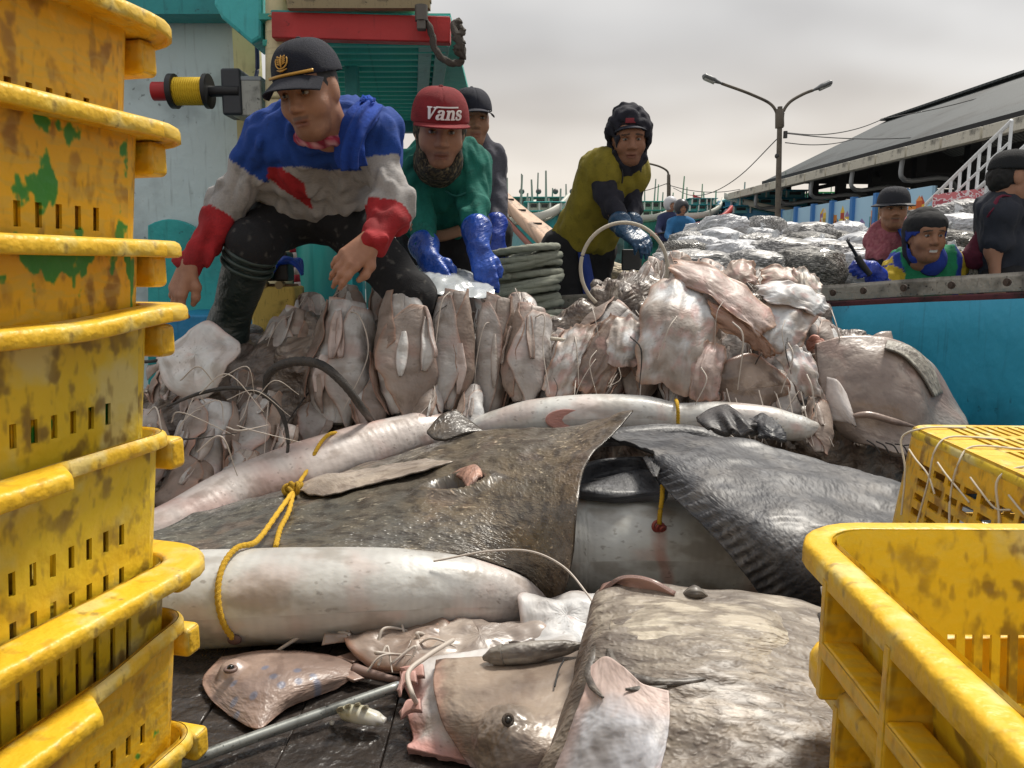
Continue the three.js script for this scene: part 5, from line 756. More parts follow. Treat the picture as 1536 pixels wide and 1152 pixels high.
// ---- 3 upright man in grey
person({
  label: 'man in a grey sweatshirt and dark cap standing behind the green shirt', cell: .024, hcell: .005,
  head: { c: [707, 180, 3.72], rot: [.3, .14, 0], open: .2, tache: .3 },
  j: { neck: [712, 222, 3.8], shl: [676, 246, 3.84], shr: [735, 246, 3.84], hpl: [692, 352, 3.9], hpr: [734, 352, 3.9], ell: [682, 305, 3.75], wrl: [690, 350, 3.6], elr: [744, 300, 3.78], wrr: [744, 356, 3.62], knl: [695, 450, 3.85], knr: [735, 450, 3.85], anl: [695, 560, 3.9], anr: [738, 560, 3.9] }, fix(J) { J.anl.y = J.anr.y = .09; },
  hand: { l: { to: [700, 400, 3.52], n: V(0, .4, .9), side: -1, curl: .4, glove: S(26, 66, 170) }, r: { to: [746, 430, 3.56], n: V(.5, .2, .8), side: -1, curl: [.3, .35, .4, .45, .2], glove: S(26, 66, 176), cuff: .35, s: 1.15 } }, gcell: .007,
  dress({ g, J, hp, torso, leg, mid }) {
    const G = vary(S(92, 92, 104), .25);
    mesh('sweatshirt', sdf([...torso(.022, G, .95), ...['l', 'r'].flatMap(s => [cap(J['sh' + s], J['el' + s], .072, .06, G), cap(J['el' + s], mid(J['el' + s], J['wr' + s], .66), .056, .043, G)]), cap(J.neck, J.neck.clone().add(V(0, .03, .01)), .06, .055, G)], .01, fold), MT.cloth, g);
    mesh('trousers', sdf([cap(J.hpl, J.hpr, .115, .115, BLK), ...leg('l', .03, BLK), ...leg('r', .03, BLK)], .014, { noise: .01 }), MT.cloth, g);
    const hat = capHat(hp, g, 'cap', S(44, 46, 62), { h: .1, brim: .06, droop: .012, rx: .094, rz: .112, y0: .04 });
  }
});
// ---- 4 hooded worker in the yellow vest
person({
  label: 'hooded man in a mustard yellow vest leaning on the right-hand heap', cell: .024, hcell: .0048,
  head: { c: [944, 209, 3.95], rot: [.02, .26, .02], skin: S(156, 110, 86), open: .2, stubble: .2 },
  j: { neck: [934, 246, 4.04], shl: [896, 258, 4.02], shr: [948, 258, 4.12], hpl: [846, 372, 4.2], hpr: [892, 376, 4.3], ell: [922, 316, 3.88], wrl: [934, 345, 3.78], elr: [946, 312, 4.05], wrr: [948, 345, 3.92], knl: [858, 462, 4.12], knr: [888, 468, 4.26], anl: [862, 545, 4.2], anr: [892, 545, 4.32] }, fix(J) { J.anl.y = J.anr.y = .09; },
  hand: { l: { to: [982, 384, 3.66], n: V(.1, .9, .5), side: -1, curl: [.45, .5, .5, .55, .3], glove: S(20, 74, 112), cuff: .35, s: 1.12 }, r: { to: [985, 372, 3.8], n: V(.1, .9, .4), side: 1, curl: .5, glove: S(20, 74, 112), cuff: .3 } },
  dress({ g, J, hp, torso, leg, foot, mid }) {
    const Y = vary(S(150, 136, 40), .25), D = vary(S(34, 34, 48), .2);
    const sl = sdf([...['l', 'r'].flatMap(s => [cap(J['sh' + s], J['el' + s], .072, .056, D), cap(J['el' + s], mid(J['el' + s], J['wr' + s], .68), .052, .042, D)]), cap(J.neck, J.neck.clone().add(V(.01, .03, 0)), .085, .07, D)], .009, fold); mesh('hooded_undershirt', sl, MT.cloth, g);
    mesh('vest', sdf([...torso(.03, Y, .86)], .009, { ...fold, noise: .02, nf: 9, K: .06 }), MT.cloth, g);
    mesh('trousers', sdf([cap(J.hpl, J.hpr, .11, .11, BLK), ...leg('l', .03, BLK), ...leg('r', .03, BLK)], .012, { noise: .012, K: .05 }), MT.cloth, g);
    mesh('side_stripe', sheet(net([[[866, 378, 4.09], [875, 380, 4.06], [884, 382, 4.09]], [[872, 420, 4.06], [882, 421, 4.03], [892, 423, 4.06]], [[876, 448, 4.04], [886, 450, 4.02], [896, 452, 4.06]], [[884, 470, 4.06], [890, 470, 4.05], [895, 468, 4.08]]].map(r => r.map(W3))), 8, 14, { thick: .02, flip: true }), M(S(38, 66, 150), .85, { map: rep(T.cloth, 2) }), g);
    for (const s of ['l', 'r']) mesh('boot', sdf([cap(mid(J['kn' + s], J['an' + s], .1), J['an' + s], .094, .07, S(196, 160, 40)), cap(J['an' + s].clone().add(V(0, -.05, 0)), J['an' + s].clone().add(V(.12, -.055, .05)), .05, .045, S(40, 40, 40))], .012, { K: .03 }), MT.rubber, g);
    const R = hp.R, L = hp.L, e = (x, y, z, a, b, d, sub) => { const q = ell(L(x, y, z), R, [a, b, d], D, sub); q.K = .02; return q; };
    mesh('hood', sdf([e(0, .03, -.03, .116, .138, .125), cap(L(0, -.07, -.02), J.neck.clone().add(V(0, 0, .02)), .096, .1, D), e(0, -.012, .12, .066, .094, .11, 1), e(0, .0, .0, .082, .1, .09, 1)], .0065, { noise: .02, nf: 15 }), MT.cloth, g);
    const hat = capHat(hp, g, 'cap', S(40, 20, 30), { h: .078, brim: .034, droop: .012, rx: .085, rz: .1, y0: .058, brimC: S(26, 30, 48), tilt: -.12 });
    mesh('red_badge', hat.put(sheet((u, v) => { const q = hat.dome(((u - .5) * .13 + 1) % 1, .12 + v * .2); return q.addScaledVector(V(q.x, 0, q.z + .01).normalize(), .004); }, 10, 5, { thick: .002 })), M(S(120, 32, 44), .8), hat);
    mesh('drawstring', tube([W(932, 248, 3.93), W(934, 262, 3.93), W(933, 275, 3.94)], .004, { rad: 5 }), MT.dark, g);
  }
});
// ---- 5 man in faded pink on the quay
person({
  label: 'man in a faded pink shirt and black brimmed helmet among the bags', cell: .022, hcell: .006,
  head: { c: [1340, 315, 5.15], rot: [-.25, .05, 0], tache: .6, stubble: .3, open: .2 },
  j: { neck: [1342, 343, 5.2], shl: [1318, 356, 5.25], shr: [1366, 354, 5.25], hpl: [1326, 432, 5.3], hpr: [1360, 432, 5.3], ell: [1312, 392, 5.2], wrl: [1316, 428, 5.1], elr: [1372, 395, 5.2], wrr: [1366, 430, 5.1], knl: [1328, 500, 5.25], knr: [1360, 500, 5.25], anl: [1328, 560, 5.3], anr: [1360, 560, 5.3] }, fix(J) { J.anl.y = J.anr.y = QY + .09; J.knl.y = J.knr.y = QY + .5; },
  hand: { l: { to: [1320, 452, 5.05], n: V(-.6, 0, .7), side: -1, curl: .5 }, r: { to: [1362, 452, 5.05], n: V(.6, 0, .7), side: 1, curl: .5 } }, fcell: .007,
  dress({ g, J, hp, torso, arm, leg, mid }) {
    const Pk = camo([S(176, 100, 116), S(168, 96, 108), S(186, 116, 126), S(160, 84, 98)]), D = S(30, 32, 44);
    mesh('shirt', sdf([...torso(.025, Pk, 1), ...['l', 'r'].map(s => cap(J['sh' + s], mid(J['sh' + s], J['el' + s], .8), .074, .072, Pk))], .012, fold), MT.cloth, g);
    mesh('undersleeves', sdf(['l', 'r'].flatMap(s => [cap(mid(J['sh' + s], J['el' + s], .7), J['el' + s], .056, .052, D), cap(J['el' + s], J['wr' + s], .05, .04, D)]), .013, { noise: .006 }), MT.cloth, g);
    mesh('blue_undershirt', sheet(net([[[1346, 344, 5.12], [1356, 342, 5.11], [1366, 346, 5.15]], [[1352, 356, 5.10], [1360, 357, 5.09], [1368, 360, 5.13]], [[1358, 368, 5.09], [1362, 369, 5.09], [1366, 369, 5.1]]].map(r => r.map(W3))), 8, 8, { thick: .01, flip: true }), M(S(44, 84, 170), .9), g);
    mesh('trousers', sdf([cap(J.hpl, J.hpr, .115, .115, BLK), ...leg('l', .03, BLK), ...leg('r', .03, BLK)], .02, {}), MT.cloth, g);
    const hat = capHat(hp, g, 'helmet', S(40, 42, 52), { h: .11, brim: .04, droop: .01, rx: .1, rz: .12, y0: .036, sq: .55 }); mesh('brim_ring', hat.put(sheet((u, v) => { const a = u * 2 * Math.PI; return V(Math.sin(a) * (.1 + .03 * v), .036 - .014 * v, -.01 + Math.cos(a) * (.12 + .03 * v)); }, 40, 4, { thick: .005 })), M(S(36, 38, 46), .6), hat);
  }
});
// ---- 6 smiling boy behind the bulwark
person({
  label: 'smiling boy in a green football shirt and blue hood behind the bulwark', cell: .024, hcell: .0044,
  head: { c: [1389, 356, 3.95], rot: [-.02, .04, .0], teeth: 1, open: .2, skin: S(158, 112, 84) },
  j: { neck: [1390, 390, 4.02], shl: [1350, 400, 4.08], shr: [1430, 399, 4.08], hpl: [1366, 500, 4.12], hpr: [1414, 500, 4.12], ell: [1326, 440, 4.0], wrl: [1308, 412, 3.9], elr: [1440, 455, 4.1], wrr: [1436, 490, 4.0], knl: [1370, 560, 4.1], knr: [1412, 560, 4.1], anl: [1370, 600, 4.1], anr: [1412, 600, 4.1] }, fix(J) { J.anl.y = J.anr.y = QY + .09; J.knl.y = J.knr.y = QY + .48; J.wrl.y += .03; },
  hand: { l: { to: [1296, 404, 3.85], n: V(-.2, .2, .9), side: 1, curl: [1, 1.05, 1.1, 1.1, .9], glove: S(36, 66, 178), cuff: .3 }, r: { to: [1436, 510, 3.95], n: V(.6, 0, .7), side: 1, curl: .4 } }, gcell: .006, fcell: .007,
  dress({ g, J, hp, torso, arm, leg, mid }) {
    const Gr = S(30, 138, 92), Bl = S(36, 64, 160), Ye = S(206, 176, 44);
    const body = (t, x, y, z) => Math.abs(x - J.neck.x) < .128 + .02 * (y - J.neck.y) ? Gr : Math.abs(x - J.neck.x) < .16 ? Bl : Ye, slv = (t, x, y, z) => t < .3 ? Bl : t < .75 ? Ye : Bl;
    mesh('shirt', sdf([...torso(.02, body, 1), ...['l', 'r'].flatMap(s => [cap(J['sh' + s], J['el' + s], .066, .056, slv), cap(J['el' + s], mid(J['el' + s], J['wr' + s], .8), .054, .044, Bl)])], .009, fold), MT.cloth, g);
    mesh('trousers', sdf([cap(J.hpl, J.hpr, .11, .11, BLK), ...leg('l', .03, BLK), ...leg('r', .03, BLK)], .02, {}), MT.cloth, g);
    const R = hp.R, L = hp.L, hc = (t, x, y, z) => { const q = V(x, y, z).sub(hp.c); return q.dot(R[1]) > .028 ? BLK : q.dot(R[2]) > -.01 ? Bl : S(24, 26, 44); }, e = (x, y, z, a, b, d, sub) => { const q = ell(L(x, y, z), R, [a, b, d], hc, sub); q.K = .014; return q; };
    mesh('hood', sdf([e(0, .03, -.025, .1, .122, .11), cap(L(0, -.06, -.03), J.neck.clone().add(V(0, .0, .01)), .088, .09, hc), e(0, -.035, .1, .064, .09, .115, 1), e(0, -.02, .0, .079, .1, .09, 1)], .006, { noise: .005, nf: 20 }), MT.cloth, g);
    mesh('beanie', sdf([e(0, .062, -.012, .096, .074, .108)], .006, { noise: .003, nf: 30 }), M([.012, .012, .014], .9), g);
  }
});
{ const t = thing('fish_hook', 'dark curved hand hook held up in the boy’s blue glove', 'hook'); mesh('handle', tube([W(1304, 412, 3.84), W(1294, 398, 3.83), W(1285, 384, 3.83)], .016, { rad: 10 }), M([.02, .018, .018], .6), t); mesh('hook_blade', tube([W(1286, 386, 3.83), W(1278, 372, 3.83), W(1272, 362, 3.83), W(1273, 357, 3.84)], [.012, .012, .01, .005], { rad: 8, sq: .6 }), M([.03, .03, .035], .4, { metalness: .6 }), t); }
// ---- 7 man in dark T-shirt, seen from the side
person({
  label: 'man in a dark T-shirt and black cap turned away with a maroon bag', cell: .024, hcell: .005,
  head: { c: [1521, 268, 3.9], rot: [1.35, .05, 0], hair: [.01, .009, .009] },
  j: { neck: [1508, 300, 3.95], shl: [1502, 318, 3.86], shr: [1512, 318, 4.2], hpl: [1506, 425, 3.92], hpr: [1516, 425, 4.14], ell: [1490, 374, 3.86], wrl: [1494, 425, 3.84], elr: [1530, 380, 4.2], wrr: [1550, 430, 4.1], knl: [1506, 500, 3.9], knr: [1516, 500, 4.1], anl: [1506, 580, 3.9], anr: [1512, 580, 4.1] }, fix(J) { J.anl.y = J.anr.y = QY + .09; J.knl.y = J.knr.y = QY + .5; }, toe: { l: V(1, 0, .1), r: V(1, 0, .1) },
  hand: { l: { to: [1498, 455, 3.82], n: V(-.6, 0, .8), side: 1, curl: .5 }, r: { to: [1560, 455, 4.0], n: V(.6, 0, .8), side: 1, curl: .5 } }, fcell: .006,
  dress({ g, J, hp, torso, leg, mid }) {
    const N = vary(S(46, 50, 62), .2); mesh('shirt', sdf([...torso(.03, N, 1.05), ...['l', 'r'].map(s => cap(J['sh' + s], mid(J['sh' + s], J['el' + s], .75), .074, .074, N))], .01, fold), MT.cloth, g);
    mesh('trousers', sdf([cap(J.hpl, J.hpr, .115, .115, BLK), ...leg('l', .03, BLK), ...leg('r', .03, BLK)], .02, {}), MT.cloth, g);
    mesh('hair', sdf([ell(hp.L(0, .005, -.05), hp.R, [.082, .08, .072], [.01, .009, .009])], .007, { noise: .01, nf: 40 }), M('#ffffff', .8, { vertexColors: true }), g);
    capHat(hp, g, 'cap', S(26, 28, 32), { h: .096, brim: .066, rx: .09, rz: .11, y0: .04 });
  }
});
{ const b = thing('shoulder_bag', 'maroon shoulder bag hanging at the dark T-shirt’s back', 'bag'), m = S(98, 24, 48); mesh('pouch', sdf([cap(W(1474, 352, 4.0), W(1462, 385, 4.0), .03, .065, m), cap(W(1474, 352, 4.0), W(1478, 385, 3.98), .03, .06, m)], .008, { noise: .01, nf: 14 }), MT.cloth, b); mesh('strap', tube([W(1476, 352, 3.98), W(1486, 320, 3.82), W(1500, 295, 3.83), W(1520, 296, 3.85)], .012, { rad: 8, sq: .5 }), M(m, .9), b); }
// ---- 8 man at the edge in a pale yellow and teal shirt
person({
  label: 'man in a pale yellow and teal shirt beside the dark T-shirt', cell: .022, hcell: .007,
  head: { c: [1572, 262, 4.4], rot: [.9, .05, 0] },
  j: { neck: [1565, 292, 4.45], shl: [1546, 305, 4.42], shr: [1590, 305, 4.6], hpl: [1552, 415, 4.5], hpr: [1585, 415, 4.6], ell: [1541, 355, 4.4], wrl: [1545, 400, 4.3], elr: [1600, 360, 4.5], wrr: [1600, 400, 4.4], knl: [1552, 500, 4.5], knr: [1585, 500, 4.6], anl: [1552, 560, 4.5], anr: [1585, 560, 4.6] }, fix(J) { J.anl.y = J.anr.y = QY + .09; J.knl.y = J.knr.y = QY + .5; },
  hand: { l: { to: [1548, 425, 4.25], n: V(-.6, 0, .8), side: 1, curl: .5 }, r: { to: [1600, 425, 4.3], n: V(.6, 0, .8), side: 1, curl: .5 } }, fcell: .008,
  dress({ g, J, hp, torso, leg, mid }) { const N = (t, x, y, z) => y > J.shl.y - .12 ? S(212, 196, 120) : S(96, 160, 176); mesh('shirt', sdf([...torso(.03, N, 1.05), ...['l', 'r'].map(s => cap(J['sh' + s], mid(J['sh' + s], J['el' + s], .75), .074, .074, N))], .014, fold), MT.cloth, g); mesh('trousers', sdf([cap(J.hpl, J.hpr, .115, .115, BLK), ...leg('l', .03, BLK), ...leg('r', .03, BLK)], .022, {}), MT.cloth, g); capHat(hp, g, 'cap', S(60, 60, 66)); }
});
// ---- far riders on motorbikes
[[1006, 348, 15, S(50, 60, 100), S(196, 196, 200), 'rider in navy with a pale helmet on the far quay'], [1022, 356, 14, S(50, 120, 176), S(60, 60, 66), 'rider in light blue with a dark helmet on the far quay']].forEach(([x, y, d, c, hc, lab]) => {
  const J = { y: QY }; const b = W(x, y, d); b.y = QY + .95; const pm = (a, e, o) => b.clone().add(V(a, e, o));
  person({ label: lab, cell: .035, hcell: .012, fcell: .02, head: { c: [x, y - .52 * F / d * 1.0, d], rot: [.3, .1, 0] },
    j: { neck: [x, y, d], shl: [x, y, d], shr: [x, y, d], hpl: [x, y, d], hpr: [x, y, d], ell: [x, y, d], elr: [x, y, d], wrl: [x, y, d], wrr: [x, y, d], knl: [x, y, d], knr: [x, y, d], anl: [x, y, d], anr: [x, y, d] },
    fix(q) { const hcW = W(x, y - .52 * F / d, d), o = hcW.clone().add(V(0, -.75, 0)); const set = (k, a, e, z) => q[k].copy(o).add(V(a, e, z)); set('neck', 0, .58, 0); set('shl', -.17, .5, 0); set('shr', .17, .5, 0); set('hpl', -.1, 0, -.05); set('hpr', .1, 0, -.05); set('ell', -.25, .28, .15); set('elr', .25, .28, .15); set('wrl', -.25, .2, .4); set('wrr', .25, .2, .4); set('knl', -.16, -.02, .38); set('knr', .16, -.02, .38); set('anl', -.18, -.45, .3); set('anr', .18, -.45, .3); J.o = o; },
    dress({ g, J: q, hp, torso, arm, leg, mid }) { mesh('jacket', sdf([...torso(.02, c, 1), ...arm('l', .02, c), ...arm('r', .02, c)], .03, {}), MT.cloth, g); mesh('trousers', sdf([...leg('l', .02, BLK), ...leg('r', .02, BLK)], .035, {}), MT.cloth, g); mesh('crash_helmet', sdf([ell(hp.L(0, .02, -.01), hp.R, [.13, .14, .14], hc), (() => { const e = ell(hp.L(0, -.02, .13), hp.R, [.08, .07, .08], hc, 1); e.K = .02; return e; })()], .02, {}), M('#ffffff', .35, { vertexColors: true }), g); } });
  const o = J.o, m = thing('motorbike', lab.includes('navy') ? 'dark motorbike under the rider in navy' : 'dark motorbike under the rider in light blue', 'motorbike'), w = new THREE.TorusGeometry(.25, .06, 8, 20).rotateY(Math.PI / 2), gy = o.y - .72;
  for (const z of [-.5, .62]) mesh('wheel', w.clone().translate(o.x, gy + .31, o.z + z), MT.dark, m);
  mesh('frame', tube([V(o.x, o.y - .1, o.z - .6), V(o.x, o.y - .14, o.z - .1), V(o.x, o.y - .2, o.z + .3), V(o.x, o.y + .15, o.z + .48)], [.1, .13, .1, .08], { rad: 10 }), M(S(40, 44, 60), .4), m); mesh('handlebar', tube([V(o.x - .3, o.y + .2, o.z + .42), V(o.x, o.y + .24, o.z + .48), V(o.x + .3, o.y + .2, o.z + .42)], .02, { rad: 6 }), MT.dark, m); mesh('fork', tube([V(o.x, o.y + .2, o.z + .48), V(o.x, gy + .31, o.z + .62)], .035, { rad: 8 }), MT.dark, m);
  if (gy > QY + .02) { const st = thing('quay_step', 'low concrete step under the parked motorbikes', 'step', 'steps under motorbikes'); mesh('slab', box(1.2, gy - QY, 2.2, o.x, (gy + QY) / 2, o.z), M([.2, .2, .19], .85), st); }
});
// ================================================================ RAYS AND FISH
const wet = (map, b, bs, rough, o = {}) => M('#ffffff', rough, { map: rep(map, 1.7), bumpMap: rep(b, 1.9), bumpScale: bs, vertexColors: true, clearcoat: .5, clearcoatRoughness: .25, ...o });
const RM = { belly: wet(T.belly, T.ribb, .0022, .42), flesh: wet(T.belly, T.skinb, .0035, .55, { clearcoat: .16, clearcoatRoughness: .35 }), brown: wet(T.brown, T.slimeb, .008, .36), slate: wet(T.slate, T.skinb, .005, .55, { clearcoat: .12 }), pale: wet(T.pale, T.slimeb, .008, .52, { clearcoat: .14 }), skin: wet(T.mott, T.skinb, .0035, .42), tail: M([.06, .055, .055], .45, { map: rep(T.grime, 4), bumpMap: rep(T.fine, 8), bumpScale: .004 }), string: M(S(190, 180, 170), .5) };
const WHT = [1, 1, 1], noiseC = (c, a = .3, fq = 12) => (u, v, p) => { const k = 1 + a * (fbm3(p.x * fq, p.y * fq, p.z * fq, 3) - .5) * 2; return [c[0] * k, c[1] * k, c[2] * k]; };
const yrope = M(S(214, 170, 40), .8, { bumpMap: rep(T.fine, 10), bumpScale: .004 });
const rope = (pts, r, parent, name = 'yellow_cord') => mesh(name, tube(pts, r, { rad: 8, seg: pts.length * 10, dent: (t, a) => 1 + .15 * Math.sin(2 * a + t * pts.length * 22) }), yrope, parent);
const edgeT = (u, v, w = .08) => Math.min(1, Math.min(u, 1 - u, v, 1 - v) / w);

// ---------- giant brown ray, wings rolled under and tied
{
  const g = thing('giant_ray', 'giant brown ray with both wings rolled and tied with yellow cord', 'ray');
  const rows = [
    [[120, 862, 1.47], [300, 848, 1.48], [450, 834, 1.48], [600, 828, 1.49], [720, 838, 1.50], [788, 866, 1.50], [836, 924, 1.50]],
    [[160, 838, 1.53], [320, 818, 1.57], [450, 800, 1.57], [600, 788, 1.57], [720, 796, 1.55], [800, 824, 1.50], [856, 848, 1.45]],
    [[220, 806, 1.64], [340, 785, 1.69], [460, 765, 1.71], [600, 745, 1.71], [720, 740, 1.65], [800, 750, 1.56], [866, 765, 1.47]],
    [[265, 785, 1.70], [380, 757, 1.80], [480, 738, 1.86], [600, 705, 1.92], [720, 685, 1.88], [810, 688, 1.76], [884, 690, 1.64]],
    [[290, 770, 1.75], [400, 742, 1.88], [500, 715, 2.0], [610, 676, 2.10], [720, 650, 2.10], [850, 640, 1.96], [948, 613, 1.82]]].map(r => r.map(W3));
  const f = net(rows), mouth = onNet(f, 686, 726), at = (o) => ([x, y, e]) => onNet(f, x, y, e ?? o);
  const back = mesh('back', sheet(f, 150, 100, { flip: false, thick: (u, v) => .004 + .03 * edgeT(u, v, .12), disp: (u, v, p) => { const d = Math.hypot((p.x - mouth.x) * .75, (p.z - mouth.z) * 1.25); return .03 * (fbm3(p.x * 6, p.y * 6, p.z * 6, 3) - .5) - .06 * ss(.05, .016, d) + .012 * ss(.085, .055, d) * ss(.04, .055, d); },
    colF: (u, v, p) => { const n = fbm3(p.x * 10, p.y * 10, p.z * 10, 4), d = Math.hypot((p.x - mouth.x) * .75, (p.z - mouth.z) * 1.25); let c = mixc([.82, .86, .86], [1.05, .92, .76], ss(.35, .8, u * .75 + n * .5)); c = mixc(c, [.72, .52, .38], .5 * ss(.86, .98, u + .1 * (n - .5)) ); c = mixc(c, [1.5, 1.1, .95], .35 * ss(.6, .7, n)); return mixc(c, [.40, .10, .10], ss(.044, .03, d)); } }), RM.brown, g);
  mesh('eye_fold', sheet(net([[[676, 714, .004], [692, 708, .008], [708, 703, .008], [720, 704, .003]], [[692, 722, .008], [702, 716, .02], [714, 710, .02], [723, 711, .004]], [[702, 734, .0], [711, 727, .008], [718, 721, .008], [725, 717, .0]]].map(r => r.map(at(0)))), 16, 12, { thick: .012, flip: true, colF: noiseC([1.35, .85, .72], .3, 40) }), RM.pale, back);
  const bcol = (t, a, p) => { const n = fbm3(p.x * 8, p.y * 8, p.z * 8, 3), pk = ss(.62, 1, t) * .75 + .5 * ss(.55, .7, n); return mixc([.93, .93, .91], [1.0, .76, .70], clamp(pk) * .8); };
  const near = [[60, 905, 1.42], [180, 903, 1.42], [300, 898, 1.42], [450, 892, 1.42], [600, 888, 1.43], [700, 890, 1.45], [780, 902, 1.47], [830, 922, 1.48]].map(W3);
  const rN = t => [.098, .097, .094, .089, .08, .066, .043, .010][0] && (() => { const q = [.098, .097, .094, .089, .081, .067, .045, .012], x = t * 7, i = Math.min(6, Math.floor(x)); return lerp(q[i], q[i + 1], x - i); })();
  const roll = mesh('rolled_wing', tube(near, rN, { seg: 110, rad: 44, col: bcol, dent: (t, a) => 1 + .03 * Math.sin(a * 2 + 5 * t) + .02 * (noise3(t * 14, a * 1.2, 2) - .5) }), RM.belly, g);
  const far = [[120, 855, 1.62], [265, 792, 1.80], [350, 750, 1.94], [450, 712, 2.06], [550, 680, 2.18], [630, 655, 2.26], [690, 636, 2.3]].map(W3);
  mesh('rolled_wing', tube(far, t => { const q = [.055, .068, .082, .088, .086, .072, .03], x = t * 6, i = Math.min(5, Math.floor(x)); return lerp(q[i], q[i + 1], x - i); }, { seg: 90, rad: 36, col: (t, a, p) => mixc([.98, .88, .84], [1.0, .74, .68], ss(.4, .7, fbm3(p.x * 7, p.y * 7, p.z * 7, 3))), dent: (t, a) => 1 + .03 * Math.sin(a * 2 + 4 * t) }), RM.belly, g);
  mesh('wing_edge', sheet(net([[[640, 650, 2.1], [662, 625, 2.16], [684, 617, 2.2]], [[652, 660, 2.08], [680, 640, 2.12], [702, 632, 2.17]], [[668, 662, 2.08], [700, 652, 2.10], [726, 650, 2.12]]].map(r => r.map(W3))), 16, 14, { thick: .008, colF: noiseC([.8, .72, .68], .3, 20) }), RM.brown, g);
  mesh('cephalic_fin', sheet(net([[[446, 722, .006], [470, 708, .004], [530, 704, .002], [580, 700, .002], [640, 688, .0]], [[444, 736, .010], [480, 722, .018], [530, 720, .016], [590, 710, .014], [660, 692, .004]], [[462, 746, .008], [500, 748, .014], [540, 738, .014], [600, 722, .012], [680, 694, .004]]].map(r => r.map(at(0)))), 60, 20, { thick: .004, flip: true, disp: (u, v, p) => .008 * (fbm3(p.x * 30, 2, p.z * 30, 2) - .5), colF: noiseC([.82, .76, .69], .3, 14) }), RM.skin, g);
  const knot = onNet(f, 440, 744, .014);
  for (let i = 0; i < 3; i++) { const m = mesh('cord_knot', new THREE.TorusKnotGeometry(.011, .0055, 40, 7, 2, 3), yrope, g); m.position.copy(knot).add(V((i - 1) * .008, .004 * i, .004)); m.rotation.set(i, i * 2, .3); }
  { const C = W(358, 896, 1.42), on = (th, dx) => C.clone().add(V(dx, Math.cos(th) * .1, Math.sin(th) * .1)); rope([knot, W(415, 772, 1.62), W(392, 804, 1.51), on(-.35, .02), on(.05, .004), on(.45, -.004), on(.85, -.006), on(1.25, -.002), on(1.65, .008), on(1.95, .02)], .0055, g); mesh('cord_hole', new THREE.SphereGeometry(.012, 14, 10).scale(1.1, .8, .5).translate(...on(1.98, .022).toArray()), M([.09, .05, .045], .5), g); rope([knot, onNet(f, 432, 775, .008), onNet(f, 422, 800, .008), onNet(f, 414, 826, .008)], .0055, g); }
  { const C = W(486, 700, 2.1), on = (th, dx) => C.clone().add(V(dx, Math.cos(th) * .093, Math.sin(th) * .093)); rope([on(-.3, .03), on(.1, .02), on(.5, .008), on(.9, -.004), on(1.3, -.016), knot], .005, g); }
}
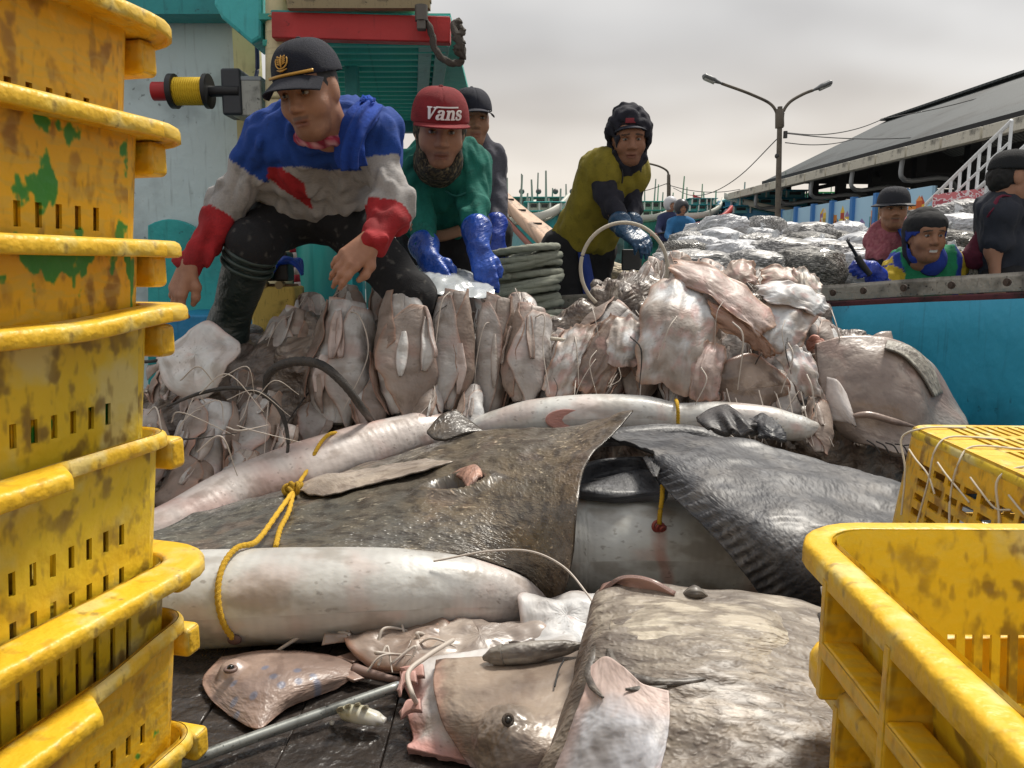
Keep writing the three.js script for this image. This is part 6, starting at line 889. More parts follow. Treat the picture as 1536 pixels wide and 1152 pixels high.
// ---------- black slate ray and its pale rolled belly
{
  const g = thing('giant_ray', 'giant slate-black ray with ridged wing edge over a thick white belly roll', 'ray');
  const rows = [
    [[975, 702, .265], [1000, 735, .255], [1065, 800, .22], [1120, 862, .16], [1160, 910, .10], [1230, 940, .08]],
    [[985, 690, .29], [1040, 722, .285], [1110, 775, .26], [1170, 830, .22], [1220, 880, .17], [1290, 910, .13]],
    [[960, 670, .295], [1060, 692, .30], [1140, 735, .285], [1210, 785, .26], [1280, 830, .22], [1360, 860, .18]],
    [[900, 658, .28], [1040, 664, .315], [1150, 700, .30], [1240, 740, .275], [1330, 780, .25], [1430, 810, .2]],
    [[872, 656, .26], [1020, 646, .315], [1130, 666, .31], [1240, 690, .29], [1350, 728, .26], [1470, 770, .2]]].map(r => r.map(H3));
  const crease = H(1060, 705, .29);
  mesh('back', sheet(net(rows), 130, 90, { flip: false, thick: (u, v) => .004 + .03 * edgeT(u, v, .14), disp: (u, v, p) => .045 * (fbm3(p.x * 3.2 + 2, p.y * 3, p.z * 7, 3) - .5) + .006 * (ridge(fbm3(p.x * 9, 5, p.z * 26, 3)) - .5) + .0035 * Math.sin(u * 150) * ss(.26, .05, v) * ss(.0, .04, v), colF: (u, v, p) => { const n = fbm3(p.x * 12, p.y * 12, p.z * 12, 4); return mixc([.72, .74, .80], [1.2, 1.16, 1.12], ss(.42, .66, n) * .7); } }), RM.slate, g);
  mesh('folded_fin', tube([[880, 662, 2.0], [940, 654, 2.02], [1000, 650, 2.04], [1050, 654, 2.03], [1100, 668, 2.0]].map(W3), [.026, .034, .036, .034, .014], { seg: 50, rad: 20, sq: .7, col: (t, a, p) => noiseC([.75, .76, .8], .4, 20)(0, 0, p) }), RM.slate, g);
  mesh('gill_cavity', sheet(net([[[866, 700, .24], [900, 692, .245], [960, 690, .25], [990, 700, .255]], [[862, 722, .225], [905, 712, .22], [950, 706, .23], [985, 712, .25]], [[866, 742, .215], [920, 738, .225], [960, 732, .23], [992, 736, .24]]].map(r => r.map(H3))), 40, 16, { thick: .02, flip: true, disp: (u, v, p) => .012 * Math.sin(v * 9 + u * 3), colF: noiseC([.62, .64, .70], .5, 24) }), RM.slate, g);
  for (let i = 0; i < 4; i++) mesh('skin_shred', sheet(net([[[965 + i * 5, 688 + i * 2, .27], [972 + i * 4, 700, .275], [980, 716, .27]], [[972 + i * 5, 684, .275], [982 + i * 3, 698, .285], [986, 716, .272]]].map(r => r.map(H3))), 8, 4, { thick: .003, flip: true, colF: noiseC([1.3, 1.3, 1.3], .3) }), RM.slate, g);
  const rl = [[800, 815, 1.71], [840, 815, 1.70], [880, 814, 1.70], [980, 814, 1.69], [1070, 822, 1.68], [1150, 838, 1.66], [1230, 865, 1.63]].map(W3);
  mesh('belly_roll', tube(rl, [.1, .112, .115, .112, .1, .08, .04], { seg: 90, rad: 40, col: (t, a, p) => { const n = fbm3(p.x * 9, p.y * 9, p.z * 9, 3), w = H(998, 800, .15); const st = ss(.016, .006, Math.abs(p.x - (.318 + .02 * (n - .5) + .01 * Math.sin(p.y * 40)))) * ss(.21, .16, p.y); let c = mixc([1.02, 1.03, .99], [1.0, .78, .70], ss(.62, 1, t + .3 * (n - .5))); return mixc(c, [.86, .50, .42], .75 * st * ss(.3, .5, n)); }, dent: (t, a) => 1 + .025 * Math.sin(a * 2 + 7 * t) }), RM.belly, g);
  rope([W(994, 728, 1.60), W(993, 748, 1.578), W(990, 770, 1.57), W(989, 786, 1.57)], .005, g);
  for (let i = 0; i < 3; i++) { const m = mesh('wound', new THREE.TorusGeometry(.01 - i * .002, .004, 8, 16), M(S(150, 70, 62), .4), g); m.position.copy(W(990 + (i - 1) * 4, 789 + i * 2, 1.574)); m.rotation.set(.3 * i, .4, i); }
}
// ---------- white rolled ray across the back
{
  const g = thing('giant_ray', 'giant ray rolled up with its white belly outside below the heap', 'ray');
  const rl = [[690, 655, 2.26], [740, 640, 2.25], [800, 628, 2.24], [880, 622, 2.22], [960, 622, 2.21], [1018, 628, 2.2], [1080, 628, 2.18], [1150, 634, 2.16], [1200, 642, 2.15], [1236, 640, 2.15]].map(W3);
  mesh('rolled_wing', tube(rl, [.03, .05, .062, .065, .062, .05, .054, .052, .04, .008], { seg: 100, rad: 36, sq: .9, col: (t, a, p) => mixc([.96, .95, .92], [1, .80, .74], .6 * ss(.5, .7, fbm3(p.x * 9, p.y * 9, p.z * 9, 3))) }), RM.belly, g);
  rope([W(1014, 600, 2.2), W(1016, 606, 2.145), W(1017, 618, 2.13), W(1017, 636, 2.13)], .005, g);
  mesh('red_scar', sheet((u, v) => { const a = u * 2 * Math.PI, r = .0005 + .075 * v; return W(850 + Math.cos(a) * 32 * v, 630 + Math.sin(a) * 16 * v, 2.165 + .0 * v); }, 30, 6, { thick: .004, flip: false, colF: noiseC([.92, .46, .40], .25, 40) }), RM.flesh, g);
  mesh('dorsal_fin', sheet(net([[[1044, 626, .33], [1066, 612, .345], [1088, 606, .352], [1100, 612, .352], [1122, 628, .34]], [[1050, 636, .325], [1075, 626, .343], [1095, 624, .35], [1115, 630, .347], [1140, 640, .335]], [[1062, 646, .315], [1090, 646, .322], [1110, 648, .325], [1130, 650, .32], [1152, 652, .315]]].map(r => r.map(H3))), 30, 16, { thick: .012, flip: true, disp: (u, v, p) => .01 * Math.sin(u * 20) * v, colF: noiseC([.85, .82, .82], .3, 30) }), RM.slate, g);
  mesh('torn_skin', sheet(net([[[1120, 628, .335], [1145, 622, .345], [1165, 632, .34]], [[1130, 640, .33], [1150, 640, .342], [1176, 646, .33]], [[1140, 655, .32], [1160, 656, .325], [1180, 660, .315]]].map(r => r.map(H3))), 16, 12, { thick: .008, flip: true, disp: (u, v, p) => .02 * (fbm3(p.x * 60, p.y * 60, p.z * 60, 3) - .5), colF: noiseC([.5, .52, .58], .6, 50) }), RM.slate, g);
}
// ---------- grey slimy ray in the foreground
{
  const g = thing('grey_ray', 'large grey stingray smeared with pale slime beside the nested crates', 'ray');
  const rows = [
    [[884, 928, .13], [906, 888, .2], [970, 880, .212], [1040, 888, .21], [1130, 895, .2], [1220, 912, .19], [1320, 935, .16]],
    [[876, 972, .13], [900, 932, .212], [980, 930, .226], [1060, 935, .226], [1150, 940, .216], [1240, 960, .2], [1330, 985, .17]],
    [[862, 1025, .12], [892, 985, .2], [970, 990, .22], [1060, 1000, .226], [1160, 1010, .212], [1260, 1030, .2], [1350, 1050, .17]],
    [[838, 1090, .085], [872, 1050, .17], [960, 1060, .2], [1060, 1070, .205], [1160, 1085, .2], [1260, 1100, .19], [1360, 1120, .16]],
    [[786, 1200, .02], [822, 1165, .1], [930, 1175, .16], [1050, 1185, .17], [1160, 1195, .17], [1270, 1205, .16], [1370, 1205, .14]]].map(r => r.map(H3));
  const body = mesh('back', sheet(net(rows), 130, 90, { flip: true, thick: .02, disp: (u, v, p) => .016 * (fbm3(p.x * 8, p.y * 8, p.z * 8, 3) - .5) + .01 * (ridge(fbm3(p.x * 5 + 1, 3, p.z * 16, 3)) - .5), colF: (u, v, p) => { const n = fbm3(p.x * 9, p.y * 9, p.z * 9, 4); let c = mixc([.86, .82, .78], [1.12, 1.08, 1.0], ss(.4, .62, n)); c = mixc(c, [.55, .42, .36], .8 * ss(.17, .1, u)); return mixc(c, [.80, .72, .66], .6 * ss(.5, .7, v) * ss(.4, .6, n)); } }), RM.pale, g);
  mesh('belly_flap', sheet(net([[[884, 1000, .2], [905, 985, .215], [935, 1000, .226], [965, 1025, .232], [1003, 1036, .232]], [[868, 1060, .18], [900, 1050, .2], [940, 1056, .218], [975, 1066, .222], [1005, 1072, .222]], [[848, 1110, .145], [885, 1105, .175], [935, 1110, .2], [975, 1112, .21], [1000, 1114, .208]], [[822, 1180, .1], [865, 1178, .14], [925, 1180, .17], [965, 1180, .185], [985, 1180, .185]]].map(r => r.map(H3))), 60, 50, { flip: true, thick: (u, v) => .003 + .012 * edgeT(u, v, .1), disp: (u, v, p) => .008 * (fbm3(p.x * 18, p.y * 18, p.z * 18, 3) - .5), colF: (u, v, p) => { const n = fbm3(p.x * 16, p.y * 16, p.z * 16, 3); return mixc(mixc([1.0, .80, .74], [.94, .96, 1.05], ss(.25, .5, v + .4 * (n - .5))), [.95, .66, .60], .6 * ss(.18, .04, u)); } }), RM.flesh, g);
  mesh('pelvic_fin', sheet(net([[[925, 908, .216], [990, 898, .226], [1070, 905, .228], [1140, 912, .222], [1180, 924, .207]], [[915, 940, .222], [990, 930, .234], [1075, 938, .236], [1150, 948, .228], [1205, 965, .205]], [[920, 968, .216], [1000, 972, .23], [1090, 978, .232], [1160, 984, .215], [1218, 986, .200]]].map(r => r.map(H3))), 60, 24, { flip: true, thick: (u, v) => .002 + .008 * edgeT(u, v, .2), disp: (u, v, p) => .006 * (fbm3(p.x * 14, p.y * 14, p.z * 14, 3) - .5), colF: noiseC([1.28, 1.24, 1.12], .12, 20) }), RM.pale, g);
  mesh('folded_edge', sheet(net([[[900, 894, .2], [935, 868, .23], [975, 872, .235], [1012, 892, .22]], [[908, 880, .205], [940, 874, .222], [975, 882, .222], [1006, 898, .21]], [[915, 892, .202], [945, 888, .21], [975, 892, .21], [1000, 902, .205]]].map(r => r.map(H3))), 24, 12, { flip: true, thick: .006, colF: noiseC([.86, .58, .54], .2, 20) }), RM.skin, g);
  const tl = (pts, r, n) => mesh(n, tube(pts.map(H3), r, { seg: 50, rad: 14, sq: .7, col: (t, a, p) => noiseC([.45, .44, .43], .4, 40)(0, 0, p) }), RM.pale, g);
  tl([[914, 975, .214], [920, 994, .216], [938, 1010, .219], [968, 1021, .221], [1008, 1024, .221], [1060, 1020, .220], [1120, 1016, .208]], [.004, .006, .007, .007, .006, .005, .002], 'tail');
  tl([[908, 948, .212], [892, 982, .202], [884, 1008, .196], [888, 1028, .198], [904, 1046, .206]], [.004, .006, .006, .005, .002], 'tail_hook');
  tl([[938, 1034, .224], [960, 1034, .225], [1000, 1030, .223]], [.002, .005, .002], 'spine');
  tl([[1024, 894, .212], [1042, 888, .222], [1060, 896, .212]], [.006, .014, .006], 'eye_bump');
}
// ---------- ray with a raised eye, pink-edged ray under it
{
  const u0 = thing('pink_ray', 'pale pink-bellied ray lying under the brown ray with raised eye', 'ray');
  mesh('belly', sheet(net([[[600, 1008, .02], [650, 985, .045], [720, 975, .05], [800, 970, .05]], [[612, 1050, .02], [650, 1035, .045], [700, 1030, .05], [800, 1020, .05]], [[616, 1090, .015], [655, 1085, .035], [700, 1085, .04], [800, 1080, .04]], [[612, 1128, .006], [660, 1135, .012], [720, 1146, .015], [800, 1160, .02]]].map(r => r.map(H3))), 60, 50, { flip: true, thick: .012, disp: (u, v, p) => .012 * (fbm3(p.x * 20, p.y * 20, p.z * 20, 3) - .5) + .008 * Math.sin(v * 14 + u * 3) * ss(.4, 0, u), colF: (u, v, p) => { const n = fbm3(p.x * 20, p.y * 20, p.z * 20, 3); return mixc([1, .96, .95], [.84, .46, .42], clamp(ss(.26, .02, u + .3 * (n - .5)) + ss(.8, 1, v + .2 * (n - .5)))); } }), RM.flesh, u0);
  for (const [a, b] of [[[605, 1020], [595, 1035]], [[612, 1062], [598, 1068]], [[616, 1010], [604, 1000]]]) mesh('torn_fin', sheet(net([[[a[0] + 20, a[1] - 10, .05], [a[0], a[1] - 8, .045], [b[0], b[1], .04]], [[a[0] + 22, a[1] + 8, .045], [a[0] + 4, a[1] + 8, .04], [b[0] + 4, b[1] + 12, .03]]].map(r => r.map(H3))), 12, 6, { thick: .006, flip: true, colF: noiseC([.86, .50, .45], .3, 30) }), RM.flesh, u0);
  const g = thing('brown_ray', 'brown stingray with a raised eye mound and violet underside edge', 'ray'), eye = H(758, 1076, .11), R2 = V(eye.x, 0, eye.z);
  mesh('disc', sheet(net([[[654, 990, .06], [720, 984, .07], [800, 984, .08], [890, 970, .09]], [[650, 1030, .062], [720, 1030, .085], [800, 1030, .095], [885, 1025, .1]], [[664, 1085, .05], [730, 1085, .09], [790, 1090, .1], [860, 1080, .1]], [[684, 1122, .035], [745, 1125, .07], [800, 1130, .085], [845, 1125, .085]], [[705, 1150, .02], [750, 1158, .035], [800, 1165, .05], [850, 1170, .06]]].map(r => r.map(H3))), 90, 80, { flip: true, thick: (u, v) => .003 + .02 * edgeT(u, v, .15), disp: (u, v, p) => { const d = Math.hypot(p.x - R2.x, p.z - R2.z); return .008 * (fbm3(p.x * 16, p.y * 16, p.z * 16, 3) - .5) + .02 * ss(.06, .01, d) * (.6 + .6 * fbm3(p.x * 70, p.y * 70, p.z * 70, 3)); }, colF: (u, v, p) => { const n = fbm3(p.x * 18, p.y * 18, p.z * 18, 4), d = Math.hypot(p.x - R2.x, p.z - R2.z); let c = mixc([.66, .60, .54], [.80, .68, .58], n); c = mixc(c, [.85, .54, .46], .7 * ss(.12, .02, u + .1 * (n - .5))); c = mixc(c, [.82, .74, .84], .9 * ss(.8, .96, v + .1 * (n - .5))); c = mixc(c, [.38, .34, .3], .6 * ss(.05, .02, d)); return c; } }), RM.skin, g);
  const e = mesh('eye', new THREE.SphereGeometry(.005, 16, 12), M([.03, .028, .026], .25), g); e.position.copy(H(762, 1080, .116)); const er = mesh('eye_ring', new THREE.TorusGeometry(.006, .0026, 8, 20), M(S(120, 106, 94), .5, { bumpMap: rep(T.fine, 10), bumpScale: .006 }), g); er.position.copy(e.position); er.rotation.set(-.5, .2, 0);
  mesh('twig', tube([H(832, 1030, .105), H(838, 1005, .11), H(846, 990, .11)], .0014, { rad: 5 }), MT.dark, g);
}
// ---------- blue-spotted ray flat on the deck
{
  const g = thing('spotted_ray', 'small blue-spotted stingray lying flat on the dark deck', 'ray'), spots = [[350, 1018], [410, 1018], [380, 1036], [350, 1034], [448, 1020], [470, 1012], [422, 1026], [465, 1030], [398, 1006], [446, 1008], [352, 1046], [476, 1016]].map(([x, y]) => H(x, y, .04)), ey = H(348, 1002, .035);
  mesh('disc', sheet(net([[[332, 985, .012], [400, 975, .022], [470, 978, .022], [540, 992, .012]], [[316, 1000, .018], [390, 1000, .044], [460, 1000, .042], [540, 1000, .018]], [[303, 1018, .012], [380, 1030, .038], [450, 1025, .036], [538, 1010, .016]], [[312, 1044, .008], [385, 1062, .022], [440, 1046, .022], [525, 1020, .012]], [[345, 1074, .004], [388, 1093, .006], [432, 1062, .006], [505, 1034, .006]]].map(r => r.map(H3))), 110, 80, { flip: true, thick: .005, disp: (u, v, p) => { const d = Math.hypot(p.x - ey.x, p.z - ey.z); return .004 * (fbm3(p.x * 26, p.y * 26, p.z * 26, 3) - .5) + .014 * ss(.03, .008, d); }, colF: (u, v, p) => { const n = fbm3(p.x * 24, p.y * 24, p.z * 24, 4); let c = mixc([.62, .50, .46], [.78, .62, .56], n); c = mixc(c, [.95, .62, .5], .6 * (1 - edgeT(u, v, .07))); for (const s of spots) c = mixc(c, [.36, .48, .78], .75 * ss(.0095, .006, Math.hypot(p.x - s.x, p.z - s.z) + .003 * n)); return c; } }), RM.skin, g);
  const e = mesh('eye', new THREE.SphereGeometry(.006, 12, 10), M([.01, .01, .01], .12), g); e.position.copy(H(346, 1002, .051)); const r_ = mesh('eye_ring', new THREE.TorusGeometry(.008, .0035, 8, 18).rotateX(Math.PI / 2), M(S(110, 90, 84), .5), g); r_.position.copy(e.position).add(V(0, -.002, 0));
  for (const sg of [-1, 1]) mesh('pelvic_fin', sheet(net([[[505, 1000 + sg * 12, .016], [530, 1002 + sg * 22, .014]], [[530, 1002 + sg * 6, .02], [546, 1004 + sg * 16, .012]]].map(r => r.map(H3))), 8, 8, { thick: .004, flip: sg > 0, colF: noiseC([.8, .58, .5], .2) }), RM.skin, g);
  mesh('tail', tube([[530, 1004, .018], [560, 1012, .016], [600, 1020, .012], [640, 1018, .012], [680, 1000, .014]].map(H3), [.011, .008, .005, .004, .002], { rad: 8 }), M(S(122, 100, 92), .5), g);
}
// ---------- metal bar, puffer fish, silver fish
{ const b = thing('metal_bar', 'galvanised steel bar lying across the deck beside the small fish', 'bar'); mesh('rod', tube([H(215, 1166, .016), H(420, 1092, .018), H(596, 1030, .028)], .0085, { rad: 12, seg: 30 }), M(S(140, 146, 150), .4, { metalness: .45, map: rep(T.grime, 5) }), b); mesh('rod_end', new THREE.SphereGeometry(.0085, 10, 8).translate(...H(596, 1030, .028).toArray()), M(S(130, 134, 138), .45, { metalness: .4 }), b); }
{ const f = thing('puffer_fish', 'small white and yellow fish with ragged fin on the deck', 'fish'), a = H(508, 1066, .022), c = H(540, 1072, .026), e = H(578, 1082, .02); mesh('body', tube([a, a.clone().lerp(c, .4), c, c.clone().lerp(e, .6), e], [.005, .014, .016, .013, .006], { rad: 18, seg: 30, sq: .8, col: (t, an, p) => mixc(mixc([.42, .40, .24], [.56, .55, .53], t), [.25, .22, .1], .7 * ss(.6, .7, fbm3(p.x * 90, p.y * 90, p.z * 90, 3))), dent: (t, an) => 1 + .02 * Math.sin(an * 5 + t * 20) }), M('#ffffff', .3, { vertexColors: true }), f);
  for (const [x, y] of [[522, 1058], [536, 1056], [548, 1060], [510, 1062]]) mesh('fin', tube([H(x, y + 4, .03), H(x, y, .044), H(x + 3, y - 2, .052)], [.006, .005, .001], { rad: 6, sq: .4 }), M(S(170, 164, 140), .4), f); const m = mesh('pebble', new THREE.IcosahedronGeometry(.004, 1), M(S(200, 196, 186), .6)); m.position.copy(H(498, 1084, .004)); tag(m, 'tiny white pebble beside the small white and yellow fish', 'pebble'); }
{ const f = thing('silver_fish', 'slim grey fish lying across the brown ray with raised eye', 'fish'); mesh('body', tube([H(728, 986, .085), H(760, 982, .098), H(800, 978, .1), H(845, 972, .102), H(874, 968, .105)], [.004, .014, .015, .011, .004], { rad: 14, seg: 30, sq: 1.2, col: (t, a, p) => noiseC([.72, .72, .72], .4, 40)(0, 0, p) }), RM.pale, f); mesh('head', tube([H(726, 987, .085), H(742, 984, .094), H(756, 982, .098)], [.004, .012, .0145], { rad: 12, sq: 1.2, col: () => [.8, .8, .8] }), RM.pale, f); }
// ---------- generic folded rays for the heaps
const tones = [[.96, .96, .97], [.80, .77, .76], [.60, .52, .47], [.84, .77, .74], [.48, .40, .36]];
const string = (parent, pts, r = .0018, name = 'tail') => mesh(name, tube(pts, [r, r, r * .5], { rad: 5, seg: pts.length * 7 }), rnd() < .9 ? RM.string : RM.tail, parent);
function bundle(px, yt, yb, d, wpx, o = {}) { // folded ray hung over the heap, top at yt, bottom at yb
  if (o.tone === undefined) o.tone = Math.floor(rnd() * 5); const where = px < 440 && yb > 575 ? 'beside the tall crate stack' : px > 838 ? 'in the right-hand heap' : 'in the row below the workers', auto = ['white', 'pale grey', 'brown-grey', 'pinkish white', 'dark brown'][o.tone] + (o.open === 0 ? ' folded ray tucked low ' : ' folded ray with curled open top ') + where;
  const g = thing('folded_ray', o.label || auto, 'ray', o.label ? undefined : auto.replace(' folded', ' rays folded')), lean = o.lean || 0, top = W(px + lean * .5, yt, d + (o.back ?? .12)), bot = W(px - lean * .5, yb, d - (o.fwd ?? .02)), w = wpx * (o.label ? .92 : .84) / F * d, h = top.distanceTo(bot), s = o.seed || rnd() * 100, tone = tones[o.tone ?? Math.floor(rnd() * 5)], brown = o.brown ?? rr(.35, .95);
  const X = V(1, 0, 0).addScaledVector(V().copy(top).sub(bot).normalize(), -V().copy(top).sub(bot).normalize().x).normalize(), Y = top.clone().sub(bot).normalize(), Z = V().crossVectors(X, Y), L = (x, y, z) => bot.clone().addScaledVector(X, x).addScaledVector(Y, y).addScaledVector(Z, z);
  if (o.turn) { const a = o.turn, X2 = X.clone().multiplyScalar(Math.cos(a)).addScaledVector(Z, -Math.sin(a)); Z.multiplyScalar(Math.cos(a)).addScaledVector(X, Math.sin(a)); X.copy(X2); }
  const prof = t => { const q = o.prof || [.42, .84, 1, 1, .93, .84, .64], x = clamp(t) * (q.length - 1), i = Math.min(q.length - 2, Math.floor(x)); return lerp(q[i], q[i + 1], x - i) * w / 2; };
  const outer = (p) => { const n = fbm3(p.x * 8 + s, p.y * 8, p.z * 8, 4), n2 = fbm3(p.x * 30, p.y * 30 + s, p.z * 30, 3); let c = mixc(tone, [.44, .35, .30], brown * ss(.44, .56, n)); return mixc(c, [.86, .54, .50], .3 * ss(.6, .72, n2)); };
  const cyl = (a, t, k) => { const r = prof(t), gr = 1 + .10 * Math.sin(a * 3 + s + 4 * t) + .16 * (noise3(a * 1.3 + s, t * 5, s) - .5); return L(Math.sin(a) * r * k * gr, t * h, Math.cos(a) * r * .62 * k * gr); };
  mesh('body', sheet((u, v) => cyl(u * 2 * Math.PI, 1 - v, .92), 36, 30, { thick: .006, flip: true, colF: (u, v, p) => outer(p) }), RM.flesh, g);
  const rim = (e) => ss(.06, .0, e);
  const wing = (a0, a1, t0, t1, k, curl, nm, bw) => mesh(nm, sheet((u, v) => { const t = lerp(t1, t0, v), bul = Math.pow(Math.sin(Math.PI * clamp(.15 + .72 * v)), .5), a = lerp(a0, lerp(a0, a1, bul), u) + .12 * Math.sin(v * 9 + s) + u * .35 * (fbm3(v * 5 + s, u * 2, s, 2) - .5), kk = k + curl * Math.pow(u, 3) * (.6 + .4 * Math.sin(v * 6 + s * 2)); return cyl(a, t, kk); }, 26, 34, { thick: (u, v) => .0025 + .007 * edgeT(u, v, .2), flip: a1 < a0 ? false : true, disp: (u, v, p) => .006 * (fbm3(p.x * 24, p.y * 24, p.z * 24, 2) - .5), colF: (u, v, p) => mixc(bw < .12 ? mixc(outer(p), [1.0, 1.02, 1.05], .38) : mixc(outer(p), [.44, .33, .27], bw), [.66, .36, .24], .7 * Math.max(rim(1 - u), rim(v) * .9, rim(1 - v) * .6)), colB: (u, v, p) => mixc([.62, .44, .36], [.8, .4, .3], .5 * rim(1 - u)) }), RM.flesh, g);
  const q = rnd(), sd = rnd() < .5 ? -1 : 1;
  wing(-2.1 * sd, sd * (.1 + .7 * q), -.04, rr(.85, 1.0), 1.1, .16, 'wing', rnd() < .28 ? .75 : rr(0, .1)); wing(2.1 * sd, -sd * (.7 * q - .9), rr(-.05, .4), 1.02, 1.05, .18, 'wing', rnd() < .6 ? .9 : .2);
  if (rnd() < .35) wing(2.0 * sd, sd * 1.0, .0, .5, 1.16, .25, 'pelvic_fin', .3);
  for (let i = 0, n_ = o.open === 0 ? 1 : 2 + Math.floor(rnd() * 3); i < n_; i++) { // limp fins and claspers hanging down the front
    const a = rr(-1.1, 1.1), t1 = rr(.45, .95), ln_ = rr(.25, .5), wd = rr(.05, .14), c0 = [[1, 1, 1], [.5, .4, .35], [.95, .78, .74], [.8, .74, .7]][Math.floor(rnd() * 4)], dr = rr(-.25, .25), ph = rr(0, 6);
    mesh('hanging_fin', sheet((u, v) => { const w2 = wd * Math.pow(Math.sin(Math.PI * clamp(.12 + .8 * v)), .7) * (u - .5) * 2, q = cyl(a + dr * v + w2 * 1.7, t1 - ln_ * v, 1.2 + .12 * v + .10 * Math.cos((u - .5) * 4 + ph)); return q; }, 8, 18, { thick: .004, flip: true, colF: (u, v, p) => mixc(mixc(c0, outer(p), .3), [.7, .42, .32], .5 * ss(.8, 1, Math.abs(u - .5) * 2)) }), RM.flesh, g); }
  // open curled mouth of the bundle
  if (o.open !== 0) { if (o.lip) mesh('curled_edge', sheet((u, v) => { const a = lerp(-2.3, 2.3, u), fl = 1.05 + .35 * v - .25 * v * v, y = 1 - .05 + .16 * v + .07 * Math.sin(a * 1.5 + s) - .12 * Math.pow(Math.cos(a * .5), 2) * v; const r = prof(.9) * fl; return L(Math.sin(a) * r, y * h, Math.cos(a) * r * .66); }, 30, 12, { thick: (u, v) => .003 + .004 * (1 - v), flip: false, colF: (u, v, p) => mixc([.62, .46, .40], [.80, .40, .28], ss(.75, 1, v)), colB: (u, v, p) => mixc(outer(p), [.8, .42, .3], ss(.8, 1, v)) }), RM.flesh, g);
    mesh('inner_roll', sheet((u, v) => { const a = lerp(-1.6, 2.6, u), r = prof(.9) * (.75 - .3 * u); return L(Math.sin(a) * r, h * (.72 + .33 * v - .1 * u), Math.cos(a) * r * .6 + .004); }, 22, 12, { thick: .004, colF: (u, v, p) => mixc([1, .97, .94], [.8, .42, .3], ss(.85, 1, v) * .7) }), RM.flesh, g); }
  const ns = o.strings ?? Math.floor(rnd() * 2.6); for (let i = 0; i < ns; i++) { const x = rr(-.5, .5) * w, y0 = h * rr(.7, .98); string(g, [L(x * .3, y0, w * .25), L(x * .8, y0 + rr(-.04, .012), w * .42), L(x + rr(-.03, .03), y0 * .6, w * .42), L(x + rr(-.05, .05), y0 * rr(.05, .3), w * .44)], rr(.0012, .0028)); }
  return rebase(g);
}
// thin flat ray body draped: centre, normal, head direction, half width/length, droop curvature
function discRay(label, c, n, hd, a, b, o = {}) {
  const g = thing(o.name || 'flat_ray', label, 'ray', o.group); n = n.clone().normalize(); const z = hd.clone().addScaledVector(n, -hd.dot(n)).normalize(), x = V().crossVectors(z, n), s = o.seed || rnd() * 50, k = o.droop || 0, kz = o.droopZ || 0;
  const L = (px, py, pz) => c.clone().addScaledVector(x, px).addScaledVector(n, py).addScaledVector(z, pz);
  const out = t => { const ca = Math.cos(t), sa = Math.sin(t); return 1 / Math.pow(Math.pow(Math.abs(ca), o.pw || 1.5) + Math.pow(Math.abs(sa), o.pw || 1.5), 1 / (o.pw || 1.5)); };
  const f = (side) => (u, v) => { const t = u * 2 * Math.PI, r = v, R = out(t) * (1 + .05 * Math.sin(5 * t + s)); const px = Math.cos(t) * r * R * a, pz = Math.sin(t) * r * R * b, th = (o.th || .016) * Math.pow(Math.max(0, 1 - r * r), .7) * side; const bx = k ? Math.sin(px * k) / k : px, by = k ? -(1 - Math.cos(px * k)) / k : 0, by2 = kz ? -(1 - Math.cos(pz * kz)) / kz : 0; return L(bx, by + by2 + th + .012 * Math.sin(3 * t + s) * r * r + (o.rumple || .035) * (fbm3(px * 14 + s, pz * 14, 2, 3) - .5), pz); };
  const cf = (c0, c1) => (u, v, p) => { const nn = fbm3(p.x * 14 + s, p.y * 14, p.z * 14, 4); let q = mixc(c0, c1, ss(.4, .62, nn)); return mixc(q, [.80, .40, .26], (o.edge ?? .7) * ss(.86, 1, v + .06 * (nn - .5))); };
  const top = o.top || [[.66, .54, .48], [.82, .70, .62]], bot = o.bot || [[1, .98, .95], [.9, .78, .72]];
  mesh('back', sheet(f(1), 72, 20, { thick: .003, flip: true, colF: cf(...top) }), o.mat || RM.skin, g); mesh('belly', sheet((u, v) => f(-1)(u, v).addScaledVector(n, -.004), 72, 16, { thick: .003, flip: false, colF: cf(...bot) }), RM.flesh, g);
  if (o.eyes) for (const sg of [-1, 1]) { const p = f(1)((.25 - sg * .04 * 1), .42); const m = mesh('eye', new THREE.SphereGeometry(.007, 10, 8), MT.dark, g); m.position.copy(p).addScaledVector(n, .002); const r = mesh('eye_ring', new THREE.TorusGeometry(.0085, .0035, 6, 14), RM.tail, g); r.position.copy(m.position); r.lookAt(m.position.clone().add(n)); }
  for (const sg of [-1, 1]) mesh('pelvic_fin', sheet((u, v) => L((sg * (.12 + .34 * u * v)) * a * 1, .004 + .006 * Math.sin(u * 4), (-.86 - .28 * v) * b), 8, 8, { thick: .004, flip: sg < 0, colF: noiseC(top[1], .2) }), RM.skin, g);
  string(g, [L(0, .004, -.85 * b), L(rr(-.03, .03), .006, -1.3 * b), L(rr(-.08, .08), .0 - .03, -1.9 * b)], .005); return rebase(g);
}
const heapMat = wet(T.pale, T.skinb, .02, .5);
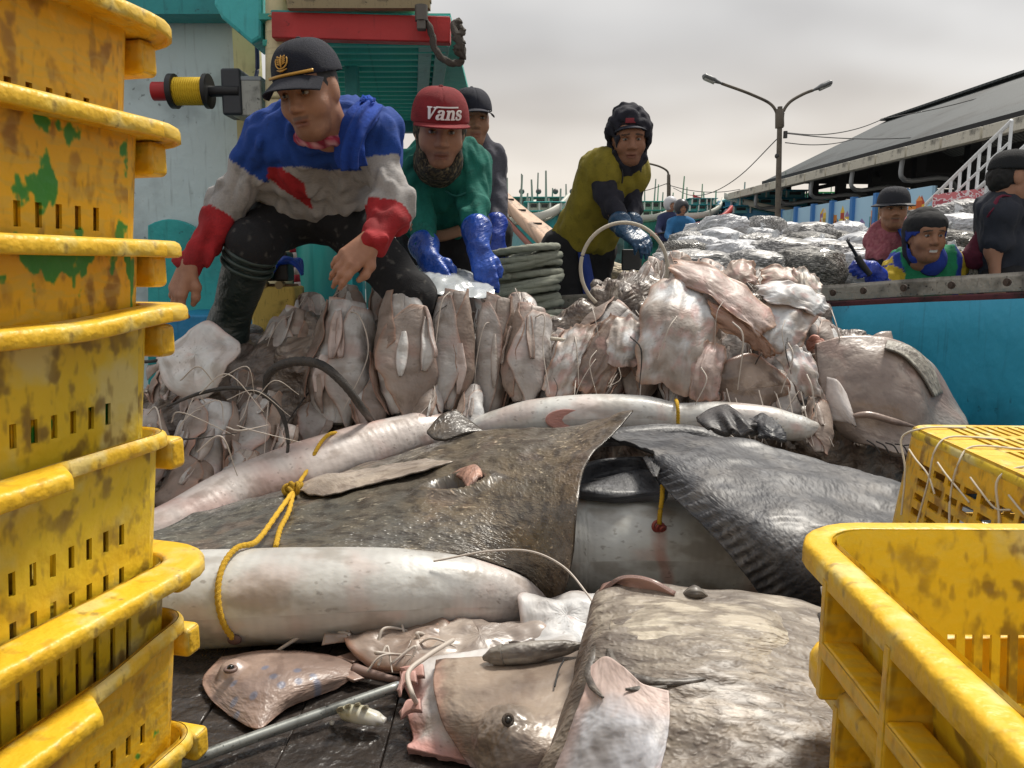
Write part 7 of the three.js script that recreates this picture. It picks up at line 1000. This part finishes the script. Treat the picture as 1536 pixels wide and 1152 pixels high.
{ // packed mass of rays inside the heaps, below what can be told apart
  const hc = (t, x, y, z) => mixc(mixc([.64, .56, .51], [.84, .78, .74], ss(.4, .62, fbm3(x * 14, y * 14, z * 14, 4))), [.86, .58, .52], .4 * ss(.58, .7, fbm3(x * 20 + 5, y * 20, z * 20, 3)));
  const P = []; for (const [a, b, d, ra, rb] of [[[150, 690], [330, 640], 2.35, .14, .18], [[330, 600], [470, 560], 2.55, .16, .19], [[470, 570], [800, 560], 2.62, .19, .19], [[800, 560], [960, 520], 2.72, .17, .22], [[960, 510], [1120, 500], 2.78, .24, .24], [[1120, 520], [1260, 560], 2.72, .21, .15], [[330, 670], [700, 660], 2.5, .12, .12], [[800, 640], [1300, 650], 2.5, .11, .12], [[1260, 600], [1400, 660], 2.5, .1, .08]]) P.push(cap(W(...a, d), W(...b, d), ra, rb, hc), cap(W(...a, d).setY(.08), W(...b, d).setY(.08), ra + .05, rb + .05, hc));
  const m = mesh('ray_heap', sdf(P, .016, { K: .08, noise: .07, nf: 9 }), heapMat); tag(m, 'packed mass of rays filling the heap under the bundles', 'ray heap', null, 'stuff');
}
{ // row of hanging bundles under the bent worker and the green shirt
  bundle(428, 468, 600, 2.42, 84, { lean: 40, tone: 2, brown: .9, label: 'open red-brown folded ray at the dark tail’s arch in the row', seed: 3 });
  bundle(512, 455, 636, 2.36, 104, { lean: 14, tone: 0, seed: 11, label: 'pale folded ray with a wide white lip beside the red-brown one in the row' });
  bundle(606, 440, 622, 2.32, 94, { lean: 6, tone: 0, seed: 21, label: 'broad white folded ray with an open curled top, mid row below the green shirt' });
  bundle(678, 440, 616, 2.36, 78, { lean: 12, tone: 1, seed: 33, turn: -.3 });
  bundle(738, 448, 640, 2.38, 74, { lean: 16, tone: 2, seed: 44 });
  bundle(790, 462, 604, 2.34, 80, { lean: 14, tone: 3, seed: 56, brown: .8 });
  bundle(832, 500, 612, 2.42, 56, { lean: 30, tone: 3, seed: 63 });
  bundle(552, 560, 650, 2.28, 56, { lean: -10, tone: 0, seed: 71, open: 0 }); bundle(642, 566, 650, 2.26, 50, { lean: 10, tone: 1, seed: 75, open: 0 }); bundle(470, 590, 670, 2.3, 60, { lean: 26, tone: 2, seed: 78, open: 0 }); bundle(706, 580, 660, 2.24, 46, { lean: 12, tone: 0, seed: 79, open: 0 });
  for (const [x, y0, y1, w, l] of [[470, 480, 590, 44, 20], [715, 455, 590, 36, 10]]) bundle(x, y0, y1, 2.52, w, { lean: l, open: 1, tone: 4 });
  for (let i = 0; i < 7; i++) bundle(470 + i * 52 + rr(-10, 10), 436 + rr(-4, 10), 520, 2.62, 62, { lean: rr(-14, 14) });
}
{ // left end of the heap behind the crate stack
  const grp = 'rays by the crate stack';
  discRay('clean white ray wing folded beside the tall crate stack', W(296, 535, 2.2), V(-.1, .62, .8), V(1, .1, 0), .13, .12, { droop: 3, top: [[1, 1, 1], [.98, .92, .9]], edge: .2, eyes: 0, seed: 5, mat: RM.flesh, name: 'folded_ray' });
  bundle(308, 606, 720, 2.05, 104, { lean: 30, tone: 0, brown: .2, seed: 81, label: 'smooth white folded ray low beside the tall crate stack', prof: [.9, 1, 1, .95, .9, .8, .6] });
  bundle(385, 590, 708, 2.12, 74, { lean: 34, tone: 1, seed: 85, label: 'grey folded ray with hanging strands between the white ones and the arch' });
  bundle(350, 560, 650, 2.25, 70, { lean: 30, tone: 4 }); bundle(300, 570, 640, 2.25, 80, { lean: 40, tone: 4, open: 0 }); bundle(420, 640, 720, 2.12, 54, { lean: 24, tone: 3, open: 0 }); bundle(280, 690, 770, 1.92, 90, { lean: 20, tone: 4, open: 0 }); bundle(355, 680, 752, 1.98, 64, { lean: 30, tone: 2, open: 0 }); bundle(215, 620, 740, 1.95, 90, { lean: 10, tone: 1 }); bundle(345, 510, 585, 2.4, 60, { lean: 20, tone: 2 }); bundle(260, 540, 620, 2.3, 70, { lean: 20, tone: 4 });
  const t = thing('whip_tail', 'thick black whip tail arched over the red-brown folded ray', 'tail'); mesh('tail', tube([W(396, 600, 2.2), W(404, 560, 2.16), W(432, 544, 2.14), W(478, 546, 2.13), W(515, 575, 2.12), W(545, 615, 2.16), W(566, 646, 2.34)], [.006, .011, .013, .013, .012, .011, .008], { rad: 12, seg: 60, dent: (q, a) => 1 + .06 * Math.sin(q * 200) }), RM.tail, t);
  const t2 = thing('whip_tail', 'thin grey whip tail looping down beside the arched black one', 'tail'); mesh('tail', tube([W(250, 610, 1.98), W(300, 590, 2.0), W(352, 582, 2.02), W(395, 592, 2.03), W(420, 615, 2.03), W(432, 660, 2.02), W(428, 700, 2.0)], [.003, .005, .006, .0065, .006, .005, .003], { rad: 8, seg: 60 }), RM.tail, t2);
  for (let i = 0; i < 11; i++) { const x = rr(250, 430), y = rr(560, 690), d = 1.97 - (y - 560) / 900; const q = thing('tail_strand', 'thin ray tail strand among the rays by the crate stack', 'tail', 'loose tail strands'); string(q, [W(x, y, d), W(x + rr(10, 50), y + rr(-30, 10), d - .03), W(x + rr(40, 100), y + rr(-10, 50), d)], rr(.001, .0024)); }
}
{ // right-hand heap
  const b = bundle;
  b(885, 470, 590, 2.42, 100, { lean: 110, tone: 0, brown: .5, seed: 101, label: 'white-bellied folded ray leaning right at the foot of the wire hoop' });
  b(850, 520, 600, 2.4, 56, { lean: 70, tone: 1, seed: 103 }); b(930, 500, 600, 2.4, 70, { lean: 60, tone: 2, seed: 105 }); b(868, 480, 560, 2.5, 54, { lean: 80, tone: 3 }); b(905, 540, 606, 2.34, 50, { lean: 50, tone: 4, open: 0 });
  b(968, 470, 600, 2.36, 74, { lean: 30, tone: 3, seed: 113, open: 0 }); b(1050, 460, 602, 2.36, 70, { lean: 8, tone: 1, seed: 115 }); b(1016, 384, 470, 2.62, 60, { lean: 10, tone: 2, seed: 117 }); b(972, 392, 470, 2.66, 46, { lean: 20, tone: 4, seed: 118 }); b(1018, 500, 606, 2.3, 56, { lean: 14, tone: 0, seed: 119, open: 0 });
  const D = discRay;
  // limp wings draped over the heap: rows of [px, py, distance]
  const drape = (label, rows, cF, o = {}) => { const g = thing('draped_ray', label, 'ray'), s0 = rnd() * 40, f0 = net(rows.map(r => r.map(W3))), ed = (t, k) => .16 * clamp(fbm3(t * 3.5 + k, s0, 1, 3) - .28), f = (u, v) => f0(lerp(ed(v, 1), 1 - ed(v, 7), u), lerp(ed(u, 13), 1 - ed(u, 19), v));
    mesh('wing', sheet(f, 44, 34, { flip: !o.up, thick: (u, v) => .002 + .004 * edgeT(u, v, .2), disp: (u, v, p) => .028 * (fbm3(p.x * 9 + s0, p.y * 9, p.z * 9, 3) - .5) + .016 * (ridge(fbm3(u * 3.2 + s0, v * .9, s0, 2)) - .5) + .03 * (fbm3(u * 4 + s0, v * 4, 5, 2) - .45) * (1 - edgeT(u, v, .25)), colF: (u, v, p) => { const n = fbm3(p.x * 9 + s0, p.y * 9, p.z * 9, 4), n2 = fbm3(p.x * 26, p.y * 26 + s0, p.z * 26, 3); let c = mixc(cF[0], cF[1], ss(.44, .55, n)); c = mixc(c, [.88, .52, .48], .5 * ss(.55, .66, n2)); return mixc(c, [.66, .36, .22], (o.rim ?? .7) * ss(.09, .0, Math.min(u, 1 - u, v, 1 - v) + .05 * (n - .5))); } }), o.mat || RM.flesh, g);
    for (let i = 0; i < (o.tails ?? 1); i++) { const q = f(rr(.2, .8), rr(.3, .9)); string(g, [q.clone().add(V(0, 0, .03)), q.clone().add(V(rr(-.03, .03), -.03, .06)), q.clone().add(V(rr(-.07, .07), -rr(.08, .2), .07))], rr(.0012, .0028)); } return rebase(g); };
  const WH = [[1.06, 1.08, 1.12], [.70, .62, .57]], TAN = [[.86, .72, .64], [.66, .52, .44]], BRN = [[.62, .50, .43], [.44, .34, .29]], PNK = [[.90, .72, .67], [.70, .54, .49]];
  drape('big white ray belly hanging down the crest of the right-hand heap', [[[978, 428, 2.46], [1012, 412, 2.46], [1046, 410, 2.46], [1076, 424, 2.45]], [[958, 470, 2.36], [1000, 460, 2.31], [1040, 462, 2.31], [1078, 476, 2.35]], [[955, 520, 2.30], [995, 515, 2.25], [1035, 520, 2.25], [1070, 530, 2.29]], [[952, 572, 2.28], [985, 588, 2.24], [1025, 598, 2.23], [1056, 592, 2.26]]], WH);
  drape('pink-brown ray draped over the top of the right-hand heap', [[[1006, 386, 2.52], [1060, 398, 2.46], [1110, 425, 2.40], [1150, 462, 2.36], [1166, 490, 2.34]], [[1000, 402, 2.47], [1050, 420, 2.39], [1095, 445, 2.33], [1130, 475, 2.30], [1152, 500, 2.30]], [[1015, 428, 2.43], [1055, 442, 2.35], [1090, 464, 2.30], [1118, 487, 2.28], [1136, 507, 2.30]]], PNK);
  drape('red-brown wing edge hanging below the pink-brown ray', [[[1058, 448, 2.35], [1100, 470, 2.31], [1140, 500, 2.29], [1168, 526, 2.29]], [[1066, 470, 2.33], [1105, 490, 2.30], [1140, 514, 2.29], [1162, 534, 2.31]], [[1078, 488, 2.34], [1108, 506, 2.32], [1136, 524, 2.32], [1154, 538, 2.33]]], [[.66, .42, .33], [.50, .34, .28]], { rim: .9 });
  drape('white ray wing flapped over towards the blue bulwark', [[[1128, 428, 2.44], [1180, 424, 2.44], [1225, 440, 2.42], [1244, 462, 2.4]], [[1135, 441, 2.4], [1180, 440, 2.37], [1220, 456, 2.36], [1241, 469, 2.37]], [[1150, 456, 2.38], [1185, 460, 2.35], [1210, 470, 2.35], [1226, 478, 2.37]]], [[1.06, 1.08, 1.12], [.98, .97, .98]], { rim: .25, tails: 0 });
  drape('speckled white belly under the white wing in the right-hand heap', [[[1150, 452, 2.40], [1190, 458, 2.37], [1226, 478, 2.36]], [[1138, 490, 2.34], [1175, 495, 2.30], [1208, 506, 2.31]], [[1138, 530, 2.32], [1165, 536, 2.29], [1194, 540, 2.31]]], WH, { tails: 3 });
  drape('tan ray wing with rounded edge behind the pink-brown ray', [[[1080, 414, 2.56], [1105, 391, 2.58], [1134, 397, 2.58]], [[1084, 426, 2.52], [1108, 412, 2.51], [1137, 415, 2.53]], [[1094, 434, 2.5], [1116, 427, 2.49], [1142, 430, 2.5]]], TAN);
  drape('tan ray back next to the cap rail', [[[1133, 401, 2.58], [1170, 400, 2.58], [1196, 411, 2.57], [1206, 430, 2.54]], [[1138, 416, 2.54], [1170, 414, 2.52], [1193, 422, 2.52], [1202, 438, 2.52]], [[1142, 432, 2.52], [1170, 430, 2.5], [1188, 436, 2.5], [1198, 446, 2.51]]], TAN);
  drape('pale ray tip with brown spots standing up beside the cap rail', [[[1186, 402, 2.56], [1208, 401, 2.56], [1229, 420, 2.55]], [[1192, 430, 2.52], [1212, 428, 2.50], [1233, 442, 2.51]], [[1205, 447, 2.5], [1220, 448, 2.48], [1236, 452, 2.49]]], [[.96, .94, .90], [.80, .70, .60]], { rim: .5, tails: 0 });
  drape('white pointed wing hanging before the big grey ray', [[[1162, 538, 2.28], [1195, 518, 2.28], [1216, 530, 2.28]], [[1178, 562, 2.25], [1205, 555, 2.23], [1228, 566, 2.25]], [[1204, 592, 2.24], [1222, 598, 2.22], [1238, 604, 2.24]]], WH, { rim: .3 });
  drape('dark brown ray back lying at the foot of the rope hoop', [[[918, 468, 2.44], [942, 478, 2.4], [968, 500, 2.38]], [[878, 518, 2.37], [905, 532, 2.32], [932, 545, 2.32]], [[842, 576, 2.33], [870, 592, 2.29], [902, 598, 2.30]]], BRN, { mat: RM.skin });
  drape('smooth white wing lobe on the dark brown ray', [[[922, 478, 2.40], [948, 478, 2.38], [970, 496, 2.38]], [[912, 512, 2.34], [940, 514, 2.30], [962, 526, 2.32]], [[908, 548, 2.31], [930, 554, 2.29], [950, 550, 2.31]]], WH, { rim: .3 });
  drape('pale ray flank leaning on the row of bundles', [[[848, 490, 2.42], [872, 488, 2.4], [900, 484, 2.42]], [[826, 540, 2.35], [850, 545, 2.31], [880, 530, 2.35]], [[812, 588, 2.32], [832, 602, 2.28], [858, 596, 2.31]]], [[.96, .95, .95], [.72, .62, .56]]);
  drape('grey-pink wing folded low beside the standing brown disc', [[[1040, 520, 2.28], [1066, 512, 2.28], [1090, 522, 2.3]], [[1034, 560, 2.24], [1058, 556, 2.21], [1084, 562, 2.24]], [[1036, 600, 2.22], [1056, 606, 2.2], [1078, 602, 2.22]]], PNK);
  D('thin brown ray disc with orange rim standing on edge in the heap', W(1118, 585, 2.28), V(.05, .25, 1), V(-.1, 1, .1), .135, .105, { droop: 2, top: [[.62, .52, .46], [.72, .60, .52]], seed: 14, edge: .9, eyes: 0, pw: 2 });
  b(1150, 470, 600, 2.46, 86, { lean: 20, tone: 3, seed: 121, label: 'pale pink folded ray in the hollow of the right-hand heap' }); b(1200, 520, 604, 2.36, 74, { lean: -20, tone: 0, seed: 123, open: 0, label: 'white folded ray tucked behind the big grey ray’s snout' }); b(1238, 480, 570, 2.5, 60, { lean: -30, tone: 1 }); b(1090, 480, 590, 2.44, 70, { lean: 10, tone: 4, brown: .9 }); b(1172, 560, 640, 2.26, 60, { lean: -10, tone: 2, open: 0 }); b(1060, 560, 612, 2.26, 60, { lean: 20, tone: 3, open: 0 }); b(1228, 600, 680, 2.12, 50, { lean: -6, tone: 2, open: 0 }); b(1130, 410, 480, 2.72, 70, { lean: -20, tone: 2 }); b(1060, 396, 460, 2.72, 60, { lean: 10, tone: 4 });
  // big grey ray facing the camera
  const g = thing('grey_ray', 'big grey ray lying head-on against the blue bulwark', 'ray');
  const rows = [[[1222, 520, .44], [1260, 510, .47], [1310, 512, .475], [1350, 520, .46], [1385, 545, .42], [1420, 600, .33]], [[1226, 556, .40], [1270, 545, .44], [1320, 545, .445], [1362, 560, .425], [1395, 590, .38], [1440, 630, .28]], [[1236, 600, .345], [1275, 590, .39], [1325, 592, .40], [1370, 605, .375], [1400, 625, .33], [1446, 650, .25]], [[1250, 632, .30], [1290, 640, .32], [1335, 650, .325], [1372, 655, .31], [1405, 662, .28], [1440, 672, .23]], [[1275, 650, .27], [1305, 668, .26], [1340, 684, .25], [1372, 686, .245], [1400, 684, .23], [1430, 684, .21]]].map((r, j) => r.map(([x, y, h], i) => W(x, y, 2.34 + (h - .35) * .6 - .06 * ss(640, 690, y) - .12 * Math.sin(Math.PI * (i + .5) / 6) * Math.sin(Math.PI * (j + .6) / 5))));
  mesh('back', sheet(net(rows), 80, 60, { flip: false, thick: .02, disp: (u, v, p) => .014 * (fbm3(p.x * 9, p.y * 9, p.z * 9, 3) - .5), colF: (u, v, p) => { const n = fbm3(p.x * 12, p.y * 12, p.z * 12, 4); let c = mixc([.74, .64, .60], [.90, .82, .78], ss(.4, .62, n)); c = mixc(c, [.62, .68, .72], .8 * ss(.55, .8, u + .2 * (n - .5))); return mixc(c, [.9, .6, .54], .4 * ss(.5, .62, fbm3(p.x * 9 + 8, p.y * 9, p.z * 9, 3)) * ss(.6, .3, v)); } }), RM.skin, g);
  mesh('pale_flank', sheet(net([[[1330, 512, 2.34], [1362, 520, 2.33], [1392, 545, 2.31], [1412, 590, 2.28]], [[1326, 524, 2.29], [1352, 534, 2.28], [1378, 560, 2.26], [1400, 596, 2.24]]].map(r => r.map(W3))), 30, 8, { thick: .006, flip: false, colF: noiseC([.95, .98, .95], .15) }), RM.pale, g);
  mesh('white_underside', sheet(net([[[1240, 565, 2.27], [1238, 600, 2.24], [1242, 630, 2.22]], [[1256, 570, 2.24], [1262, 605, 2.2], [1270, 634, 2.19]], [[1270, 590, 2.24], [1280, 620, 2.2], [1285, 640, 2.18]]].map(r => r.map(W3))), 14, 14, { thick: .006, flip: false, colF: noiseC([1, .92, .9], .1) }), RM.flesh, g);
  mesh('mouth_fold', tube([W(1262, 628, 2.21), W(1300, 622, 2.19), W(1340, 632, 2.18), W(1372, 640, 2.18)], [.004, .01, .01, .004], { rad: 10, col: () => [.6, .48, .44] }), RM.skin, g);
  mesh('snout_tip', sheet(net([[[1212, 512, 2.44], [1222, 505, 2.42], [1236, 514, 2.4]], [[1214, 528, 2.42], [1226, 522, 2.39], [1244, 524, 2.38]]].map(r => r.map(W3))), 10, 8, { thick: .01, flip: false, disp: (u, v, p) => .012 * (fbm3(p.x * 60, p.y * 60, 1, 2) - .5), colF: noiseC([.9, .38, .28], .3, 40) }), RM.flesh, g);
  const ey = mesh('eye', new THREE.SphereGeometry(.008, 12, 8), MT.dark, g); ey.position.copy(W(1348, 600, 2.29)); const er = mesh('eye_ring', new THREE.TorusGeometry(.011, .004, 8, 16), RM.tail, g); er.position.copy(W(1348, 600, 2.285));
  mesh('back_fin', sheet(net([[[1300, 512, 2.42], [1318, 500, 2.42], [1335, 498, 2.43]], [[1306, 522, 2.40], [1322, 518, 2.39], [1340, 518, 2.4]]].map(r => r.map(W3))), 8, 6, { thick: .006, flip: false, colF: noiseC([.8, .7, .64], .2) }), RM.skin, g);
  for (let i = 0; i < 6; i++) mesh('gill_line', tube([W(1300 + i * 14, 660 + i * 2, 2.16), W(1312 + i * 14, 668, 2.15), W(1320 + i * 14, 680, 2.145)], .0022, { rad: 5 }), RM.tail, g);
  // loose strands over the right heap
  for (let i = 0; i < 22; i++) { const x = rr(860, 1260), y = rr(430, 590), d = 2.28 + (600 - y) / 900; const q = thing('tail_strand', 'thin ray tail strand over the right-hand heap', 'tail', 'loose tail strands on the right heap'); const dx = rr(-50, 50), dy = rr(50, 130); string(q, [W(x, y, d), W(x + dx * .35, y + dy * .2, d - .06), W(x + dx * .8, y + dy * .6, d - .08), W(x + dx, y + dy, d - .1)], rr(.001, .0022)); }
  // pale wire hoop
  const h = thing('wire_hoop', 'pale rope hoop standing on the heap before the yellow vest', 'hoop'), pts = []; for (let i = 0; i <= 22; i++) { const a = -2.5 - i / 22 * 5.1 + Math.PI * 1; pts.push(W(936 + 64 * Math.cos(a + 2.2), 402 + 69 * Math.sin(a + 2.2), 2.62 - .02 * i / 22)); }
  mesh('loop', tube([...Array.from({ length: 25 }, (_, i) => { const a = (130 + i / 24 * 275) * Math.PI / 180; return W(936 + 65 * Math.cos(a), 402 + 68 * Math.sin(a), 2.6); }), W(966, 472, 2.56), W(930, 500, 2.46), W(880, 512, 2.4), W(826, 508, 2.38)], .0062, { rad: 9, seg: 150 }), M(S(200, 192, 176), .6, { bumpMap: rep(T.fine, 12), bumpScale: .003 }), h);
}
{ const q = thing('plastic_sheet', 'clear crumpled plastic sheet under the green shirt’s gloves', 'plastic sheet'); mesh('film', sheet(net([[[600, 405, 2.78], [640, 398, 2.8], [690, 402, 2.82], [735, 420, 2.8]], [[606, 425, 2.6], [650, 412, 2.62], [700, 418, 2.62], [740, 432, 2.62]], [[615, 445, 2.5], [655, 442, 2.48], [700, 444, 2.48], [742, 448, 2.5]]].map(r => r.map(W3))), 40, 26, { thick: .002, flip: true, disp: (u, v, p) => .03 * (fbm3(p.x * 20, p.y * 20, p.z * 20, 3) - .5) }), M([.8, .84, .86], .2, { transmission: .55, thickness: 0 }), q); }
{ // odds and ends between the giant rays
  const D = discRay; D('small white-bellied ray between the brown and slate rays', H(850, 930, .06), V(0, 1, .25), V(.6, 0, -.8), .1, .1, { top: [[1, 1, 1.02], [.92, .9, .9]], eyes: 0, mat: RM.flesh, edge: .3, seed: 17 });
  D('brown ray wedged under the white rolled wing', H(620, 968, .035), V(0, 1, .1), V(1, 0, .2), .07, .14, { seed: 18 }); D('grey ray wedged under the rolled wing tip', H(720, 965, .04), V(0, 1, .15), V(-1, 0, .3), .08, .14, { seed: 19, top: [[.8, .74, .7], [.92, .86, .82]] });
  for (let i = 0; i < 9; i++) { const x = rr(545, 700), y = rr(955, 1010); const q = thing('tail_strand', 'thin ray tail strand beside the small spotted ray', 'tail', 'loose tail strands on the deck'); string(q, [H(x, y, .04), H(x + rr(-20, 40), y + rr(-30, 0), .06), H(x + rr(20, 90), y + rr(-30, 30), .03)], rr(.0015, .004)); }
  const ln = (pts, lab, r = .002) => { const q = thing('loose_line', lab, 'line'); mesh('line', tube(pts, r, { rad: 6, seg: 40 }), RM.string, q); };
  ln([W(650, 842, 1.40), W(740, 826, 1.42), W(800, 828, 1.42), W(845, 850, 1.40), W(880, 890, 1.34), W(892, 908, 1.3)], 'pale line looping over the brown ray’s wing tip'); ln([H(680, 960, .08), H(640, 985, .09), H(612, 1010, .09), H(618, 1040, .08), H(625, 1055, .05)], 'pale tail line looped beside the pink ray', .004); ln([W(1060, 690, 1.9), W(1090, 690, 1.9), W(1110, 668, 1.92), W(1085, 645, 1.95)], 'thin line curling over the slate ray');
  ln([W(1232, 880, 1.15), W(1238, 920, 1.13), W(1236, 950, 1.12)], 'thin line beside the crate rim'); const tg = thing('stick', 'short grey stick beside the nested crates', 'stick'); mesh('twig', tube([H(1232, 925, .2), H(1246, 950, .21), H(1258, 980, .2)], .006, { rad: 8, dent: (t, a) => 1 + .2 * Math.sin(t * 14 + a) }), RM.tail, tg);
  for (let i = 0; i < 8; i++) { const x = 1240 + i * 18 + rr(-6, 6); const q = thing('tail_strand', 'thin strand hanging under the big grey ray', 'tail', 'strands under the big grey ray'); string(q, [W(x - 150, 600 + rr(-20, 10), 2.2), W(x - 140, 630, 2.15), W(x - 130 + rr(-20, 20), 670, 2.1)], .0016); }
}
renderer.render(scene, camera);
